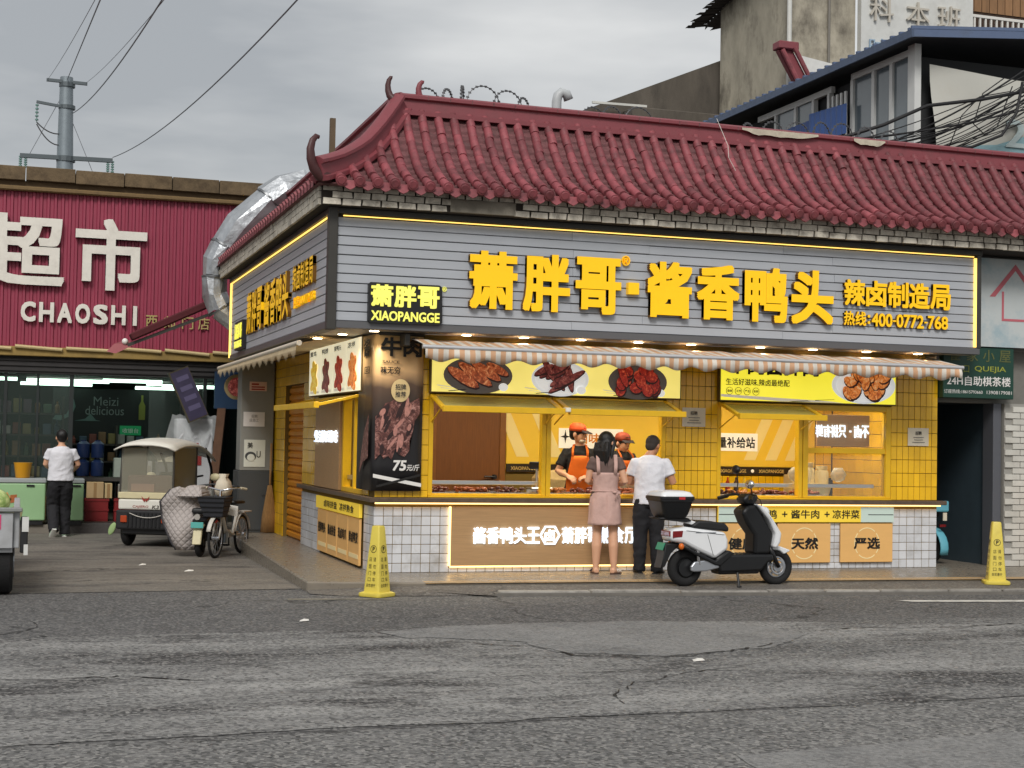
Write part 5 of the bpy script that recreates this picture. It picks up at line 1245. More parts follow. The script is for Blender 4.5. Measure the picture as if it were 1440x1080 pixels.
for k in range(4): 
    q = part('printed_line', MB().box(-.09, .11, -.0895, -.086, .24-.17*k, .32-.17*k), M('purple_print', (84, 78, 110), .6), tl_); q.location = (-.12, 0, .52); q.rotation_euler = (0, R(-24), 0)
fr = thing('fridge', 'tall white drinks fridge with a red bottle picture and plastic sheet on top', 'fridge', (-.93, 9.6, -.05))
part('body', MB().box(-1.22, -.62, 9.3, 9.75, -.05, 1.72), M('fridge_white', (196, 198, 200), .4, var=.05), fr, bevel=.02)
part('handle', MB().box(-1.17, -1.14, 9.275, 9.298, .6, 1.3), m_trim, fr)
part('printed_bottle', MB().prism([(-.95, .95), (-.80, .95), (-.80, 1.12), (-.855, 1.2), (-.855, 1.32), (-.895, 1.32), (-.895, 1.2), (-.95, 1.12)], 9.292, 9.298, 'y'), M('bottle_red', (150, 36, 36), .5), fr)
b = MB(); rr = random.Random(6); nx, nz = 12, 8
for i in range(nx+1):
    for j in range(nz+1):
        b.v.append((-1.30+.75*i/nx-(.12 if i == 0 else 0)*j/nz, 9.26+rr.uniform(-.03, .02), 1.78-.62*j/nz*(.75+.25*math.sin(i*1.7))+rr.uniform(-.02, .02)))
b.f += [(i*(nz+1)+j, (i+1)*(nz+1)+j, (i+1)*(nz+1)+j+1, i*(nz+1)+j+1) for i in range(nx) for j in range(nz)]
solo('plastic_sheet', b, glass('plastic_film', (225, 230, 232), .30, .15), 'crumpled clear plastic sheet draped over the white fridge', 'plastic sheet', smooth=True)
solo('paper_box', MB().box(-1.50, -1.27, 9.3, 9.5, 1.0, 1.16), M('paper_cream', (196, 190, 164), .8), 'cream carton held up on the stack left of the white fridge', 'carton')
solo('goods_stack', MB().box(-1.55, -1.25, 9.3, 9.6, -.05, .5).box(-1.53, -1.27, 9.32, 9.58, .5, .998), M('stack_grey', (90, 90, 88), .7, var=.2), 'grey stack of cases left of the white fridge', 'cases', bevel=.01)
# grey cabinet, pillar box and broom by the roller shutter
m_cab = M('cabinet_grey', (64, 66, 66), .6, .1, var=.08, vs=3, dirt=.3)
cbn = thing('utility_cabinet', 'dark grey metal cabinet standing by the orange roller shutter', 'cabinet', (-.28, 6.95, 0))
part('body', MB().box(-.55, -.02, 6.75, 7.25, .0, .93), m_cab, cbn, bevel=.008)
part('door', MB().box(-.53, -.04, 6.735, 6.749, .04, .90), m_cab, cbn, bevel=.003)
part('latch', MB().box(-.18, -.05, 6.72, 6.735, .56, .58).box(-.10, -.08, 6.715, 6.734, .47, .56), m_trim, cbn)
cb2 = thing('meter_box', 'tall grey meter box with notices standing on the dark cabinet', 'cabinet', (-.28, 6.95, .93))
part('body', MB().box(-.52, -.02, 6.78, 7.2, .932, 2.60), M('meter_grey', (132, 132, 126), .7, var=.1, vs=3, dirt=.4, dcol=(90, 88, 80)), cb2, bevel=.008)
for x0, x1, z0, z1, c in ((-.48, -.16, 1.60, 1.82, (214, 210, 206)), (-.46, -.14, .99, 1.40, (206, 208, 196)), (-.40, -.14, 2.14, 2.28, (212, 178, 160))):
    nt_ = part('notice', MB().box(x0, x1, 6.770, 6.778, z0, z1), M('note_%d' % c[2], c, .8, var=.06), cb2)
    if z0 > 2: part('printed_line', MB().box(x0+.03, x1-.12, 6.767, 6.7695, z0+.09, z0+.115).box(x0+.03, x1-.03, 6.767, 6.7695, z0+.05, z0+.07).box(x0+.03, x1-.03, 6.767, 6.7695, z0+.015, z0+.035), M('print_red', (160, 50, 40), .6), nt_)
    elif z0 > 1.5: text('lettering', '招聘', MATS['grey_print'], nt_, (x0+.12, 6.767, z1-.09), X, Z, .09, .05, 0, 0); text('lettering', '店员工', MATS['grey_print'], nt_, (x0+.09, 6.767, z1-.15), X, Z, .14, .05, 0, 0)
    else:
        text('lettering', '美', m_blk, nt_, (x0+.05, 6.767, z1-.13), X, Z, .08, .09, 0, .01); text('lettering', 'U', m_blk, nt_, (x0+.19, 6.767, z0+.14), X, Z, .06, .10, 0, .01)
        b = MB().ball((x0+.10, 6.766, z0+.16), .085, .003, .07, 14, 8); part('printed_head', b, M('print_darkgrey', (60, 62, 62), .6), nt_)
        part('printed_face', MB().ball((x0+.105, 6.763, z0+.14), .06, .002, .055, 14, 8), MATS['note_196'], nt_)
bro = thing('broom', 'worn straw broom leaning bristles down beside the grey cabinet', 'broom', (.02-.08, 6.55, 0))
part('bristles', MB().loft([[(-.08+.13*math.cos(a)*s_, 6.62+.05*math.sin(a)*s_, z) for a in [2*math.pi*i/10 for i in range(10)]] for s_, z in ((1, .01), (.85, .25), (.5, .55), (.25, .72))]), M('straw', (138, 104, 62), .95, var=.35, vs=30, stretch=(3, 3, .3), bump=.6), bro, smooth=True)
part('handle', MB().tube([(-.08, 6.63, .6), (-.06, 6.70, 1.35)], .016, 8), M('handle_wood', (150, 116, 76), .8), bro, smooth=True)
solo('timber_plank', MB().bar((-.75, 8.6, -.18), (-.5, 9.2, 1.9), .14, .04), M('old_timber', (84, 58, 40), .9, var=.25), 'brown timber plank leaning in the dark passage', 'plank')
rs = thing('round_sign', 'round food sign hanging under the end of the side awning', 'sign', (-.48, 7.7, 2.0))
part('disc', MB().cyl((-.46, 7.68, 2.22), .20, .05, 26, 'y'), M('round_cream', (160, 140, 98), .5), rs); part('printed_food', MB().ball((-.46, 7.678, 2.22), .15, .004, .15, 16, 8), mt_b, rs, smooth=True)
solo('styrofoam_box', MB().box(-1.0, -.62, 7.6, 8.0, -.2, .35), M('foam_white', (196, 200, 204), .8, var=.1), 'pale blue-white foam box behind the parked bicycle', 'box', bevel=.015)
solo('gas_bottle', MB().tube([(-.70, 7.4, -.2), (-.70, 7.4, -.17), (-.70, 7.4, .65), (-.70, 7.4, .72), (-.70, 7.4, .80)], [.08, .1, .1, .06, .03], 14), M('gas_grey', (120, 130, 140), .5, .3, var=.15), 'grey-blue gas cylinder beside the cabinet', 'gas cylinder', smooth='auto')

# ------------------------------------------------------------------ neighbour on the right
nb_ = thing('neighbour_shop', 'dark open doorway of the tea house right of the stall', 'shop', (8.2, 1.5, 0))
part('lintel', MB().box(W+.002, 12, .12, .35, 2.05, 4.1), M('lintel_grey', (120, 118, 112), .9, var=.15), nb_)
part('passage_wall', MB().box(8.02, 8.08, .3, 4.0, 0, 2.05), M('passage_teal', (52, 66, 74), .6, var=.1), nb_)
part('back_wall', MB().box(W+.002, 8.02, 3.8, 4.0, 0, 2.05), M('passage_back', (30, 38, 44), .8), nb_)
part('door_leaf', MB().box(7.42, 8.01, 1.75, 1.80, .02, 2.05), M('door_slate', (56, 70, 78), .45, var=.06, vs=2), nb_)
part('door_jamb', MB().box(7.98, 8.10, .06, .28, 0, 2.05), M('jamb_grey', (96, 98, 104), .5, .3), nb_, bevel=.006)
part('ceiling', MB().box(W+.002, 8.02, .35, 3.8, 2.05, 2.12), MATS['passage_back'], nb_)
wall = part('brick_wall', MB().box(8.12, 12, .03, .3, 0, 2.05), M('mortar_grey', (150, 148, 142), .9), nb_)
m_wb = M('white_brick', (200, 198, 190), .7, var=.06, objrand=.08, dirt=.3, dcol=(140, 134, 124), ds=5)
me = MB().box(-.108, .108, 0, .03, -.034, .034).mesh('brick'); me.materials.append(m_wb)
for r_ in range(26):
    for k in range(8):
        x = 8.12+.11+(.115 if r_ % 2 else 0)+k*.228
        inst('brick', me, wall, (x, .008, .04+r_*.0775))
gsn = thing('shop_sign', 'dark green tea house sign with white characters over the dark doorway', 'sign', (7.6, -.05, 2.1))
part('board', MB().box(W+.01, 8.16, -.10, .04, 2.10, 2.74), M('board_green', (22, 62, 50), .5, var=.1), gsn, bevel=.006)
m_olive = M('print_olive', (150, 156, 60), .6)
for ch, x in zip('雀家小屋', (7.2, 7.46, 7.70, 7.94)): text('letter', ch, M('print_khaki', (96, 100, 56), .6), gsn, (x, -.103, 2.56), X, Z, .17, .15, 0, .005)
text('letter', 'QUEJIA', m_olive, gsn, (7.58, -.103, 2.42), X, Z, .46, .085, 0, .008); text('letter', '口', m_olive, gsn, (7.42, -.103, 2.42), X, Z, .08, .085, 0, .0)
text('letter', '24H自助棋茶楼', MATS['print_white'], gsn, (7.18, -.103, 2.255), X, Z, .93, .12, 0, .012)
text('letter', '订座热线:18615793660', MATS['print_white'], gsn, (7.14, -.103, 2.155), X, Z, .56, .05, 0, .0); text('letter', '13908179081', MATS['print_white'], gsn, (7.76, -.103, 2.158), X, Z, .37, .042, 0, .0)
m_bn = M('faded_vinyl', (190, 196, 196), .6, var=.06, vs=2, dirt=.75, dcol=(120, 160, 176), ds=2.2)
bn = thing('banner', 'faded white vinyl banner with a red house outline right of the fascia sign', 'banner', (8.6, -.1, 2.75))
part('sheet', MB().box(7.50, 9.6, -.12, -.10, 2.75, 3.86), m_bn, bn)
hs_ = [(7.80, 3.30), (8.12, 3.72), (8.46, 3.30)]
part('printed_house', MB().prism([(7.78, 3.38), (8.16, 3.80), (8.16, 3.72), (7.86, 3.38)], -.1235, -.1205, 'y').prism([(8.16, 3.80), (8.54, 3.38), (8.46, 3.38), (8.16, 3.72)], -.1235, -.1205, 'y').prism([(7.96, 3.08), (8.4, 3.08), (8.4, 3.11), (7.96, 3.11)], -.1235, -.1205, 'y').prism([(7.96, 3.11), (7.99, 3.11), (7.99, 3.45), (7.96, 3.45)], -.1235, -.1205, 'y'), M('faded_red', (190, 100, 110), .7), bn)
ht = thing('white_robe', 'pale printed cloth hanging on the door in the dark doorway', 'cloth', (7.7, 1.72, .9))
b = MB(); nx = 8
for i in range(nx+1):
    for j in range(7):
        b.v.append((7.52+.30*i/nx*(1-.06*j/6), 1.70-.02*math.sin(i*1.3+j*.4), 1.85-.75*j/6-(.07*abs(math.sin(i*.8)) if j == 6 else 0)))
b.f += [(i*7+j, (i+1)*7+j, (i+1)*7+j+1, i*7+j+1) for i in range(nx) for j in range(6)]
part('cloth', b, M('cloth_grey', (150, 150, 150), .8), ht, smooth=True)
part('printed_line', MB().box(7.56, 7.78, 1.66, 1.664, 1.66, 1.68).box(7.56, 7.78, 1.66, 1.664, 1.60, 1.62).box(7.56, 7.70, 1.66, 1.664, 1.54, 1.56), MATS['print_darkgrey'], ht)
solo('door_tag', MB().box(7.90, 7.97, 1.735, 1.748, 1.17, 1.27), m_note, 'small pale tag on the slate door', 'tag')
solo('orange_barrier', MB().box(8.60, 8.72, -.3, .0, 0, 1.15), M('barrier_orange', (190, 130, 30), .6), 'orange board at the extreme right edge by the white bricks', 'board', bevel=.01)
# ------------------------------------------------------------------ buildings behind, upper right
m_conc = M('old_concrete', (170, 163, 146), .95, var=.34, vs=1.6, dirt=1., dcol=(66, 60, 52), ds=1.2, bump=.4, bs=9, stretch=(1, 1, .6))
m_pebble = M('pebble_dash', (136, 130, 118), .95, var=.5, vs=14, dirt=.6, dcol=(70, 66, 60), bump=.8, bs=18)
cb_ = thing('concrete_building', 'weathered tan concrete block with a ragged sheet roof behind the stall', 'building', (12.8, 13, 0))
part('wall', MB().box(11.15, 12.70, 11.3, 14.5, 8.9, 11.9), m_conc, cb_)
part('lower_wall', MB().box(11.12, 12.70, 11.26, 14.6, 0, 8.88), m_pebble, cb_)
rr = random.Random(5); b = MB()
for i in range(14):
    x0 = 10.85+i*.14; b.add([(x0, 10.9+rr.uniform(-.1, .1), 11.9+.03*(i % 2)), (x0+.15, 10.9+rr.uniform(-.1, .1), 11.9+.03*(i % 2)), (x0+.15, 15.3+rr.uniform(-.1, .35), 11.15+.03*(i % 2)), (x0, 15.3+rr.uniform(-.1, .35), 11.15+.03*(i % 2))], [(0, 1, 2, 3)])
part('sheet_roof', b, M('roof_sheet_dark', (56, 50, 46), .9, var=.3), cb_)
b = MB(); 
for i in range(26):
    y0 = 11+i*.17; z0 = 11.88-(y0-11)*.17; b.add([(10.7+rr.uniform(-.06, .06), y0, z0-.05), (10.7+rr.uniform(-.1, .1), y0+.16, z0-.08), (11.3, y0+.16, z0+.03), (11.3, y0, z0+.05)], [(0, 1, 2, 3)])
part('eave_sheet', b, MATS['roof_sheet_dark'], cb_)
part('downpipe', MB().tube([(11.10, 11.2, 8.4), (11.10, 11.2, 11.9)], .05, 10), M('pipe_white', (206, 206, 200), .5, var=.08), cb_, smooth='auto')
part('downpipe', MB().tube([(12.05, 11.25, 8.6), (12.05, 11.25, 11.9)], .03, 8), M('pipe_grey', (118, 114, 106), .6), cb_, smooth='auto')
pn = thing('rooftop_sign', 'big white rooftop panel with three ghost outline characters', 'sign', (14.2, 11.2, 8.4))
part('panel', MB().box(12.72, 15.45, 11.1, 11.25, 8.0, 11.9), M('panel_white', (205, 206, 202), .6, var=.06, vs=2, dirt=.3, dcol=(150, 148, 140)), pn)
for ch, x in zip('科本班', (12.9, 13.78, 14.55)): text('letter', ch, M('ghost_letter', (186, 180, 168), .7), pn, (x, 11.08, 10.36), X, Z, .56, .50, .05, 0)
text('letter', '时尚', M('ghost_blue', (150, 172, 190), .7), pn, (12.9, 11.08, 9.62), X, Z, .75, .38, .03, 0)
hb = thing('timber_building', 'timber clad top floor with white railings at the upper right corner', 'building', (17.5, 12.5, 0))
pl_ = part('wall', MB().box(15.5, 24, 11.6, 12, 0, 14), M('timber_back', (60, 44, 34), .9), hb)
me = MB().box(-.09, .09, -.02, 0, 0, 2.0).mesh('plank'); me.materials.append(M('timber', (138, 104, 72), .8, var=.25, vs=6, objrand=.15, stretch=(2, 2, .3)))
for i in range(38): inst('plank', me, pl_, (13.2+i*.2+.1, 11.58, 11.0))
part('plank_back', MB().box(13.1, 20.8, 11.581, 11.62, 10.95, 13), MATS['timber_back'], hb)
for i in range(18): part('railing_bar', MB().box(15.55+i*.14, 15.59+i*.14, 11.2, 11.24, 9.8, 10.75), M('rail_white', (214, 212, 206), .5), hb)
part('railing_rail', MB().box(15.5, 18.2, 11.19, 11.25, 10.75, 10.81), MATS['rail_white'], hb)
part('window_strip', MB().box(16.7, 19, 11.15, 11.18, 10.2, 10.5), M('win_pale', (190, 196, 196), .3), hb)
lw = solo('parapet_wall', MB().prism([(7.05, 0), (7.05, 8.35), (7.73, 8.70), (11.33, 10.25), (11.8, 10.3), (11.8, 0)], 14.8, 15.6, 'y'), M('dark_render', (92, 86, 78), .95, var=.3, vs=1.3, dirt=.8, dcol=(44, 42, 40), ds=.8, bump=.3, stretch=(1.5, 1, .5)), 'dark stained sloping parapet wall left of the concrete block', 'wall')
solo('flat_ledge', MB().box(8.9, 11.1, 14.2, 14.79, 8.45, 8.85), MATS['dark_render'], 'dark concrete ledge projecting below the sloping parapet', 'ledge', bevel=.02)
solo('wall_batten', MB().bar((8.1, 14.6, 8.95), (9.4, 14.6, 8.97), .05, .05), MATS['pipe_white'], 'thin white batten on the sloping parapet wall', 'batten')
rb = thing('tile_ridge', 'short red tiled hip end against the concrete block', 'roof piece', (10.9, 10.7, 8.6))
part('ridge_strip', MB().add([(10.52, 10.6, 9.38), (10.82, 10.6, 9.45), (11.20, 10.55, 8.78), (10.92, 10.55, 8.70), (10.55, 10.75, 9.38), (10.85, 10.75, 9.45), (11.22, 10.7, 8.78), (10.95, 10.7, 8.7)], [(0, 1, 2, 3), (7, 6, 5, 4), (0, 4, 5, 1), (1, 5, 6, 2), (2, 6, 7, 3), (3, 7, 4, 0)]), m_ridge, rb)
part('cap', MB().tube([(10.85, 10.52, 9.45), (11.22, 10.48, 8.78)], .05, 8), m_roof, rb); part('cap', MB().tube([(10.58, 10.52, 9.38), (10.95, 10.48, 8.7)], .05, 8), m_roof, rb)
part('top_block', MB().box(10.50, 10.95, 10.5, 10.8, 9.40, 9.56), m_ridge, rb, bevel=.02)
solo('white_hoarding', MB().prism([(10.85, 9.42), (12.1, 9.25), (11.3, 8.7), (11.15, 8.2), (11.1, 8.75)], 10.8, 10.86, 'y'), M('hoarding_white', (216, 216, 212), .6, dirt=.2), 'white triangular hoarding beside the red hip end', 'hoarding')
# blue roofed rooftop room
bl = thing('rooftop_room', 'rooftop room with a blue metal roof and white framed windows behind the ridge', 'building', (10.5, 6.5, 4.2))
m_bluer = M('blue_metal', (92, 108, 138), .55, .1, var=.15, vs=3, dirt=.6, dcol=(78, 84, 94))
m_und = M('roof_underside', (66, 70, 76), .7, var=.1)
BX = 8.69
part('core', MB().box(BX+.12, 14, 3.15, 9.9, 4.0, 7.3), M('room_dark', (44, 46, 48), .8), bl)
b = MB(); 
def rf(x): return 7.44+(x-8.4)*.085
b.add([(8.38, 2.55, rf(8.38)), (15, 2.55, rf(15)), (15, 10.2, rf(15)), (8.38, 10.2, rf(8.38)), (8.38, 2.55, rf(8.38)+.05), (15, 2.55, rf(15)+.05), (15, 10.2, rf(15)+.05), (8.38, 10.2, rf(8.38)+.05)], [(0, 1, 2, 3), (7, 6, 5, 4), (0, 4, 5, 1), (1, 5, 6, 2), (2, 6, 7, 3), (3, 7, 4, 0)])
rf_o = part('roof', b, m_und, bl)
b = MB()
for i in range(33): b.bar((8.34, 2.6+i*.235, rf(8.34)+.075), (15, 2.6+i*.235, rf(15)+.075), .05, .045)
b.add([(8.34, 2.50, rf(8.34)+.062), (15, 2.50, rf(15)+.062), (15, 10.25, rf(15)+.062), (8.34, 10.25, rf(8.34)+.062)], [(0, 1, 2, 3)])
part('roof_sheet', b, m_bluer, rf_o)
part('front_fascia', MB().bar((8.34, 2.52, rf(8.34)+.03), (15, 2.52, rf(15)+.03), .03, .16), m_bluer, rf_o)
part('side_fascia', MB().box(8.33, 8.37, 2.5, 10.2, 7.38, 7.49), M('blue_grey_metal', (78, 92, 116), .5, .2, var=.2, vs=8), rf_o)
m_wf = M('white_frame', (208, 210, 208), .5, var=.05)
m_wgl = M('window_reflect', (96, 106, 112), .12, .0, var=.1, vs=1.5, spec=.9)
post = MB().box(BX-.03, BX+.08, 2.92, 3.10, 5.0, 7.42); part('corner_post', post, m_wf, bl)
wr = part('side_window', MB().box(BX, BX+.07, 3.10, 4.75, 5.0, 5.75).box(BX, BX+.07, 3.10, 4.75, 7.28, 7.38).box(BX-.01, BX+.075, 3.55, 3.63, 5.75, 7.28).box(BX-.01, BX+.075, 4.05, 4.13, 5.75, 7.28).box(BX-.01, BX+.075, 4.67, 4.75, 5.75, 7.28), m_wf, bl)
for y0, y1 in ((3.10, 3.55), (3.63, 4.05), (4.13, 4.67)): part('pane', MB().box(BX+.03, BX+.05, y0, y1, 5.75, 7.28), m_wgl, wr)
wr = part('side_window', MB().box(BX, BX+.07, 5.35, 7.9, 7.22, 7.32).box(BX-.01, BX+.075, 5.4, 5.47, 6.2, 7.22).box(BX-.01, BX+.075, 5.9, 5.97, 6.2, 7.22).box(BX-.01, BX+.075, 6.5, 6.57, 6.2, 7.22).box(BX-.01, BX+.075, 7.2, 7.27, 6.2, 7.22), m_wf, bl)
for y0, y1 in ((5.97, 6.5), (6.57, 7.2)): part('pane', MB().box(BX+.03, BX+.05, y0, y1, 6.2, 7.22), m_wgl, wr)
for i in range(5): part('balcony_bar', MB().box(BX-.06, BX-.03, 4.80+i*.13, 4.85+i*.13, 6.3, 7.12), m_wf, bl)
b = MB(); b2 = MB()
for i in range(14):
    y0 = 4.70+i*.085; b.add([(BX-.10-.02*(i % 2), y0, 6.42+.05*(y0-4.7)), (BX-.10-.02*((i+1) % 2), y0+.085, 6.42+.05*(y0-4.7)), (BX-.10-.02*((i+1) % 2), y0+.085, 6.90+.05*(y0-4.7)), (BX-.10-.02*(i % 2), y0, 6.90+.05*(y0-4.7))], [(0, 1, 2, 3)])
for i in range(24):
    y0 = 5.9+i*.085; b2.add([(BX-.08-.02*(i % 2), y0, 6.35), (BX-.08-.02*((i+1) % 2), y0+.085, 6.35), (BX-.08-.02*((i+1) % 2), y0+.085, 6.86), (BX-.08-.02*(i % 2), y0, 6.86)], [(0, 1, 2, 3)])
part('blue_panel', b, M('blue_sheet', (54, 86, 146), .45, .1, var=.12), bl); part('blue_panel', b2, M('blue_sheet_dark', (48, 72, 126), .45, .1, var=.12), bl)
bn2 = thing('banner', 'large faded sail-shaped banner with 24 hanging under the blue roof', 'banner', (9.8, 2.8, 5.7))
b = MB(); nx = 10
for i in range(nx+1):
    x = 8.88+(12.2-8.88)*i/nx; s_ = i/nx
    for j in range(7):
        t_ = j/6; z = (7.12-.10*math.sin(s_*3.1))*(t_)+(5.72)*(1-t_); b.v.append((x+.12*(1-t_)*(1-s_), 2.86-.03*math.sin(i*.9+j), z))
b.f += [(i*7+j, (i+1)*7+j, (i+1)*7+j+1, i*7+j+1) for i in range(nx) for j in range(6)]
part('sheet', b, M('vinyl_pale', (196, 196, 188), .6, var=.06, vs=1.5, dirt=.25, dcol=(170, 160, 140)), bn2, smooth=True)
b = MB(); b.prism([(9.1, 5.74), (9.5, 5.95), (10.0, 6.0), (10.6, 6.2), (11.5, 6.3), (12.2, 6.35), (12.2, 5.74)], 2.805, 2.812, 'y')
part('printed_wave', b, M('vinyl_blue', (146, 184, 192), .6, var=.15, vs=4), bn2)
text('lettering', '24', M('vinyl_outline', (190, 206, 206), .6), bn2, (10.15, 2.80, 5.98), X, Z, .75, .42, .02, .012)
solo('vent_pipe', MB().tube([(2.60, 1.6, 4.6), (2.60, 1.6, 5.74), (2.615, 1.6, 5.81), (2.66, 1.6, 5.855), (2.73, 1.6, 5.84), (2.76, 1.6, 5.77)], .062, 12), M('pvc_grey', (178, 182, 184), .45, var=.06), 'bent grey plastic vent pipe rising behind the ridge', 'vent pipe', smooth=True)
solo('wooden_post', MB().box(.0, .07, 2.97, 3.03, 4.6, 5.58), M('post_wood', (98, 84, 66), .9, var=.2), 'thin weathered post behind the hip end', 'post')
solo('bent_twig', MB().tube([(5.4, 1.5, 5.25), (5.1, 1.5, 5.42), (4.5, 1.5, 5.46), (4.0, 1.5, 5.38)], .025, 6), M('twig', (150, 142, 112), .9), 'bleached stick lying behind the ridge', 'stick')
# razor wire coils
m_wire = M('wire_steel', (92, 92, 94), .5, .6)
def coil(name, cs, lab):
    t = thing(name, lab, 'razor wire', (cs[0][0], .95, 5.3)); b = MB(); k = MB()
    for (x, z, r_, tl) in cs:
        pts = [(x+r_*math.cos(a)*math.cos(tl), .95+r_*math.cos(a)*math.sin(tl), z+r_*math.sin(a)) for a in [2*math.pi*i/22 for i in range(23)]]
        b.tube(pts, .006, 4, cap=False)
        for i in range(0, 22, 1):
            p = Vector(pts[i]); k.add([p+Vector((-.02, 0, .012)), p+Vector((.02, 0, -.012)), p+Vector((.016, .004, .012)), p+Vector((-.016, 0, -.016))], [(0, 2, 1), (0, 1, 3)])
    part('coil', b, m_wire, t); part('barbs', k, m_wire, t, kind='stuff')
coil('razor_wire', [(.75, 5.42, .17, .3), (1.0, 5.45, .15, .9), (1.18, 5.48, .17, 1.2), (1.44, 5.46, .22, .2), (1.75, 5.44, .21, .3), (1.95, 5.42, .16, .8)], 'razor wire coils above the left part of the ridge')
coil('razor_wire', [(2.4, 5.33, .15, .3), (2.85, 5.36, .19, .3), (3.1, 5.38, .2, .5), (3.45, 5.38, .22, .2)], 'razor wire coils right of the vent pipe')
coil('razor_wire', [(4.6, 5.32, .14, .4), (4.95, 5.36, .17, .6), (5.3, 5.38, .2, .3), (5.65, 5.4, .2, .2), (6.0, 5.42, .21, .5), (6.3, 5.42, .22, .3), (6.65, 5.42, .2, .4), (7.0, 5.42, .18, .3)], 'razor wire coils in front of the blue panels')
# bundle of black cables at the right
m_cab_ = M('cable_black', (24, 24, 26), .6)
def cat(a, b_, sag, n=18):
    a, b_ = Vector(a), Vector(b_); return [a.lerp(b_, i/n)-Z*(sag*4*(i/n)*(1-i/n)) for i in range(n+1)]
rr = random.Random(31)
ends = [(6.0, 5.55), (6.2, 5.5), (6.4, 5.6), (6.6, 5.52), (6.9, 5.5), (7.1, 5.56), (7.3, 5.48), (7.5, 5.52), (6.8, 5.6), (7.0, 5.45)]
words = ['lowest left', 'second', 'third', 'fourth', 'fifth', 'sixth', 'seventh', 'eighth', 'ninth', 'tenth']
for i, (x, z) in enumerate(ends):
    solo('cable', MB().tube(cat((x, 1.9+.04*i, z), (10.4, 2.1+.03*i, 6.55+.07*i+rr.uniform(-.03, .03)), .12+.06*rr.random()+.02*(i % 4)), .008+.006*(i % 3 == 0), 5), m_cab_, 'black cable of the bundle fanning across the faded banner, %s to leave the ridge' % words[i], 'cable', 'cables sagging over the ridge', smooth=True)
for i, (pts, r_, lab) in enumerate([
    ([(7.2, 2.0, 5.55), (8.0, 2.0, 5.60), (9.0, 2.0, 5.74), (9.5, 2.0, 5.95), (9.75, 2.0, 6.3), (9.85, 2.0, 6.75)], .022, 'thick black cable looping up at the right'),
    ([(6.9, 2.05, 5.7), (7.6, 2.05, 5.95), (8.3, 2.05, 6.28), (9.2, 2.05, 6.45), (10.4, 2.05, 6.75)], .026, 'thickest black cable rising across the white windows'),
    ([(8.7, 2.1, 5.75), (8.9, 2.1, 6.2), (9.2, 2.1, 6.5), (9.7, 2.1, 6.62)], .008, 'thin cable drooping in front of the banner'),
    ([(9.75, 2.1, 6.7), (9.5, 2.1, 6.1), (9.3, 2.1, 5.95), (9.1, 2.1, 6.1), (9.25, 2.1, 6.55), (9.6, 2.1, 6.8)], .009, 'black cable loop hanging beside the 24')]):
    solo('cable', MB().tube(pts, r_, 7), m_cab_, lab, 'cable', 'cables sagging over the ridge', smooth=True)
for i in range(12):
    x0 = 6.3+.22*(i % 6); e_ = (10.3, 2.3+.02*i, 6.35+.09*(i % 7)+rr.uniform(-.05, .05))
    solo('cable', MB().tube(cat((x0, 2.25+.02*i, 5.5+.02*(i % 5)), e_, .22+.05*(i % 5)), .007, 5), m_cab_, 'thin black cable of the rear tangle before the banner, %s by its lower end' % (words+['eleventh', 'twelfth'])[i], 'cable', 'thin cables of the rear tangle', smooth=True)
solo('loose_string', MB().tube([(3.9, -.3, 5.25), (3.95, -.5, 4.9), (3.92, -.58, 4.75), (4.0, -.6, 4.6)], .004, 4), M('string_white', (200, 196, 188), .8), 'thin pale string hanging down the roof tiles', 'string')
# steel pole behind the supermarket
pole = thing('power_pole', 'galvanised steel power pole with cross arms behind the supermarket', 'pole', (-2.74, 26, -.2))
m_galv = M('galvanised', (132, 142, 148), .5, .4, var=.1)
part('mast', MB().tube([(-2.70, 26, -.2), (-2.74, 26, 8.6), (-2.76, 26, 11.05)], [.30, .22, .17], 12), m_galv, pole, smooth='auto')
part('cross_arm', MB().bar((-3.28, 25.9, 10.92), (-2.22, 25.9, 10.90), .08, .08), M('galv_dark', (92, 100, 104), .5, .4), pole)
part('cross_arm', MB().bar((-3.90, 25.9, 8.82), (-1.50, 25.9, 8.86), .11, .11), MATS['galv_dark'], pole)
part('cross_arm', MB().bar((-3.52, 25.9, 10.30), (-2.8, 25.9, 10.22), .07, .07), MATS['galv_dark'], pole)
m_ins = M('insulator', (104, 140, 132), .3)
for x, z0, z1 in ((-3.88, 8.8, 8.5), (-3.75, 8.78, 8.48), (-1.62, 8.82, 8.52), (-1.5, 8.84, 8.5), (-3.5, 10.24, 9.75)):
    b = MB(); k = 5
    for j in range(k): b.cyl((x, 25.9, z0+(z1-z0)*(j+.5)/k), .045, .035, 10)
    b.tube([(x, 25.9, z0), (x, 25.9, z1)], .012, 6); part('insulator', b, m_ins, pole, smooth='auto')
part('collar', MB().cyl((-2.74, 26, 10.78), .21, .12, 12).cyl((-2.72, 26, 8.75), .25, .14, 12).cyl((-2.73, 26, 10.18), .22, .1, 12), MATS['galv_dark'], pole)
part('jumper_loop', MB().tube(cat((-3.5, 25.9, 9.75), (-2.8, 25.9, 9.5), .12, 10), .018, 5).tube(cat((-3.5, 25.9, 9.7), (-2.8, 25.9, 9.2), .2, 10), .018, 5), m_wire, pole)
m_pw2 = M('line_grey', (96, 98, 104), .6)
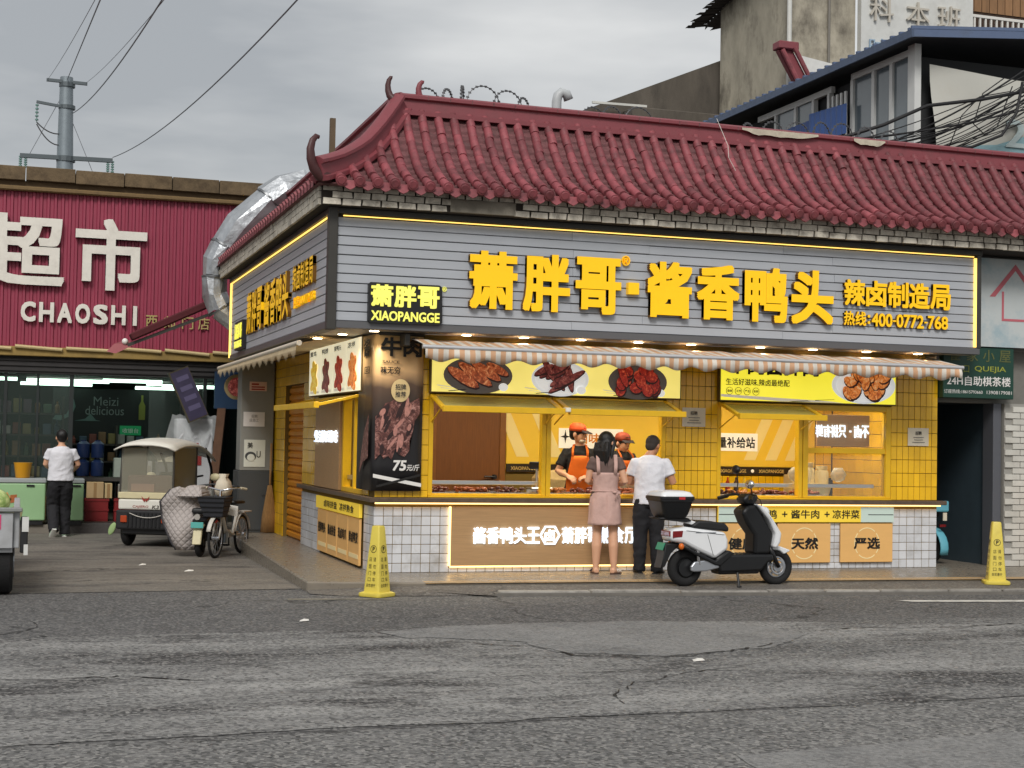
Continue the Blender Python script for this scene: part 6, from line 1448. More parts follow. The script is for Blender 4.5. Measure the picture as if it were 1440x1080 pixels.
for a, b_, s_, lab in (((-2.74, 26, 11.0), (-2.79, 4, 7.28), .0, 'overhead line from the pole top, nearest the left edge'), ((-2.56, 26, 10.1), (-2.12, 4, 7.36), .35, 'overhead line leaving the middle of the pole'), ((-1.5, 25.9, 8.95), (-.50, 4, 7.5), .5, 'overhead line rising right from the lower cross arm'),
        ((-3.25, 26, 10.95), (-2.95, 4, 7.1), .1, 'faint overhead line left of the pole top'), ((-2.25, 26, 10.95), (-2.1, 4, 7.22), .15, 'faint overhead line right of the pole top')):
    a, b_ = Vector(a), Vector(b_); e = b_+(b_-a)*.35
    solo('power_line', MB().tube(cat(a, e, s_, 20), .011 if 'faint' not in lab else .005, 5), m_pw2, lab, 'power line', 'overhead power lines')
for a, b_, lab in (((-3.7, 26, 8.8), (-2.74, 26, 10.8), 'thin stay wire left of the pole'), ((-2.6, 26, 9.9), (-2.0, 26, 8.5), 'thin stay wire right of the pole')):
    solo('stay_wire', MB().tube([a, b_], .008, 5), m_pw2, lab, 'wire')

# ------------------------------------------------------------------ square no-parking cones
m_cone = M('cone_yellow', (220, 200, 84), .45, var=.08, vs=5, dirt=.45, dcol=(140, 120, 50), ds=5)
def rsq(c, h_, z, n=5, r_=.3):
    o = []
    for k in range(4):
        a0 = math.pi/2*k
        for i in range(n):
            a = a0+math.pi/2*i/(n-1); cx_ = h_*(1-r_)*(1 if k in (0, 3) else -1); cy_ = h_*(1-r_)*(1 if k in (0, 1) else -1)
            o.append((c[0]+cx_+h_*r_*math.cos(a), c[1]+cy_+h_*r_*math.sin(a), z))
    return o
def cone(loc, rz, lab):
    t = thing('traffic_cone', lab, 'cone', loc, rz, 'yellow no-parking cones', world=False)
    part('foot', MB().loft([rsq((0, 0), .138, 0), rsq((0, 0), .142, .015), rsq((0, 0), .138, .035), rsq((0, 0), .11, .045)]), m_cone, t, smooth='auto')
    part('body', MB().loft([rsq((0, 0), .100, .04, r_=.22), rsq((0, 0), .098, .06, r_=.22), rsq((0, 0), .073, .40, r_=.25), rsq((0, 0), .050, .68, r_=.3), rsq((0, 0), .044, .695, r_=.3)]), m_cone, t, smooth='auto')
    mk = M('cone_ink', (44, 38, 16), .6)
    tilt = .050/.64
    for s_ in range(4):
        q = Matrix.Rotation(math.pi/2*s_, 4, 'Z')
        def put(body, u, z, w_, h_, bold=.0):
            d = .100-(z-.04)*tilt+.0025; u *= .78; w_ *= .78; N_ = q @ Vector((0, -1, 0)); U_ = q @ Vector((1, 0, 0)); V_ = (Z-N_*tilt).normalized()
            text('lettering', body, mk, t, N_*d+U_*u+Z*z, U_, V_, w_, h_, 0, bold)
        put('店', -.056, .345, .045, .043); put('请', .008, .345, .045, .043); put('面', -.058, .275, .046, .042); put('勿', .012, .275, .046, .042)
        put('门', -.060, .21, .046, .042); put('停', .012, .21, .048, .042); put('口', -.060, .15, .046, .036); put('车', .012, .15, .048, .040); put('自觉遵守', -.075, .095, .14, .034)
        put('P', -.016, .445, .036, .045, .03)
        b = MB(); d = .100-(.467-.04)*tilt+.001; n_ = 20; N_ = q @ Vector((0, -1, 0)); U_ = q @ Vector((1, 0, 0)); V_ = (Z-N_*tilt).normalized(); c_ = N_*d+Z*.467
        for i in range(n_):
            a0, a1 = 2*math.pi*i/n_, 2*math.pi*(i+1)/n_; f_ = lambda a, r_: c_+U_*(r_*math.cos(a))+V_*(r_*math.sin(a))+N_*.002
            b.add([f_(a0, .038), f_(a1, .038), f_(a1, .032), f_(a0, .032)], [(0, 1, 2, 3)])
        part('printed_ring', b, mk, t)
    return t
cone((-.28, -1.42, -.095), R(38), 'yellow square no-parking cone in front of the stall corner on the left')
cone((6.80, -1.62, -.04), R(-26), 'yellow square no-parking cone by the dark doorway on the right')
# ------------------------------------------------------------------ white electric scooter in front of the stall
m_spw = M('scooter_white', (228, 230, 232), .25, var=.02, coat=.4)
m_spb = M('scooter_black', (20, 21, 23), .42, var=.1, vs=20)
m_rub = M('tyre_rubber', (24, 24, 25), .85, var=.15, vs=40, bump=.3, bs=90)
m_chr = M('chrome', (220, 220, 222), .12, 1.)
m_alu2 = M('cast_aluminium', (186, 190, 196), .35, .8)
m_tl = M('tail_red', (120, 16, 18), .2, coat=.5); m_amb = M('amber_lens', (214, 104, 26), .25)
m_plg = M('plate_green', (52, 140, 112), .45, var=.06)
def hull(name, poly, hw, mat, t, bev=.03, seg=3, hw2=None):
    """side profile extruded across the scooter, edges rounded"""
    b = MB().prism(poly, -hw, hw, 'y'); o = part(name, b, mat, t, bevel=bev, seg=seg); 
    for p in o.data.polygons: p.use_smooth = True
    o.data.set_sharp_from_angle(angle=R(50)); return o
def wheel(t, c, r_, wd, mat_rim, spokes=5, hub=.05, name='wheel', rimw=.6, ax='y'):
    w_ = part(name, MB().torus(c, r_-wd/2, wd/2, 36, 10, ax), m_rub, t, smooth=True)
    c = Vector(c); b = MB().torus(c, r_-wd-.004, .012, 32, 6, ax, 2.2)
    e0, e1, en = ((X, Z, Y) if ax == 'y' else (Y, Z, X))
    for i in range(spokes):
        a = 2*math.pi*i/spokes+.3; d = e0*math.cos(a)+e1*math.sin(a); b.bar(c+d*hub*.8, c+d*(r_-wd), .03 if spokes < 9 else .004, .022 if spokes < 9 else .004, en)
    b.tube([c-en*.05, c+en*.05], hub, 16)
    part('rim', b, mat_rim, w_, smooth='auto'); return w_
sct = thing('electric_scooter', 'white and black electric scooter with a rear top box parked before the counter', 'scooter', (3.05, -1.42, -.045), R(2), None, False)
wheel(sct, (0, 0, .20), .20, .105, m_spb, 3, .09); wheel(sct, (1.10, 0, .20), .20, .09, m_alu2, 5, .05)
wp_ = [(-.22, .575), (-.19, .62), (-.05, .64), (.16, .615), (.42, .585), (.455, .50), (.46, .40), (.30, .295), (.08, .39), (-.08, .465), (-.22, .485)]
hull('rear_body', wp_, .135, m_spw, sct, .04, 3)
hull('trim_strip', [(-.10, .455), (.08, .375), (.30, .28), (.46, .39), (.52, .36), (.36, .225), (.30, .235), (.06, .345), (-.12, .44)], .142, m_spb, sct, .012, 2)
hull('seat', [(.02, .655), (.10, .705), (.25, .70), (.42, .672), (.465, .63), (.46, .585), (.30, .60), (.05, .625)], .125, M('seat_vinyl', (26, 26, 28), .55, var=.1), sct, .03, 3)
hull('grab_rail', [(-.30, .735), (-.24, .75), (.0, .715), (.13, .675), (.17, .635), (.15, .62), (.10, .64), (-.05, .685), (-.28, .72)], .10, m_spw, sct, .02, 3)
hull('rack', [(-.38, .735), (-.02, .735), (.02, .70), (-.05, .685), (-.34, .715)], .12, m_spb, sct, .008, 1)
hull('floorboard', [(.30, .30), (.46, .40), (.50, .345), (1.0, .345), (1.02, .27), (.94, .255), (.86, .165), (.36, .150), (.34, .22)], .13, m_spb, sct, .025, 2)
hull('battery_case', [(.34, .235), (.90, .235), (.84, .135), (.37, .13)], .10, m_spb, sct, .015, 2)
hull('leg_shield_inner', [(.62, .80), (.70, .87), (.80, .87), (1.01, .56), (.97, .34), (.77, .34), (.775, .55), (.68, .67)], .12, m_spb, sct, .035, 3)
hull('front_shield', [(.775, .885), (.86, .865), (.955, .76), (1.09, .57), (1.075, .47), (1.03, .405), (.985, .42), (1.015, .56), (.93, .72)], .155, m_spw, sct, .04, 3)
hull('headset', [(.64, .93), (.70, .985), (.80, .99), (.84, .93), (.78, .86), (.68, .87)], .09, m_spb, sct, .03, 3)
part('headlamp', MB().ball((.95, 0, .79), .05, .09, .06, 14, 10), M('lamp_lens', (210, 214, 216), .1), sct, smooth=True)
part('steering_column', MB().tube([(.80, 0, .92), (1.0, 0, .42)], .035, 12), m_spb, sct, smooth='auto')
for s_ in (-1, 1):
    fk = part('fork_leg', MB().tube([(.965, s_*.075, .44), (1.03, s_*.078, .32), (1.10, s_*.075, .20)], [.03, .026, .02], 10), m_spb, sct, smooth=True)
hull('front_fender', [(.90, .385), (.97, .43), (1.10, .43), (1.24, .385), (1.25, .37), (1.17, .335), (1.12, .375), (1.02, .39), (.94, .365)], .062, m_spw, sct, .012, 2)
hull('rear_fender', [(-.27, .46), (-.10, .47), (-.12, .43), (-.20, .36), (-.27, .22), (-.32, .20), (-.29, .32)], .09, m_spb, sct, .01, 1)
part('tail_lamp', MB().box(-.232, -.215, -.105, .105, .535, .595), m_tl, sct, bevel=.008)
for s_ in (-1, 1):
    part('tail_lamp', MB().prism([(-.21, .595), (-.09, .60), (-.10, .535), (-.21, .525)], s_*.134, s_*.141, 'y'), m_tl, sct, bevel=.003)
    part('indicator', MB().ball((-.11, s_*.14, .435), .03, .03, .035), m_amb, sct, smooth=True)
    part('handlebar', MB().tube([(.73, s_*.02, .95), (.71, s_*.18, .975), (.655, s_*.24, .965), (.60, s_*.33, .935)], .014, 10), m_spb, sct, smooth=True)
    part('grip', MB().tube([(.645, s_*.255, .955), (.585, s_*.36, .925)], .022, 10), m_spb, sct, smooth='auto')
    part('brake_lever', MB().tube([(.69, s_*.2, .985), (.70, s_*.27, .98), (.665, s_*.36, .955)], .008, 6), m_spb, sct, smooth=True)
    mm_ = part('mirror', MB().ball((.57 if s_ < 0 else .80, s_*.36, 1.10 if s_ < 0 else 1.24), .04, .075, .048, 14, 8), m_chr if s_ < 0 else m_spb, sct, smooth=True)
    part('mirror_stem', MB().tube([(.70, s_*.16, .97), (.66 if s_ < 0 else .76, s_*.24, 1.04 if s_ < 0 else 1.1), (.58 if s_ < 0 else .80, s_*.34, 1.09 if s_ < 0 else 1.22)], .007, 6), m_spb, mm_, smooth=True)
pl_o = part('licence_plate', MB().prism([(-.305, .395), (-.275, .47), (-.268, .468), (-.298, .392)], -.085, .085, 'y'), m_plg, sct)
part('swing_arm', MB().loft([[(x, y, z) for y, z in ((-.12, z0), (-.08, z0), (-.08, z1), (-.12, z1))] for x, z0, z1 in ((.02, .175, .22), (.06, .165, .27), (.20, .17, .29), (.34, .20, .26), (.37, .21, .245))]), m_alu2, sct, bevel=.012, seg=2)
part('shock_absorber', MB().tube([(.12, -.10, .24), (.10, -.1, .42)], .022, 10), m_chr, sct, smooth='auto')
part('side_stand', MB().tube([(.58, -.10, .15), (.565, -.17, .01)], .014, 8).ball((.565, -.175, .008), .03, .018, .01), m_spb, sct, smooth='auto')
part('body_lettering', MB().box(.06, .30, -.139, -.1365, .575, .583), M('badge_grey', (140, 144, 150), .4, .5), sct)
bx = thing('top_box', 'black scooter top box with a white lid and red badge on the rear rack', 'box', (2.87, -1.425, .69), R(2), None, False)
def rr4(hx_, hy_, z, r_=.05, cx_=0):
    o = []
    for k in range(4):
        for i in range(5):
            a = math.pi/2*k+math.pi/2*i/4; sx_ = 1 if k in (0, 3) else -1; sy_ = 1 if k in (0, 1) else -1
            o.append((cx_+sx_*(hx_-r_)+r_*math.cos(a), sy_*(hy_-r_)+r_*math.sin(a), z))
    return o
part('tub', MB().loft([rr4(.13, .15, .0), rr4(.15, .17, .04), rr4(.185, .20, .17), rr4(.195, .21, .175), rr4(.195, .21, .20)]), m_spb, bx, smooth='auto')
lid = part('lid', MB().loft([rr4(.195, .21, .20), rr4(.19, .205, .235), rr4(.165, .18, .27), rr4(.11, .13, .285)]), m_spw, bx, smooth=True)
part('rim', MB().loft([rr4(.20, .215, .192), rr4(.202, .217, .20), rr4(.20, .215, .222), rr4(.193, .207, .226)]), m_spb, bx, smooth='auto')
part('badge', MB().box(-.0, .07, -.2185, -.213, .195, .22), M('badge_red', (190, 40, 44), .4), bx)

part('brake_cable', MB().tube([(.70, -.2, .98), (.78, -.22, .93), (.86, -.12, .84), (.90, -.05, .70)], .005, 6), m_spb, sct, smooth=True)
part('brake_cable', MB().tube([(.70, .2, .98), (.80, .22, .95), (.88, .12, .86), (.92, .05, .72)], .005, 6), m_spb, sct, smooth=True)
part('brake_disc', MB().torus((1.10, -.055, .20), .075, .012, 24, 6, 'y', .15), m_alu2, sct, smooth=True)
part('panel_seam', MB().bar((-.05, -.1365, .60), (.40, -.1365, .555), .003, .005), m_spb, sct)
part('panel_seam', MB().bar((.20, -.1365, .56), (.27, -.1365, .34), .003, .004), m_spb, sct)
for i in range(6): part('floor_rib', MB().box(.56+i*.05, .575+i*.05, -.11, .11, .345, .350), m_spb, sct)
# ------------------------------------------------------------------ covered tricycle
tri = thing('cargo_tricycle', 'small white covered electric tricycle parked in front of the supermarket', 'tricycle', (-1.52, 7.25, -.195), R(-26), None, False)
m_tw = M('tricycle_white', (222, 220, 210), .4, var=.06, vs=4, dirt=.25, dcol=(160, 150, 126), ds=4)
m_tc = M('tricycle_cream', (206, 196, 158), .5, var=.1)
m_tfilm = glass('yellowed_film', (188, 186, 168), .24, .15)
for s_ in (-1, 1): wheel(tri, (s_*.36, -.62, .21), .21, .12, m_spb, 5, .06, ax='x')
wheel(tri, (0, .95, .20), .20, .09, m_spb, 5, .05, ax='x')
part('chassis', MB().box(-.38, .38, -.86, .9, .18, .30), m_spb, tri, bevel=.02)
part('bumper', MB().box(-.44, .44, -.93, -.80, .26, .54), M('bumper_black', (30, 30, 32), .7, var=.15), tri, bevel=.025, seg=2)
for i in range(9): part('grille_bar', MB().box(-.26+i*.06, -.235+i*.06, -.945, -.93, .30, .50), m_spb, tri)
part('body', MB().box(-.42, .42, -.90, .15, .545, .70), m_tw, tri, bevel=.025, seg=2)
part('body_stripe', MB().box(-.425, .425, -.905, .15, .705, .80), m_tc, tri, bevel=.01)
part('side_body', MB().prism([(.15, .30), (.95, .30), (1.08, .55), (1.05, .80), (.9, .82), (.75, .55), (.3, .5), (.15, .545)], -.38, .38, 'x'), m_tw, tri, bevel=.04, seg=2)
for s_ in (-1, 1):
    for y0, y1 in ((-.88, -.93), (.05, .02)): part('pillar', MB().tube([(s_*.405, -.87 if y0 < 0 else .08, .80), (s_*.39, -.84 if y0 < 0 else .12, 1.46)], .018, 8), m_trim, tri, smooth='auto')
    part('windscreen_pillar', MB().tube([(s_*.36, 1.0, .80), (s_*.37, .85, 1.15), (s_*.38, .55, 1.44)], .022, 8), m_spb, tri, smooth=True)
    part('side_film', MB().prism([(-.84, .81), (.07, .81), (.12, 1.45), (-.82, 1.45)], s_*.392, s_*.396, 'x'), m_tfilm, tri)
    part('tail_lamp', MB().box(s_*.31-.05, s_*.31+.05, -.955, -.93, .36, .46), M('tail_orange', (170, 66, 30), .3), tri, bevel=.008)
    part('mirror', MB().ball((s_*.52, .62, 1.0), .085, .03, .06, 14, 8), m_tc, tri, smooth=True)
    part('mirror_arm', MB().tube([(s_*.37, .8, .95), (s_*.52, .63, .98)], .01, 6), m_spb, tri)
part('rear_window', MB().box(-.39, .39, -.872, -.868, .805, 1.44), m_tfilm, tri)
part('windscreen', MB().add([(-.35, 1.0, .80), (.35, 1.0, .80), (.37, .55, 1.44), (-.37, .55, 1.44), (-.36, .86, 1.14), (.36, .86, 1.14)], [(0, 1, 5, 4), (4, 5, 2, 3)]), glass('windscreen_glass', (180, 190, 190), .15), tri, smooth=True)
b = MB(); ny = 12; nx = 8
for i in range(ny+1):
    y = -1.0+1.80*i/ny; cz = 1.50+.10*math.sin(min(1, (i+1)/5)*math.pi/2)-(max(0, i-6)/6)**2*.24
    for j in range(nx+1):
        u = -1+2*j/nx; b.v.append((u*.47, y-.03*(1-u*u)*(i == 0), cz-.09*u*u-.02*(abs(u) > .95)+(.03*abs(u)-.03 if i == 0 else 0)))
b.f += [(i*(nx+1)+j, i*(nx+1)+j+1, (i+1)*(nx+1)+j+1, (i+1)*(nx+1)+j) for i in range(ny) for j in range(nx)]
o = part('roof', b, m_tw, tri, smooth=True); sm = o.modifiers.new('thick', 'SOLIDIFY'); sm.thickness = .025
part('bench', MB().box(-.34, .34, -.70, -.30, .55, .80).box(-.34, .34, -.78, -.70, .60, 1.05), M('bench_brown', (120, 84, 66), .7), tri, bevel=.03)
part('seat', MB().box(-.2, .2, .15, .45, .5, .82).box(-.2, .2, .10, .17, .8, 1.08), m_spb, tri, bevel=.03)
part('handlebar', MB().tube([(-.32, .62, 1.02), (-.2, .72, 1.0), (.2, .72, 1.0), (.32, .62, 1.02)], .016, 8).tube([(0, .72, 1.0), (0, .95, .4)], .03, 8), m_spb, tri, smooth=True)
part('box_inside', MB().box(-.25, .1, -.84, -.75, .81, .92), M('pink_box', (190, 140, 116), .7), tri)
text('lettering', 'CAJIERO', M('script_red', (150, 50, 40), .6), tri, (-.20, -.902, .565), X, Z, .24, .045, 0, .012, shear=.2); text('lettering', 'K3', M('script_dark', (50, 44, 40), .6), tri, (.10, -.902, .565), X, Z, .10, .05, 0, .02, shear=.2)
b = MB(); 
for s_ in (-1, 1): b.prism([(s_*.01, .66), (s_*.05, .70), (s_*.06, .745), (s_*.035, .715), (s_*.0, .70)], -.912, -.907, 'y')
part('emblem', b, MATS['script_red'], tri)
part('loose_wire', MB().tube(cat((-.22, -.955, .50), (.3, -.955, .49), .06, 10), .006, 5), MATS['string_white'], tri)
part('leaf_tag', MB().ball((-.50, -.90, .26), .05, .012, .10, 8, 8, Quaternion((0, 1, 0), R(25))), M('tag_green', (150, 176, 120), .7), tri, smooth=True)

# ------------------------------------------------------------------ moped under a quilt, bicycle with basket
mop = thing('electric_moped', 'parked electric moped wrapped in a quilted grey cover behind the tricycle', 'moped', (-1.17, 5.05, -.19), R(-20), None, False)
wheel(mop, (.0, -.45, .2), .2, .08, m_spb, 5, .05, ax='x'); wheel(mop, (.0, .62, .2), .2, .08, m_spb, 5, .05, ax='x')
part('body', MB().prism([(-.55, .50), (-.2, .58), (.1, .50), (.15, .3), (.5, .28), (.55, .75), (.62, .75), (.68, .25), (.1, .18), (-.2, .3)], -.11, .11, 'x'), M('moped_dark', (40, 40, 44), .5), mop, bevel=.03, seg=2)
part('rear_fender', MB().prism([(-.68, .18), (-.60, .40), (-.45, .46), (-.3, .42), (-.45, .42), (-.58, .36), (-.63, .18)], -.06, .06, 'x'), m_tc, mop, bevel=.01)
part('licence_plate', MB().box(-.085, .085, -.655, -.645, .40, .48), M('plate_teal', (90, 176, 168), .5), mop, bevel=.004)
part('tail_lamp', MB().cyl((0, -.66, .55), .04, .04, 14, 'y'), M('lamp_grey', (170, 166, 160), .3), mop)
part('seat', MB().box(-.12, .12, -.5, .05, .58, .66), MATS['seat_vinyl'], mop, bevel=.03, seg=2)
part('handlebar', MB().tube([(-.3, .48, .92), (-.1, .56, .95), (.1, .56, .95), (.3, .48, .92)], .014, 8).tube([(0, .56, .95), (0, .62, .3)], .025, 8), m_spb, mop, smooth=True)
def quilt_mat():
    m = bpy.data.materials.new('quilted_cloth'); m.use_nodes = True; MATS['quilted_cloth'] = m
    t = m.node_tree; n = t.nodes; l = t.links.new; p = n['Principled BSDF']
    p.inputs['Base Color'].default_value = s2l((176, 168, 164))+(1,); p.inputs['Roughness'].default_value = .8
    tcn = n.new('ShaderNodeTexCoord'); mpn = n.new('ShaderNodeMapping'); mpn.inputs['Rotation'].default_value = (0, R(45), 0)
    l(tcn.outputs['Object'], mpn.inputs['Vector']); sp = n.new('ShaderNodeSeparateXYZ'); l(mpn.outputs[0], sp.inputs[0]); prev = None
    for k in (0, 2):
        a = n.new('ShaderNodeMath'); a.operation = 'MULTIPLY'; a.inputs[1].default_value = 2*math.pi/.13; l(sp.outputs[k], a.inputs[0])
        s_ = n.new('ShaderNodeMath'); s_.operation = 'SINE'; l(a.outputs[0], s_.inputs[0])
        q = n.new('ShaderNodeMath'); q.operation = 'ABSOLUTE'; l(s_.outputs[0], q.inputs[0])
        if prev: mn = n.new('ShaderNodeMath'); mn.operation = 'MINIMUM'; l(prev.outputs[0], mn.inputs[0]); l(q.outputs[0], mn.inputs[1]); prev = mn
        else: prev = q
    pw = n.new('ShaderNodeMath'); pw.operation = 'POWER'; pw.inputs[1].default_value = .5; l(prev.outputs[0], pw.inputs[0])
    bp_ = n.new('ShaderNodeBump'); bp_.inputs['Strength'].default_value = 1; bp_.inputs['Distance'].default_value = .012; l(pw.outputs[0], bp_.inputs['Height']); l(bp_.outputs[0], p.inputs['Normal'])
    return m
mq = quilt_mat()
b = MB(); nx, nz = 10, 12
for i in range(nx+1):
    for j in range(nz+1):
        u, v = i/nx, j/nz; sh_ = min(1, .55+v*2.2) if v < .25 else 1.; w_ = (.60*(1 if v < .55 else 1-.55*(v-.55)/.45))
        x = -.30+.05*v+(u-.5)*w_*sh_+(.10*(v-.5) if v > .5 else 0); y = -.40-.16*math.sin(u*math.pi)-.05*math.sin(v*9+u*3)+.12*(1-v); z = .95-.86*v-.10*abs(u-.5)*(1 if v < .2 else 0)
        b.v.append((x, y, z))
b.f += [(i*(nz+1)+j, (i+1)*(nz+1)+j, (i+1)*(nz+1)+j+1, i*(nz+1)+j+1) for i in range(nx) for j in range(nz)]
qc = thing('quilted_cover', 'grey diamond-quilted wind cover hanging on the moped', 'cover', (-1.17, 5.05, -.19), R(-20), None, False)
o = part('quilt', b, mq, qc, smooth=True); sm = o.modifiers.new('thick', 'SOLIDIFY'); sm.thickness = .03
part('quilt_flap', MB().loft([[(x, y, z) for x, y in ((-.32, -.5), (.02, -.55), (.05, -.1), (-.30, -.05))] for z in (.80, .84)]+[[(x, y, .96) for x, y in ((-.2, -.4), (-.02, -.42), (.0, -.15), (-.2, -.1))]]), mq, qc, bevel=.03)
part('binding', MB().tube([tuple(b.v[j]) for j in range(nz+1)], .014, 6), M('binding_dark', (60, 58, 62), .8), qc, smooth=True)
solo('plastic_bag', MB().loft([[(-1.0+.11*math.cos(a)*s_+.02*math.sin(3*a), 4.85+.09*math.sin(a)*s_, z) for a in [2*math.pi*i/12 for i in range(12)]] for s_, z in ((.3, .62), (.95, .64), (1.15, .72), (.9, .82), (.4, .88), (.6, .93))]), M('bag_beige', (206, 196, 176), .6, var=.12, bump=.4, bs=14), 'crumpled beige bag stuffed on the moped handlebars', 'bag', smooth=True)
solo('papers', MB().add([(-1.02, 4.52, .40), (-.85, 4.5, .36), (-.84, 4.52, .50), (-1.0, 4.53, .53), (-.93, 4.50, .45)], [(0, 1, 4), (1, 2, 4), (2, 3, 4), (3, 0, 4)]), mp_, 'white sheet of paper tucked at the moped rear', 'paper')
bic = thing('bicycle', 'old white bicycle with a dark front basket beside the platform step', 'bicycle', (-.93, 4.75, -.185), R(152), None, False)
m_bfr = M('bicycle_white', (212, 208, 198), .45, var=.1, dirt=.3)
# local +y is forward (towards the road)
for y in (.48, -.5):
    w_ = part('wheel', MB().torus((0, y, .27), .252, .02, 36, 8, 'x'), m_rub, bic, smooth=True)
    b = MB().torus((0, y, .27), .228, .009, 32, 6, 'x')
    for i in range(20):
        a = 2*math.pi*i/20; b.tube([(.02*(-1)**i, y+.02*math.cos(a), .27+.02*math.sin(a)), (0, y+.228*math.cos(a+.2), .27+.228*math.sin(a+.2))], .0025, 4, False)
    b.tube([(-.05, y, .27), (.05, y, .27)], .022, 10); part('rim', b, m_alu2, w_, smooth='auto')
    pts = [(0, y+.292*math.cos(a), .27+.292*math.sin(a)) for a in [R(20+150*i/12) if y > 0 else R(10+160*i/12) for i in range(13)]]
    part('mudguard', MB().tube(pts, [(.008, .032)]*13, 8, ref=(0, 0, 1)), m_bfr, bic, smooth=True)
part('frame', MB().tube([(0, .36, .72), (0, .1, .36), (0, -.15, .28), (0, -.32, .62)], .022, 8).tube([(0, -.15, .28), (0, -.5, .27)], .012, 8).tube([(0, -.28, .58), (0, -.5, .27)], .012, 8), m_bfr, bic, smooth=True)
for s_ in (-1, 1): part('fork_leg', MB().tube([(s_*.03, .38, .60), (s_*.045, .42, .42), (s_*.045, .48, .27)], .014, 8), m_bfr, bic, smooth=True)
part('stem', MB().tube([(0, .38, .60), (0, .33, .90)], .018, 8), m_chr, bic, smooth=True)
part('handlebar', MB().tube([(-.28, .14, .92), (-.2, .28, .94), (0, .33, .90), (.2, .28, .94), (.28, .14, .92)], .012, 8), m_chr, bic, smooth=True)
for s_ in (-1, 1): part('grip', MB().tube([(s_*.285, .12, .92), (s_*.24, .22, .935)], .018, 8), M('grip_cream', (196, 186, 160), .7), bic, smooth='auto')
part('saddle', MB().loft([[(w_*math.cos(a), y, .72+.03*math.sin(a)) for a in [2*math.pi*i/10 for i in range(10)]] for w_, y in ((.03, -.12), (.05, -.2), (.10, -.36), (.08, -.42))]), m_spb, bic, smooth=True)
b = MB()
def bk(x0, x1, y0, y1, z): return [(x0, y0, z), (x1, y0, z), (x1, y1, z), (x0, y1, z)]
bas = part('basket', MB().loft([bk(-.13, .13, .42, .60, .56), bk(-.19, .19, .38, .70, .82)], True), M('basket_mesh', (52, 54, 60), .7, var=.2, vs=60), bic)
b = MB()
for k in range(5):
    f_ = k/4; x0 = .13+.06*f_; y0, y1 = .42-.04*f_, .60+.10*f_; z = .56+.26*f_; q = bk(-x0-.006, x0+.006, y0-.006, y1+.006, z)
    for i in range(4): b.tube([q[i], q[(i+1) % 4]], .006, 5)
part('basket_wire', b, m_spb, bas)
part('headlamp', MB().ball((0, .50, .50), .03, .03, .03), M('reflector_red', (190, 60, 50), .3), bic, smooth=True)
part('chain_guard', MB().prism([(-.5, .25), (-.5, .31), (-.1, .34), (-.08, .24)], .03, .045, 'x'), m_bfr, bic, bevel=.008)
part('pedal', MB().box(.06, .14, -.22, -.14, .12, .145).tube([(.05, -.15, .28), (.06, -.18, .13)], .01, 6), m_spb, bic)
part('rear_rack', MB().box(-.07, .07, -.72, -.40, .575, .59), m_bfr, bic)

# ------------------------------------------------------------------ truck bed with melons at the left edge
trk = thing('flatbed_truck', 'back corner of a grey flatbed truck loaded with melons at the left edge', 'truck', (-4.5, 0, -.1))
m_trk = M('truck_grey', (176, 178, 180), .5, .2, var=.08, vs=5, dirt=.4, dcol=(110, 106, 100))
part('tailgate', MB().box(-5.3, -3.72, -1.02, -.97, .36, .70), m_trk, trk, bevel=.006)
part('bed_floor', MB().box(-5.3, -3.72, -.97, 1.8, .32, .40), m_trk, trk)
part('side_board', MB().box(-3.72, -3.66, -.97, 1.8, .36, .72), m_trk, trk, bevel=.006)
part('bed_rail', MB().box(-5.3, -3.64, -1.05, -.95, .705, .745), M('rail_worn', (146, 148, 146), .5, .4, var=.2), trk, bevel=.008)
part('lamp_post', MB().box(-3.655, -3.585, -1.04, -.94, .32, .66), M('lamp_black', (26, 26, 28), .6), trk, bevel=.01)
for q in (MB().box(-3.64, -3.58, -1.052, -1.041, .52, .66), MB().box(-3.62, -3.582, -1.052, -1.041, .30, .40)): part('lamp_stripe', q, M('stripe_white', (206, 206, 202), .6, var=.1), trk)
part('sticker', MB().box(-4.0, -3.83, -1.026, -1.021, .54, .68), M('sticker_pink', (206, 60, 110), .5), trk)
text('lettering', 'S', m_blk, trk, (-3.89, -1.028, .58), X, Z, .05, .06, 0, .02)
tyre = part('tyre', MB().tube([(-4.12, -.62, .22), (-4.09, -.62, .22), (-3.74, -.62, .22), (-3.71, -.62, .22)], [.29, .32, .32, .29], 28), m_rub, trk, smooth='auto')
part('rim', MB().tube([(-3.715, -.62, .22), (-3.70, -.62, .22)], .17, 20), m_alu2, tyre)
part('tyre', MB().tube([(-5.3, -.62, .22), (-5.27, -.62, .22), (-4.93, -.62, .22), (-4.9, -.62, .22)], [.29, .32, .32, .29], 28), m_rub, trk, smooth='auto')
part('axle', MB().tube([(-5.2, -.62, .22), (-3.8, -.62, .22)], .05, 10), m_spb, trk)
part('cab', MB().prism([(1.85, .1), (3.4, .1), (3.45, .7), (3.2, 1.05), (2.85, 1.55), (1.85, 1.6)], -5.45, -3.93, 'x'), M('cab_white', (206, 208, 208), .35, coat=.3), trk, bevel=.04, seg=2)
part('cab_window', MB().prism([(2.1, 1.0), (2.95, 1.0), (2.75, 1.42), (2.1, 1.45)], -3.932, -3.922, 'x'), m_wgl, trk)
for y in (2.9,): part('tyre', MB().torus((-4.1, y, .2), .22, .09, 24, 8, 'x'), m_rub, trk, smooth=True)
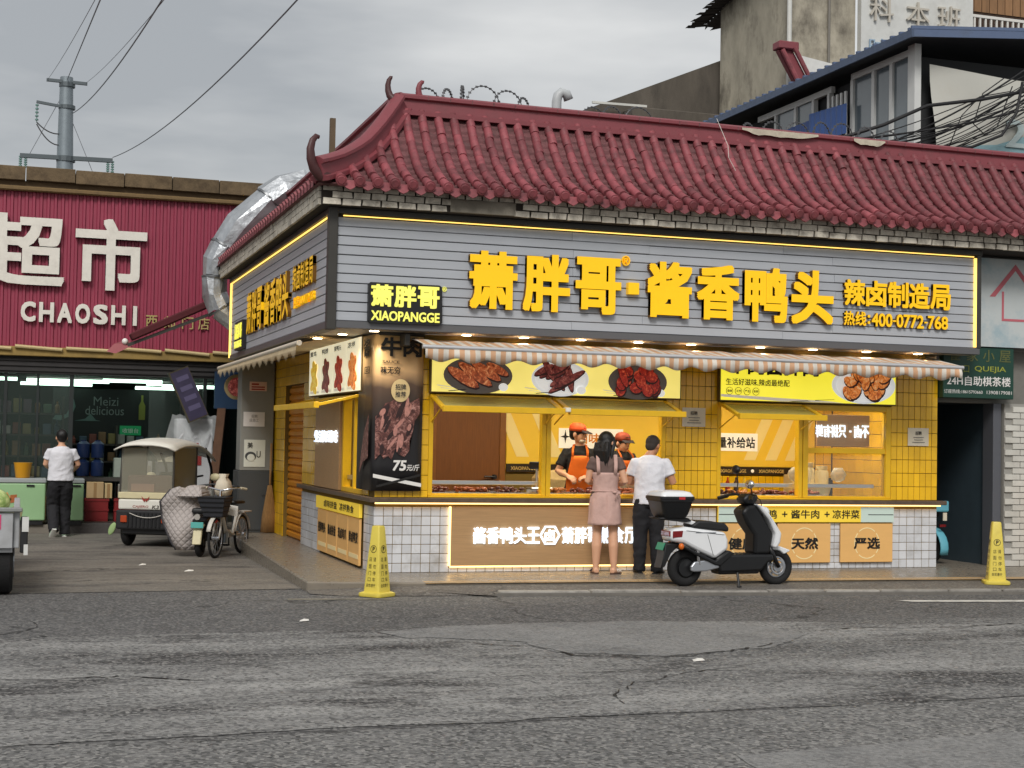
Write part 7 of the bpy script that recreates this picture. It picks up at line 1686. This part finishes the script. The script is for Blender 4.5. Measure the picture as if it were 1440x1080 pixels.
def melon_mat():
    m = bpy.data.materials.new('melon_skin'); m.use_nodes = True; MATS['melon_skin'] = m
    t = m.node_tree; n = t.nodes; l = t.links.new; p = n['Principled BSDF']
    tcn = n.new('ShaderNodeTexCoord'); nn = n.new('ShaderNodeTexNoise'); nn.inputs['Scale'].default_value = 9; nn.inputs['Detail'].default_value = 5
    mpn = n.new('ShaderNodeMapping'); mpn.inputs['Scale'].default_value = (.35, 2.2, 2.2); l(tcn.outputs['Object'], mpn.inputs[0]); l(mpn.outputs[0], nn.inputs[0])
    r_ = n.new('ShaderNodeValToRGB'); e = r_.color_ramp.elements; e[0].position = .4; e[0].color = s2l((132, 160, 84))+(1,); e[1].position = .6; e[1].color = s2l((196, 210, 140))+(1,)
    l(nn.outputs['Fac'], r_.inputs[0]); l(r_.outputs[0], p.inputs['Base Color']); p.inputs['Roughness'].default_value = .4; return m
mm_ = melon_mat()
for x, y, z, rx, lab in ((-3.92, -.72, .545, .20, 'pale green melon lowest at the truck corner'), (-3.95, -.62, .78, .20, 'pale green melon resting on top at the truck corner'), (-4.10, -.30, .56, .2, 'pale green melon behind the two at the truck corner'), (-4.12, -.2, .88, .17, 'small pale melon highest on the truck load')):
    o = part('melon', MB().ball((0, 0, .145), rx, .145, .145, 22, 14), mm_, None, smooth=True); o.location = (x, y, z-.145); o.rotation_euler = (0, 0, random.uniform(-.15, .15)); tag(o, lab, 'melon', 'melons on the truck')
wd = ('first', 'second', 'third', 'fourth', 'fifth', 'sixth', 'seventh', 'eighth')
for i in range(8):
    o = part('melon', MATS and bpy.data.objects['melon'].data, None, None); o.location = (-4.55-.38*(i % 2), -.66+.36*(i//2), .40); o.rotation_euler = (0, 0, random.uniform(-.3, .3)); tag(o, 'pale green melon deeper in the truck bed, %s from the tailgate' % wd[i], 'melon', 'melons on the truck')
part('cab_window', MB().box(-5.1, -4.25, 1.838, 1.849, 1.05, 1.45), m_wgl, trk, bevel=.004)
# blue moped in the dark doorway
bm2 = thing('electric_moped', 'pale blue moped half hidden in the dark doorway on the right', 'moped', (7.42, 1.1, 0), R(8), None, False)
m_lb2 = M('moped_blue', (104, 178, 196), .4, var=.05)
wheel(bm2, (0, -.45, .2), .2, .08, m_spb, 5, .05, ax='x'); wheel(bm2, (0, .6, .2), .2, .08, m_spb, 5, .05, ax='x')
part('body', MB().prism([(-.55, .52), (-.2, .58), (.1, .50), (.15, .3), (.5, .28), (.55, .75), (.62, .75), (.68, .25), (.1, .18), (-.2, .3)], -.12, .12, 'x'), MATS['moped_dark'], bm2, bevel=.03, seg=2)
b = MB().tube([(0, -.45+.25*math.cos(a), .2+.25*math.sin(a)) for a in [R(60+140*i/8) for i in range(9)]], [(.012, .07)]*9, 8, ref=(0, 1, 0)); part('rear_fender', b, m_lb2, bm2, smooth=True)
part('tail_box', MB().box(-.11, .11, -.66, -.56, .66, .80), m_lb2, bm2, bevel=.02, seg=2)
part('reflector', MB().box(-.05, .05, -.665, -.655, .47, .50), m_tl, bm2); part('tag_card', MB().box(.0, .06, -.67, -.66, .55, .65), m_note, bm2)
part('seat', MB().box(-.12, .12, -.5, .05, .58, .66), MATS['seat_vinyl'], bm2, bevel=.03)
part('handlebar', MB().tube([(-.3, .48, .95), (-.1, .56, .98), (.1, .56, .98), (.3, .48, .95)], .014, 8).tube([(0, .56, .98), (0, .62, .3)], .025, 8), m_spb, bm2, smooth=True)
# ------------------------------------------------------------------ people
def fuse(mb, voxel=.008, it=4, fac=.5):
    me = mb.mesh('body'); o = bpy.data.objects.new('body', me)
    r_ = o.modifiers.new('remesh', 'REMESH'); r_.mode = 'VOXEL'; r_.voxel_size = voxel
    s_ = o.modifiers.new('smooth', 'SMOOTH'); s_.factor = fac; s_.iterations = it
    out_ = evaluate(o); bpy.data.objects.remove(o)
    for p in out_.polygons: p.use_smooth = True
    return out_
m_skin = M('skin', (214, 164, 132), .5, var=.05, vs=12); m_skin_d = M('skin_tan', (186, 132, 100), .5, var=.06, vs=12)
m_hair = M('black_hair', (16, 14, 14), .45, var=.3, vs=60, stretch=(1, 1, .15), bump=.4, bs=120)
m_buzz = M('buzz_hair', (52, 44, 40), .8, var=.2, vs=80, bump=.3, bs=150)
m_eye = M('eye_dark', (24, 18, 16), .2); m_lip = M('lip', (170, 92, 84), .5)
def V(*a): return Vector(a)
from mathutils import noise as mno
def folds(me, amp=.006, sx=7., sz=13., seed=0.):
    me.update(); ns_ = [v.normal.copy() for v in me.vertices]
    for v, n_ in zip(me.vertices, ns_):
        p = v.co; a = mno.noise(Vector((p.x*sx+seed+p.z*3, p.y*sx, p.z*sz-p.x*9+seed))); c = mno.noise(Vector((p.x*16+seed, p.y*16, p.z*24)))
        v.co = p+n_*(amp*((1-abs(a)*2.2)*.9+c*.5))
    me.update(); return me
def limb(b, pts, rad, n=14): b.tube(pts, rad, n); 
def add_hand(b, wr, d, nrm, s=1., curl=.6, side=1):
    """palm + four fingers + thumb; d = direction of the hand, nrm = palm normal, side = which way the thumb goes"""
    d = V(*d).normalized(); nrm = V(*nrm); nrm = (nrm-d*nrm.dot(d)).normalized(); sd_ = d.cross(nrm)*side; wr = V(*wr)
    b.tube([wr-d*.03*s, wr, wr+d*.045*s, wr+d*.085*s], [(.021*s, .021*s), (.016*s, .027*s), (.014*s, .038*s), (.012*s, .037*s)], 12, ref=tuple(nrm))
    for k, (off, L_) in enumerate(((-.028, .062), (-.0095, .074), (.0095, .070), (.027, .056))):
        p = wr+d*.082*s-sd_*off*s*-1; pts = [p-d*.012*s, p]; a = 0
        for q in (.42, .33, .25): a += curl*(.75 if q == .42 else .9); pts.append(pts[-1]+(d*math.cos(a)+nrm*math.sin(a))*L_*q*s)
        b.tube(pts, [.0092*s, .0092*s, .0088*s, .008*s, .0068*s], 8)
    p = wr+d*.022*s+sd_*.026*s; t_ = (d*.7+sd_*.75+nrm*.25).normalized(); t2 = (d*.9+sd_*.25+nrm*.45).normalized()
    b.tube([p-t_*.02*s, p+t_*.028*s, p+t_*.028*s+t2*.028*s, p+t_*.028*s+t2*.05*s], [.013*s, .0115*s, .010*s, .008*s], 8)
def add_head(b, c, yaw_, nod=0, s=1.):
    q = Matrix.Rotation(yaw_, 3, 'Z') @ Matrix.Rotation(nod, 3, 'X'); c = V(*c)
    def P(x, y, z): return c+q @ V(x*s, y*s, z*s)
    qq = q.to_quaternion()
    b.ball(P(0, -.012, .025), .076*s, .094*s, .092*s, 20, 14, qq)      # skull
    b.ball(P(0, .022, -.025), .062*s, .068*s, .080*s, 18, 12, qq)      # face
    b.ball(P(0, .045, -.078), .034*s, .034*s, .026*s, 12, 8, qq)       # chin
    b.ball(P(0, .088, .022), .045*s, .016*s, .014*s, 10, 6, qq)        # brow
    b.tube([P(0, .086, .012), P(0, .104, -.018), P(0, .106, -.028)], [.009*s, .013*s, .014*s], 8)   # nose
    b.ball(P(0, .086, -.052), .024*s, .012*s, .010*s, 10, 6, qq)
    for s_ in (-1, 1): b.ball(P(s_*.078, -.008, -.008), .012*s, .022*s, .033*s, 10, 8, qq)
    return P, qq
def person(label, loc, rz, H, g):
    """g: pose and clothes; local +y is the way the body faces"""
    s = H/1.60; t = thing('person', label, 'person', loc, rz, None, False); fem = g.get('fem'); sk = g.get('skin', m_skin)
    sw = (.145 if fem else .172)*s; lean = V(*g.get('lean', (0, 0, 0)))*s
    hipz, wz, cz, shz, nz_ = .83*s, .98*s, 1.17*s, 1.315*s, 1.375*s
    hd = V(0, 0, 0)+lean+V(*g.get('head', (0, .03, 1.49)))*s
    b = MB()
    tw = 1. if fem else 1.12
    tor = [(V(0, 0, hipz-.06*s), .075, .145), (V(0, 0, hipz+.03*s), .098, .158 if fem else .15), (V(0, 0, wz)+lean*.4, .085, .118 if fem else .135), (V(0, 0, cz)+lean*.7, .10, .135*tw), (V(0, -.005, shz-.05*s)+lean, .088, .135*tw), (V(0, -.01, shz+.015*s)+lean, .055, .085*tw), (V(0, -.005, nz_)+lean, .045, .05), (hd+V(0, -.03, -.05*s), .042, .042)]
    if g.get('legs', True) or True:
        b.tube([p for p, _, _ in tor], [(ry*s, rx*s) for _, ry, rx in tor], 20, ref=(0, 1, 0))
    P, qq = add_head(b, hd, g.get('hyaw', 0), g.get('hnod', 0), s*1.0)
    legs = []
    for sd_, key in ((-1, 'L'), (1, 'R')):
        ft = V(*g.get('foot'+key, (sd_*.09, 0, 0)))*s; kn = V(*g.get('knee'+key, (sd_*.088+(ft.x/s-sd_*.09)*.5, .02+ft.y/s*.4, .45)))*s; hp_ = V(sd_*.082*s, 0, hipz)
        an = ft+V(0, 0, .075*s); fd = V(*g.get('toe'+key, (sd_*.15, 1, 0))).normalized()
        mid1 = hp_.lerp(kn, .5); mid2 = kn.lerp(an, .35)
        legs.append((hp_, mid1, kn, mid2, an, ft, fd))
        k = g.get('legw', 1.)
        b.tube([hp_+V(0, 0, .03*s), hp_-V(0, 0, .06*s), mid1, kn+V(0, 0, .02*s), mid2-V(0, .012*s, 0), an.lerp(mid2, .35), an, an-V(0, 0, .045*s)], [.082*s*k, .084*s*k, .070*s*k, .052*s*k, .054*s*k, .042*s*k, .034*s, .034*s], 14)
        tz = fd.z; b.tube([an-fd*.045*s-V(0, 0, .045*s), an-V(0, 0, .04*s), an+fd*.07*s-V(0, 0, .052*s), an+fd*.135*s-V(0, 0, .058*s), an+fd*.165*s-V(0, 0, .06*s)], [(.028*s, .032*s), (.034*s, .036*s), (.024*s, .042*s), (.016*s, .040*s), (.010*s, .026*s)], 12, ref=(0, 0, 1))
    arms = []
    for sd_, key in ((-1, 'L'), (1, 'R')):
        sh = V(sd_*sw, -.01*s, shz-.042*s)+lean; el = V(*g.get('elbow'+key, (sd_*.23, -.02, 1.06)))*s+lean*.8; wr = V(*g.get('wrist'+key, (sd_*.24, .06, .83)))*s+lean*.5
        arms.append((sh, el, wr)); th = g.get('armw', 1.)
        b.tube([sh-V(sd_*.03*s, 0, 0), sh, sh.lerp(el, .5), el, el.lerp(wr, .25), wr.lerp(el, .1), wr], [.05*s, .052*s*th, .044*s*th, .036*s*th, .037*s*th, .026*s, .023*s], 12)
        hdir = V(*g.get('hdir'+key, tuple((wr-el).normalized()))); add_hand(b, wr, hdir, g.get('hnrm'+key, (-sd_, 0, 0)), s, g.get('curl'+key, .35), 1 if sd_ > 0 else -1)
    body = part('body', fuse(b, .0068, 3), sk, t)
    # face details
    for s_ in (-1, 1):
        part('eye', MB().ball(P(s_*.031, .084, .006), .011*s, .006*s, .006*s, 10, 6, qq), m_eye, t, smooth=True)
        part('eyebrow', MB().tube([P(s_*.018, .092, .026), P(s_*.033, .090, .031), P(s_*.05, .078, .026)], .004*s, 6), m_hair, t, smooth=True)
    if not g.get('mask'): part('lips', MB().ball(P(0, .093, -.052), .021*s, .006*s, .006*s, 12, 6, qq), m_lip, t, smooth=True)
    return dict(t=t, s=s, P=P, q=qq, legs=legs, arms=arms, tor=tor, lean=lean, hipz=hipz, wz=wz, cz=cz, shz=shz, nz=nz_, sw=sw, hd=hd, fem=fem, tw=tw, th=g.get('armw', 1.))
def tee(d, mat, z_bot, sleeve=.55, inf=.018, name='shirt', vox=.009):
    s = d['s']; th = d['th']; b = MB(); lean = d['lean']; tw = d['tw']
    pts = [V(0, 0, z_bot*s)+lean*.2, V(0, 0, d['wz'])+lean*.4, V(0, 0, d['cz'])+lean*.7, V(0, -.005*s, d['shz']-.05*s)+lean, V(0, -.01*s, d['shz']+.015*s)+lean, V(0, -.008*s, d['nz']-.022*s)+lean]
    f_ = d['fem']; rad = [(.108+inf, .165+inf), (.092+inf, (.124 if f_ else .150)+inf), (.10+inf, .135*tw+inf), (.088+inf, .135*tw+inf), (.055+inf*.8, .088*tw+inf*.6), (.052, .062)]
    b.tube(pts, [(a*s, c*s) for a, c in rad], 24, ref=(0, 1, 0))
    for sh, el, wr in d['arms']:
        e = sh.lerp(el, sleeve); b.tube([sh-(V(sh.x, 0, 0).normalized())*.05*s, sh, sh.lerp(e, .5), e], [.048*s, .057*s*th, .057*s*th, .059*s*th], 14)
    return part(name, folds(fuse(b, vox, 3), .006, 6, 9, sh.x*50), mat, d['t'])
def trousers(d, mat, z_top=.97, wide=1.0, hem=.05):
    s = d['s']; b = MB(); b.tube([V(0, 0, z_top*s), V(0, 0, d['hipz']+.03*s), V(0, 0, d['hipz']-.07*s)], [(.100*s, .142*s), (.115*s, .168*s), (.095*s, .165*s)], 22, ref=(0, 1, 0))
    for hp_, m1, kn, m2, an, ft, fd in d['legs']:
        b.tube([hp_+V(0, 0, .02*s), hp_-V(0, 0, .07*s), m1, kn, m2, an.lerp(kn, .12), an-(kn-an).normalized()*hem*s], [.092*s, .098*s, .086*s*wide, .072*s*wide, .068*s*wide, .060*s*wide, .060*s*wide], 16)
    return part('trousers', folds(fuse(b, .009, 3), .007, 7, 11, s*31), mat, d['t'])
def shoes(d, mat, sole):
    s = d['s']
    for hp_, m1, kn, m2, an, ft, fd in d['legs']:
        b = MB(); up = V(0, 0, 1) if abs(fd.z) < .5 else V(0, 1, .3); up = (up-fd*up.dot(fd)).normalized(); c = an-up*.04*s
        b.tube([c-fd*.062*s, c-fd*.03*s+up*.004*s, c+fd*.03*s, c+fd*.10*s-up*.014*s, c+fd*.175*s-up*.02*s, c+fd*.195*s-up*.022*s], [(.026*s, .030*s), (.042*s, .040*s), (.038*s, .045*s), (.028*s, .047*s), (.020*s, .040*s), (.010*s, .022*s)], 14, ref=tuple(up))
        o = part('shoe', fuse(b, .006, 2), mat, d['t'])
        q = MB(); q.tube([c-fd*.07*s-up*.034*s, c+fd*.02*s-up*.036*s, c+fd*.11*s-up*.036*s, c+fd*.198*s-up*.034*s], [(.010*s, .034*s), (.011*s, .040*s), (.011*s, .050*s), (.009*s, .026*s)], 14, ref=tuple(up)); part('sole', q, sole, o, smooth='auto')
def cap_hair(d, mat, length=0, vol=1.05, low=-.02):
    """short hair shell over the skull"""
    s = d['s']; P = d['P']; b = MB()
    b.ball(P(0, -.018, .034), .081*s*vol, .096*s*vol, .090*s*vol, 22, 14, d['q'])
    b.ball(P(0, -.055, -.015), .066*s*vol, .052*s, .062*s, 16, 10, d['q'])
    b.ball(P(0, .055, .075), .055*s, .035*s, .028*s, 12, 8, d['q'])
    return part('hair', fuse(b, .006, 3), mat, d['t'])
Z0 = 0.
# woman in pink, back to the road
m_pink = M('pink_linen', (198, 163, 153), .85, var=.10, vs=9, bump=.9, bs=9); m_taupe = M('taupe_jersey', (104, 84, 78), .85, var=.08, vs=10, bump=.2, bs=20)
g = dict(fem=1, hyaw=R(-38), head=(.012, .02, 1.485), footL=(-.095, .0, .0), footR=(.105, -.03, 0), toeL=(-.1, 1, -.06), toeR=(.55, .85, -.06), kneeL=(-.085, .02, .45), kneeR=(.095, .0, .45), mask=1,
    elbowR=(.215, -.055, 1.04), wristR=(.15, .17, 1.0), hdirR=(-.3, 1, .05), hnrmR=(-1, 0, 0), elbowL=(-.205, -.0, 1.04), wristL=(-.10, .2, 1.02), legw=1.06)
d = person('woman in a pink pinafore dress with long black hair waiting at the counter', (2.56, -.36, 0), R(-14), 1.58, g); s = d['s']
tee(d, m_taupe, .86, .42, .010, 'shirt')
b = MB(); ring = []
for z, rx, ry, oy in ((.555, .182, .146, 0), (.58, .181, .145, 0), (.62, .179, .144, 0), (.66, .177, .142, 0), (.70, .175, .14, 0), (.75, .173, .138, 0), (.80, .170, .135, 0), (.86, .165, .131, 0), (.89, .158, .126, 0), (.92, .148, .12, 0), (.95, .141, .112, 0), (.985, .136, .108, 0), (1.02, .138, .112, 0), (1.06, .142, .116, 0), (1.12, .150, .122, 0), (1.145, .152, .123, 0)):
    ring.append([(rx*s*math.cos(a)*(1+.03*math.sin(7*a)*(z < .8)), ry*s*math.sin(a)*(1+.03*math.sin(5*a+1)*(z < .8))+oy, z*s) for a in [2*math.pi*i/72 for i in range(72)]])
o = part('dress', folds(MB().loft(ring, False).mesh('dress'), .006, 8, 7, 2.), m_pink, d['t'], smooth=True); sm = o.modifiers.new('thick', 'SOLIDIFY'); sm.thickness = .006; sm.offset = 1
for s_ in (-1, 1): part('strap', MB().tube([(s_*.095*s, -.118*s, 1.13*s), (s_*.10*s, -.110*s, 1.24*s), (s_*.10*s, -.05*s, 1.345*s), (s_*.095*s, .06*s, 1.31*s), (s_*.09*s, .13*s, 1.12*s)], [(.005, .021)]*5, 8, ref=(0, -1, 0)), m_pink, d['t'], smooth=True)
part('seam', MB().box(-.0025, .0025, -.150*s, -.128*s, .58*s, .9*s), m_pink, o)
part('belt', MB().tube([(.172*math.cos(a)*s, .13*math.sin(a)*s, .935*s) for a in [2*math.pi*i/32 for i in range(33)]], .005, 6, False), m_pink, d['t'])
bw_ = part('bow', MB().ball((.09*s, -.125*s, .925*s), .028, .010, .014).ball((.135*s, -.105*s, .915*s), .028, .010, .016).tube([(.11*s, -.12*s, .92*s), (.10*s, -.135*s, .84*s)], .006, 6).tube([(.115*s, -.12*s, .92*s), (.135*s, -.13*s, .85*s)], .006, 6), m_pink, d['t'], smooth=True)
P = d['P']; b = MB()
b.ball(P(0, -.018, .036), .086*s, .102*s, .094*s, 22, 14, d['q']); b.tube([P(0, -.055, .02), P(0, -.085, -.06), P(0, -.10, -.16), P(.0, -.098, -.245)], [(.06*s, .088*s), (.052*s, .094*s), (.040*s, .094*s), (.018*s, .07*s)], 16, ref=tuple(d['q'] @ V(0, -1, 0)))
for s_ in (-1, 1): b.tube([P(s_*.06, .02, .06), P(s_*.083, .012, -.01), P(s_*.085, -.02, -.09), P(s_*.078, -.05, -.2)], [.028*s, .026*s, .024*s, .012*s], 10)
rr = random.Random(3)
for k in range(18):
    u = rr.uniform(-.085, .085); b.tube([P(u, -.11, .0), P(u*1.1, -.135, -.10), P(u*1.05+rr.uniform(-.01, .01), -.125, -.23-rr.uniform(0, .04))], [.012*s, .012*s, .005*s], 6)
part('hair', fuse(b, .006, 2), m_hair, d['t'])
part('face_mask', MB().ball(P(0, .062, -.05), .062*s, .055*s, .045*s, 16, 10, d['q']), M('mask_white', (226, 228, 228), .8), d['t'], smooth=True)
for (hp_, m1, kn, m2, an, ft, fd), s_ in zip(d['legs'], (-1, 1)):
    f2 = V(fd.x, fd.y, 0).normalized(); b = MB(); q = f2.cross(Z); c = V(ft.x, ft.y, 0)
    ring_ = [[tuple(c+f2*(.055*s+.13*s*math.cos(a))+q*((.040+.006*math.cos(a))*s*math.sin(a))+Z*z) for a in [2*math.pi*i/20 for i in range(20)]] for z in (.0, .016)]
    o = part('sandal', b.loft(ring_), M('sandal_sole', (92, 66, 56), .7), d['t']); k = MB()
    for a0 in (.03, .075, .115): k.tube([c+f2*(a0*s)+q*(.046*s)+Z*.02, c+f2*(a0*s)+q*.025*s+Z*.058*s*(1.2-a0*4), c+f2*(a0*s)-q*.025*s+Z*.058*s*(1.2-a0*4), c+f2*(a0*s)-q*(.046*s)+Z*.02], [(.004, .010)]*4, 6)
    part('strap', k, M('sandal_white', (226, 218, 206), .6) if s_ > 0 else M('sandal_dark', (60, 44, 48), .6), o, smooth=True)
# man in a white T-shirt with a phone
m_wtee = M('white_cotton', (218, 218, 224), .85, var=.06, vs=8, bump=1., bs=7); m_blkt = M('black_trousers', (28, 28, 32), .85, var=.15, vs=10, bump=.8, bs=8)
g = dict(hyaw=R(-30), hnod=R(-16), head=(.03, .045, 1.465), lean=(.01, .03, 0), skin=m_skin_d, footL=(-.10, 0, 0), footR=(.10, -.03, 0), toeL=(-.2, 1, -.05), toeR=(.4, 1, -.05),
    elbowR=(.27, -.02, 1.04), wristR=(.235, .22, 1.10), hdirR=(-.1, 1, .25), hnrmR=(-.6, 0, 1), curlR=.5, elbowL=(-.245, .03, 1.03), wristL=(-.12, .22, 1.05), armw=1.12, legw=1.08)
d = person('man in a white T-shirt and black trousers with a buzz cut holding a phone', (3.10, -.34, 0), R(-22), 1.57, g)
tee(d, m_wtee, .79, .62, .024); trousers(d, m_blkt, .95, 1.12); cap_hair(d, m_buzz, vol=1.0)
shoes(d, M('shoe_black', (22, 22, 24), .5), m_black)
s = d['s']; wr = d['arms'][1][2]
ph = MB().box(-.038, .038, -.004, .004, -.075, .075)
ph.v = [tuple(Matrix.Rotation(R(-62), 3, 'X') @ V(*v)+wr+V(-.035, .10, .035)) for v in ph.v]
t_ph = d['t']
mw_ = Matrix.Translation(t_ph.location) @ Matrix.Rotation(R(-22), 4, 'Z'); ph.v = [tuple(mw_ @ V(*v)) for v in ph.v]
solo('mobile_phone', ph, m_black, 'black phone held by the man in the white T-shirt', 'phone', bevel=.004)
# worker in an orange cap and apron
m_btee = M('black_tee', (26, 25, 27), .85, var=.1, vs=10, bump=.8, bs=9); m_or_ = M('orange_cloth', (232, 112, 20), .8, var=.07, vs=8, bump=.3, bs=12)
def apron(d):
    s = d['s']; b = MB(); nx, nz = 10, 14
    for i in range(nx+1):
        for j in range(nz+1):
            u = -1+2*i/nx; v = j/nz; z = (1.235-.62*v)*s; w_ = (.095+.055*min(1, v*2.4)) if v < .42 else .150+.008*v
            yy = (.128+.016*math.sin(v*3))*s*math.sqrt(max(.15, 1-(u*w_/.2)**2)); b.v.append((u*w_*s, yy+.024*s+d['lean'].y*(1-v), z))
    b.f += [(i*(nz+1)+j, (i+1)*(nz+1)+j, (i+1)*(nz+1)+j+1, i*(nz+1)+j+1) for i in range(nx) for j in range(nz)]
    o = part('apron', b, m_or_, d['t'], smooth=True); sm = o.modifiers.new('thick', 'SOLIDIFY'); sm.thickness = .008; sm.offset = 1
    for s_ in (-1, 1): part('apron_strap', MB().tube([(s_*.085*s, .152*s, 1.225*s), (s_*.085*s, .115*s, 1.30*s), (s_*.07*s, .03*s, 1.36*s), (s_*.03*s, -.06*s, 1.37*s)], [(.004, .014)]*4, 8, ref=(0, 1, 0)), m_or_, d['t'], smooth=True)
    part('printed_emblem', MB().torus((.03*s, .158*s, 1.09*s), .034, .004, 16, 5, 'y').tube([(.0, .160*s, 1.05*s), (.06*s, .158*s, 1.04*s)], .004, 5), m_blk, o)
def cap(d, crown, brim):
    s = d['s']; P = d['P']; b = MB(); ring = []
    for z, r_ in ((.035, 1.0), (.065, 1.02), (.10, .92), (.122, .66), (.132, .3), (.134, .05)): ring.append([P(.088*r_*math.cos(a), -.014+.104*r_*math.sin(a), z) for a in [2*math.pi*i/24 for i in range(24)]])
    c_ = part('cap', b.loft(ring), crown, d['t'], smooth=True)
    br = []
    for k in range(5):
        f_ = k/4; br.append([P(.085*math.cos(a)*(1-.12*f_), .078+.088*f_*math.sin(a)**.5 if math.sin(a) > 0 else .078, .046-.018*f_-.012*math.cos(a)**2*f_) for a in [math.pi*i/14 for i in range(15)]])
    q = MB(); q.v = [tuple(p) for r_ in br for p in r_]; q.f = [(i*15+j, i*15+j+1, (i+1)*15+j+1, (i+1)*15+j) for i in range(4) for j in range(14)]
    o = part('brim', q, brim, c_, smooth=True); sm = o.modifiers.new('thick', 'SOLIDIFY'); sm.thickness = .006
g = dict(fem=1, hyaw=R(62), hnod=R(-6), head=(.02, .02, 1.485), elbowL=(-.26, .02, 1.05), wristL=(-.10, .20, 1.0), hdirL=(.9, .35, -.15), hnrmL=(0, -.4, -1), curlL=.55, elbowR=(.25, .03, 1.05), wristR=(.14, .21, 1.0), hdirR=(-.6, .7, -.35), hnrmR=(-.5, 0, -1), curlR=.6, armw=1.1)
d = person('stall worker in an orange cap, black T-shirt and orange apron facing right', (2.80, 1.10, 0), R(180-18), 1.68, g)
tee(d, m_btee, .80, .72, .022); trousers(d, m_blkt, .95); apron(d); cap_hair(d, m_hair, vol=1.03); cap(d, M('cap_orange', (226, 84, 30), .75, var=.06), M('cap_brim', (40, 28, 30), .7)); shoes(d, MATS['shoe_black'], m_black)
P = d['P']; s = d['s']; part('face_mask', MB().ball(P(0, .06, -.075), .05*s, .045*s, .028*s, 14, 8, d['q']), M('mask_clear', (206, 196, 180), .6), d['t'], smooth=True)
# second worker
g = dict(fem=1, hyaw=R(8), hnod=R(-8), head=(0, .03, 1.44), elbowL=(-.22, .12, 1.07), wristL=(-.09, .30, 1.16), hdirL=(.4, .9, .1), hnrmL=(0, 0, -1), curlL=.9, elbowR=(.22, .08, 1.05), wristR=(.10, .28, 1.0), curlR=.8)
d = person('second worker in a dark orange cap handing over a plastic bag', (3.31, 1.0, 0), R(180+10), 1.62, g)
tee(d, m_btee, .80, .7, .022); trousers(d, m_blkt, .95); apron(d); cap_hair(d, m_hair, vol=1.03); cap(d, M('cap_dark', (150, 62, 34), .75, var=.06), MATS['cap_brim']); shoes(d, MATS['shoe_black'], m_black)
solo('plastic_bag', MB().loft([[(3.31+.12*math.cos(a)*s_+.012*math.sin(4*a), .72+.08*math.sin(a)*s_, z) for a in [2*math.pi*i/16 for i in range(16)]] for s_, z in ((.25, .90), (.9, .91), (1.0, .96), (.85, 1.03), (.45, 1.09), (.22, 1.12), (.3, 1.15))]), glass('bag_film', (236, 222, 190), .45, .25), 'clear plastic bag of food handed across by the second worker', 'bag', smooth=True)
# man walking towards the supermarket
g = dict(hyaw=R(6), head=(0, .03, 1.485), footL=(-.09, -.10, .055), kneeL=(-.09, .10, .47), toeL=(-.1, .75, -.75), footR=(.09, .12, 0), kneeR=(.085, .14, .46), toeR=(.15, 1, -.05), elbowL=(-.225, .02, 1.08), wristL=(-.12, .24, 1.0), elbowR=(.25, .02, 1.08), wristR=(.20, .24, .98), hdirR=(0, 1, -.1), curlR=.6)
d = person('man in a white T-shirt and loose black trousers walking towards the supermarket', (-3.05, 8.75, -.194), R(4), 1.69, g)
tee(d, m_wtee, .84, .6, .03); trousers(d, m_blkt, .98, 1.25, .045); cap_hair(d, m_hair, vol=1.06)
shoes(d, M('trainer_pale', (196, 220, 196), .6), M('trainer_sole', (226, 226, 220), .6))
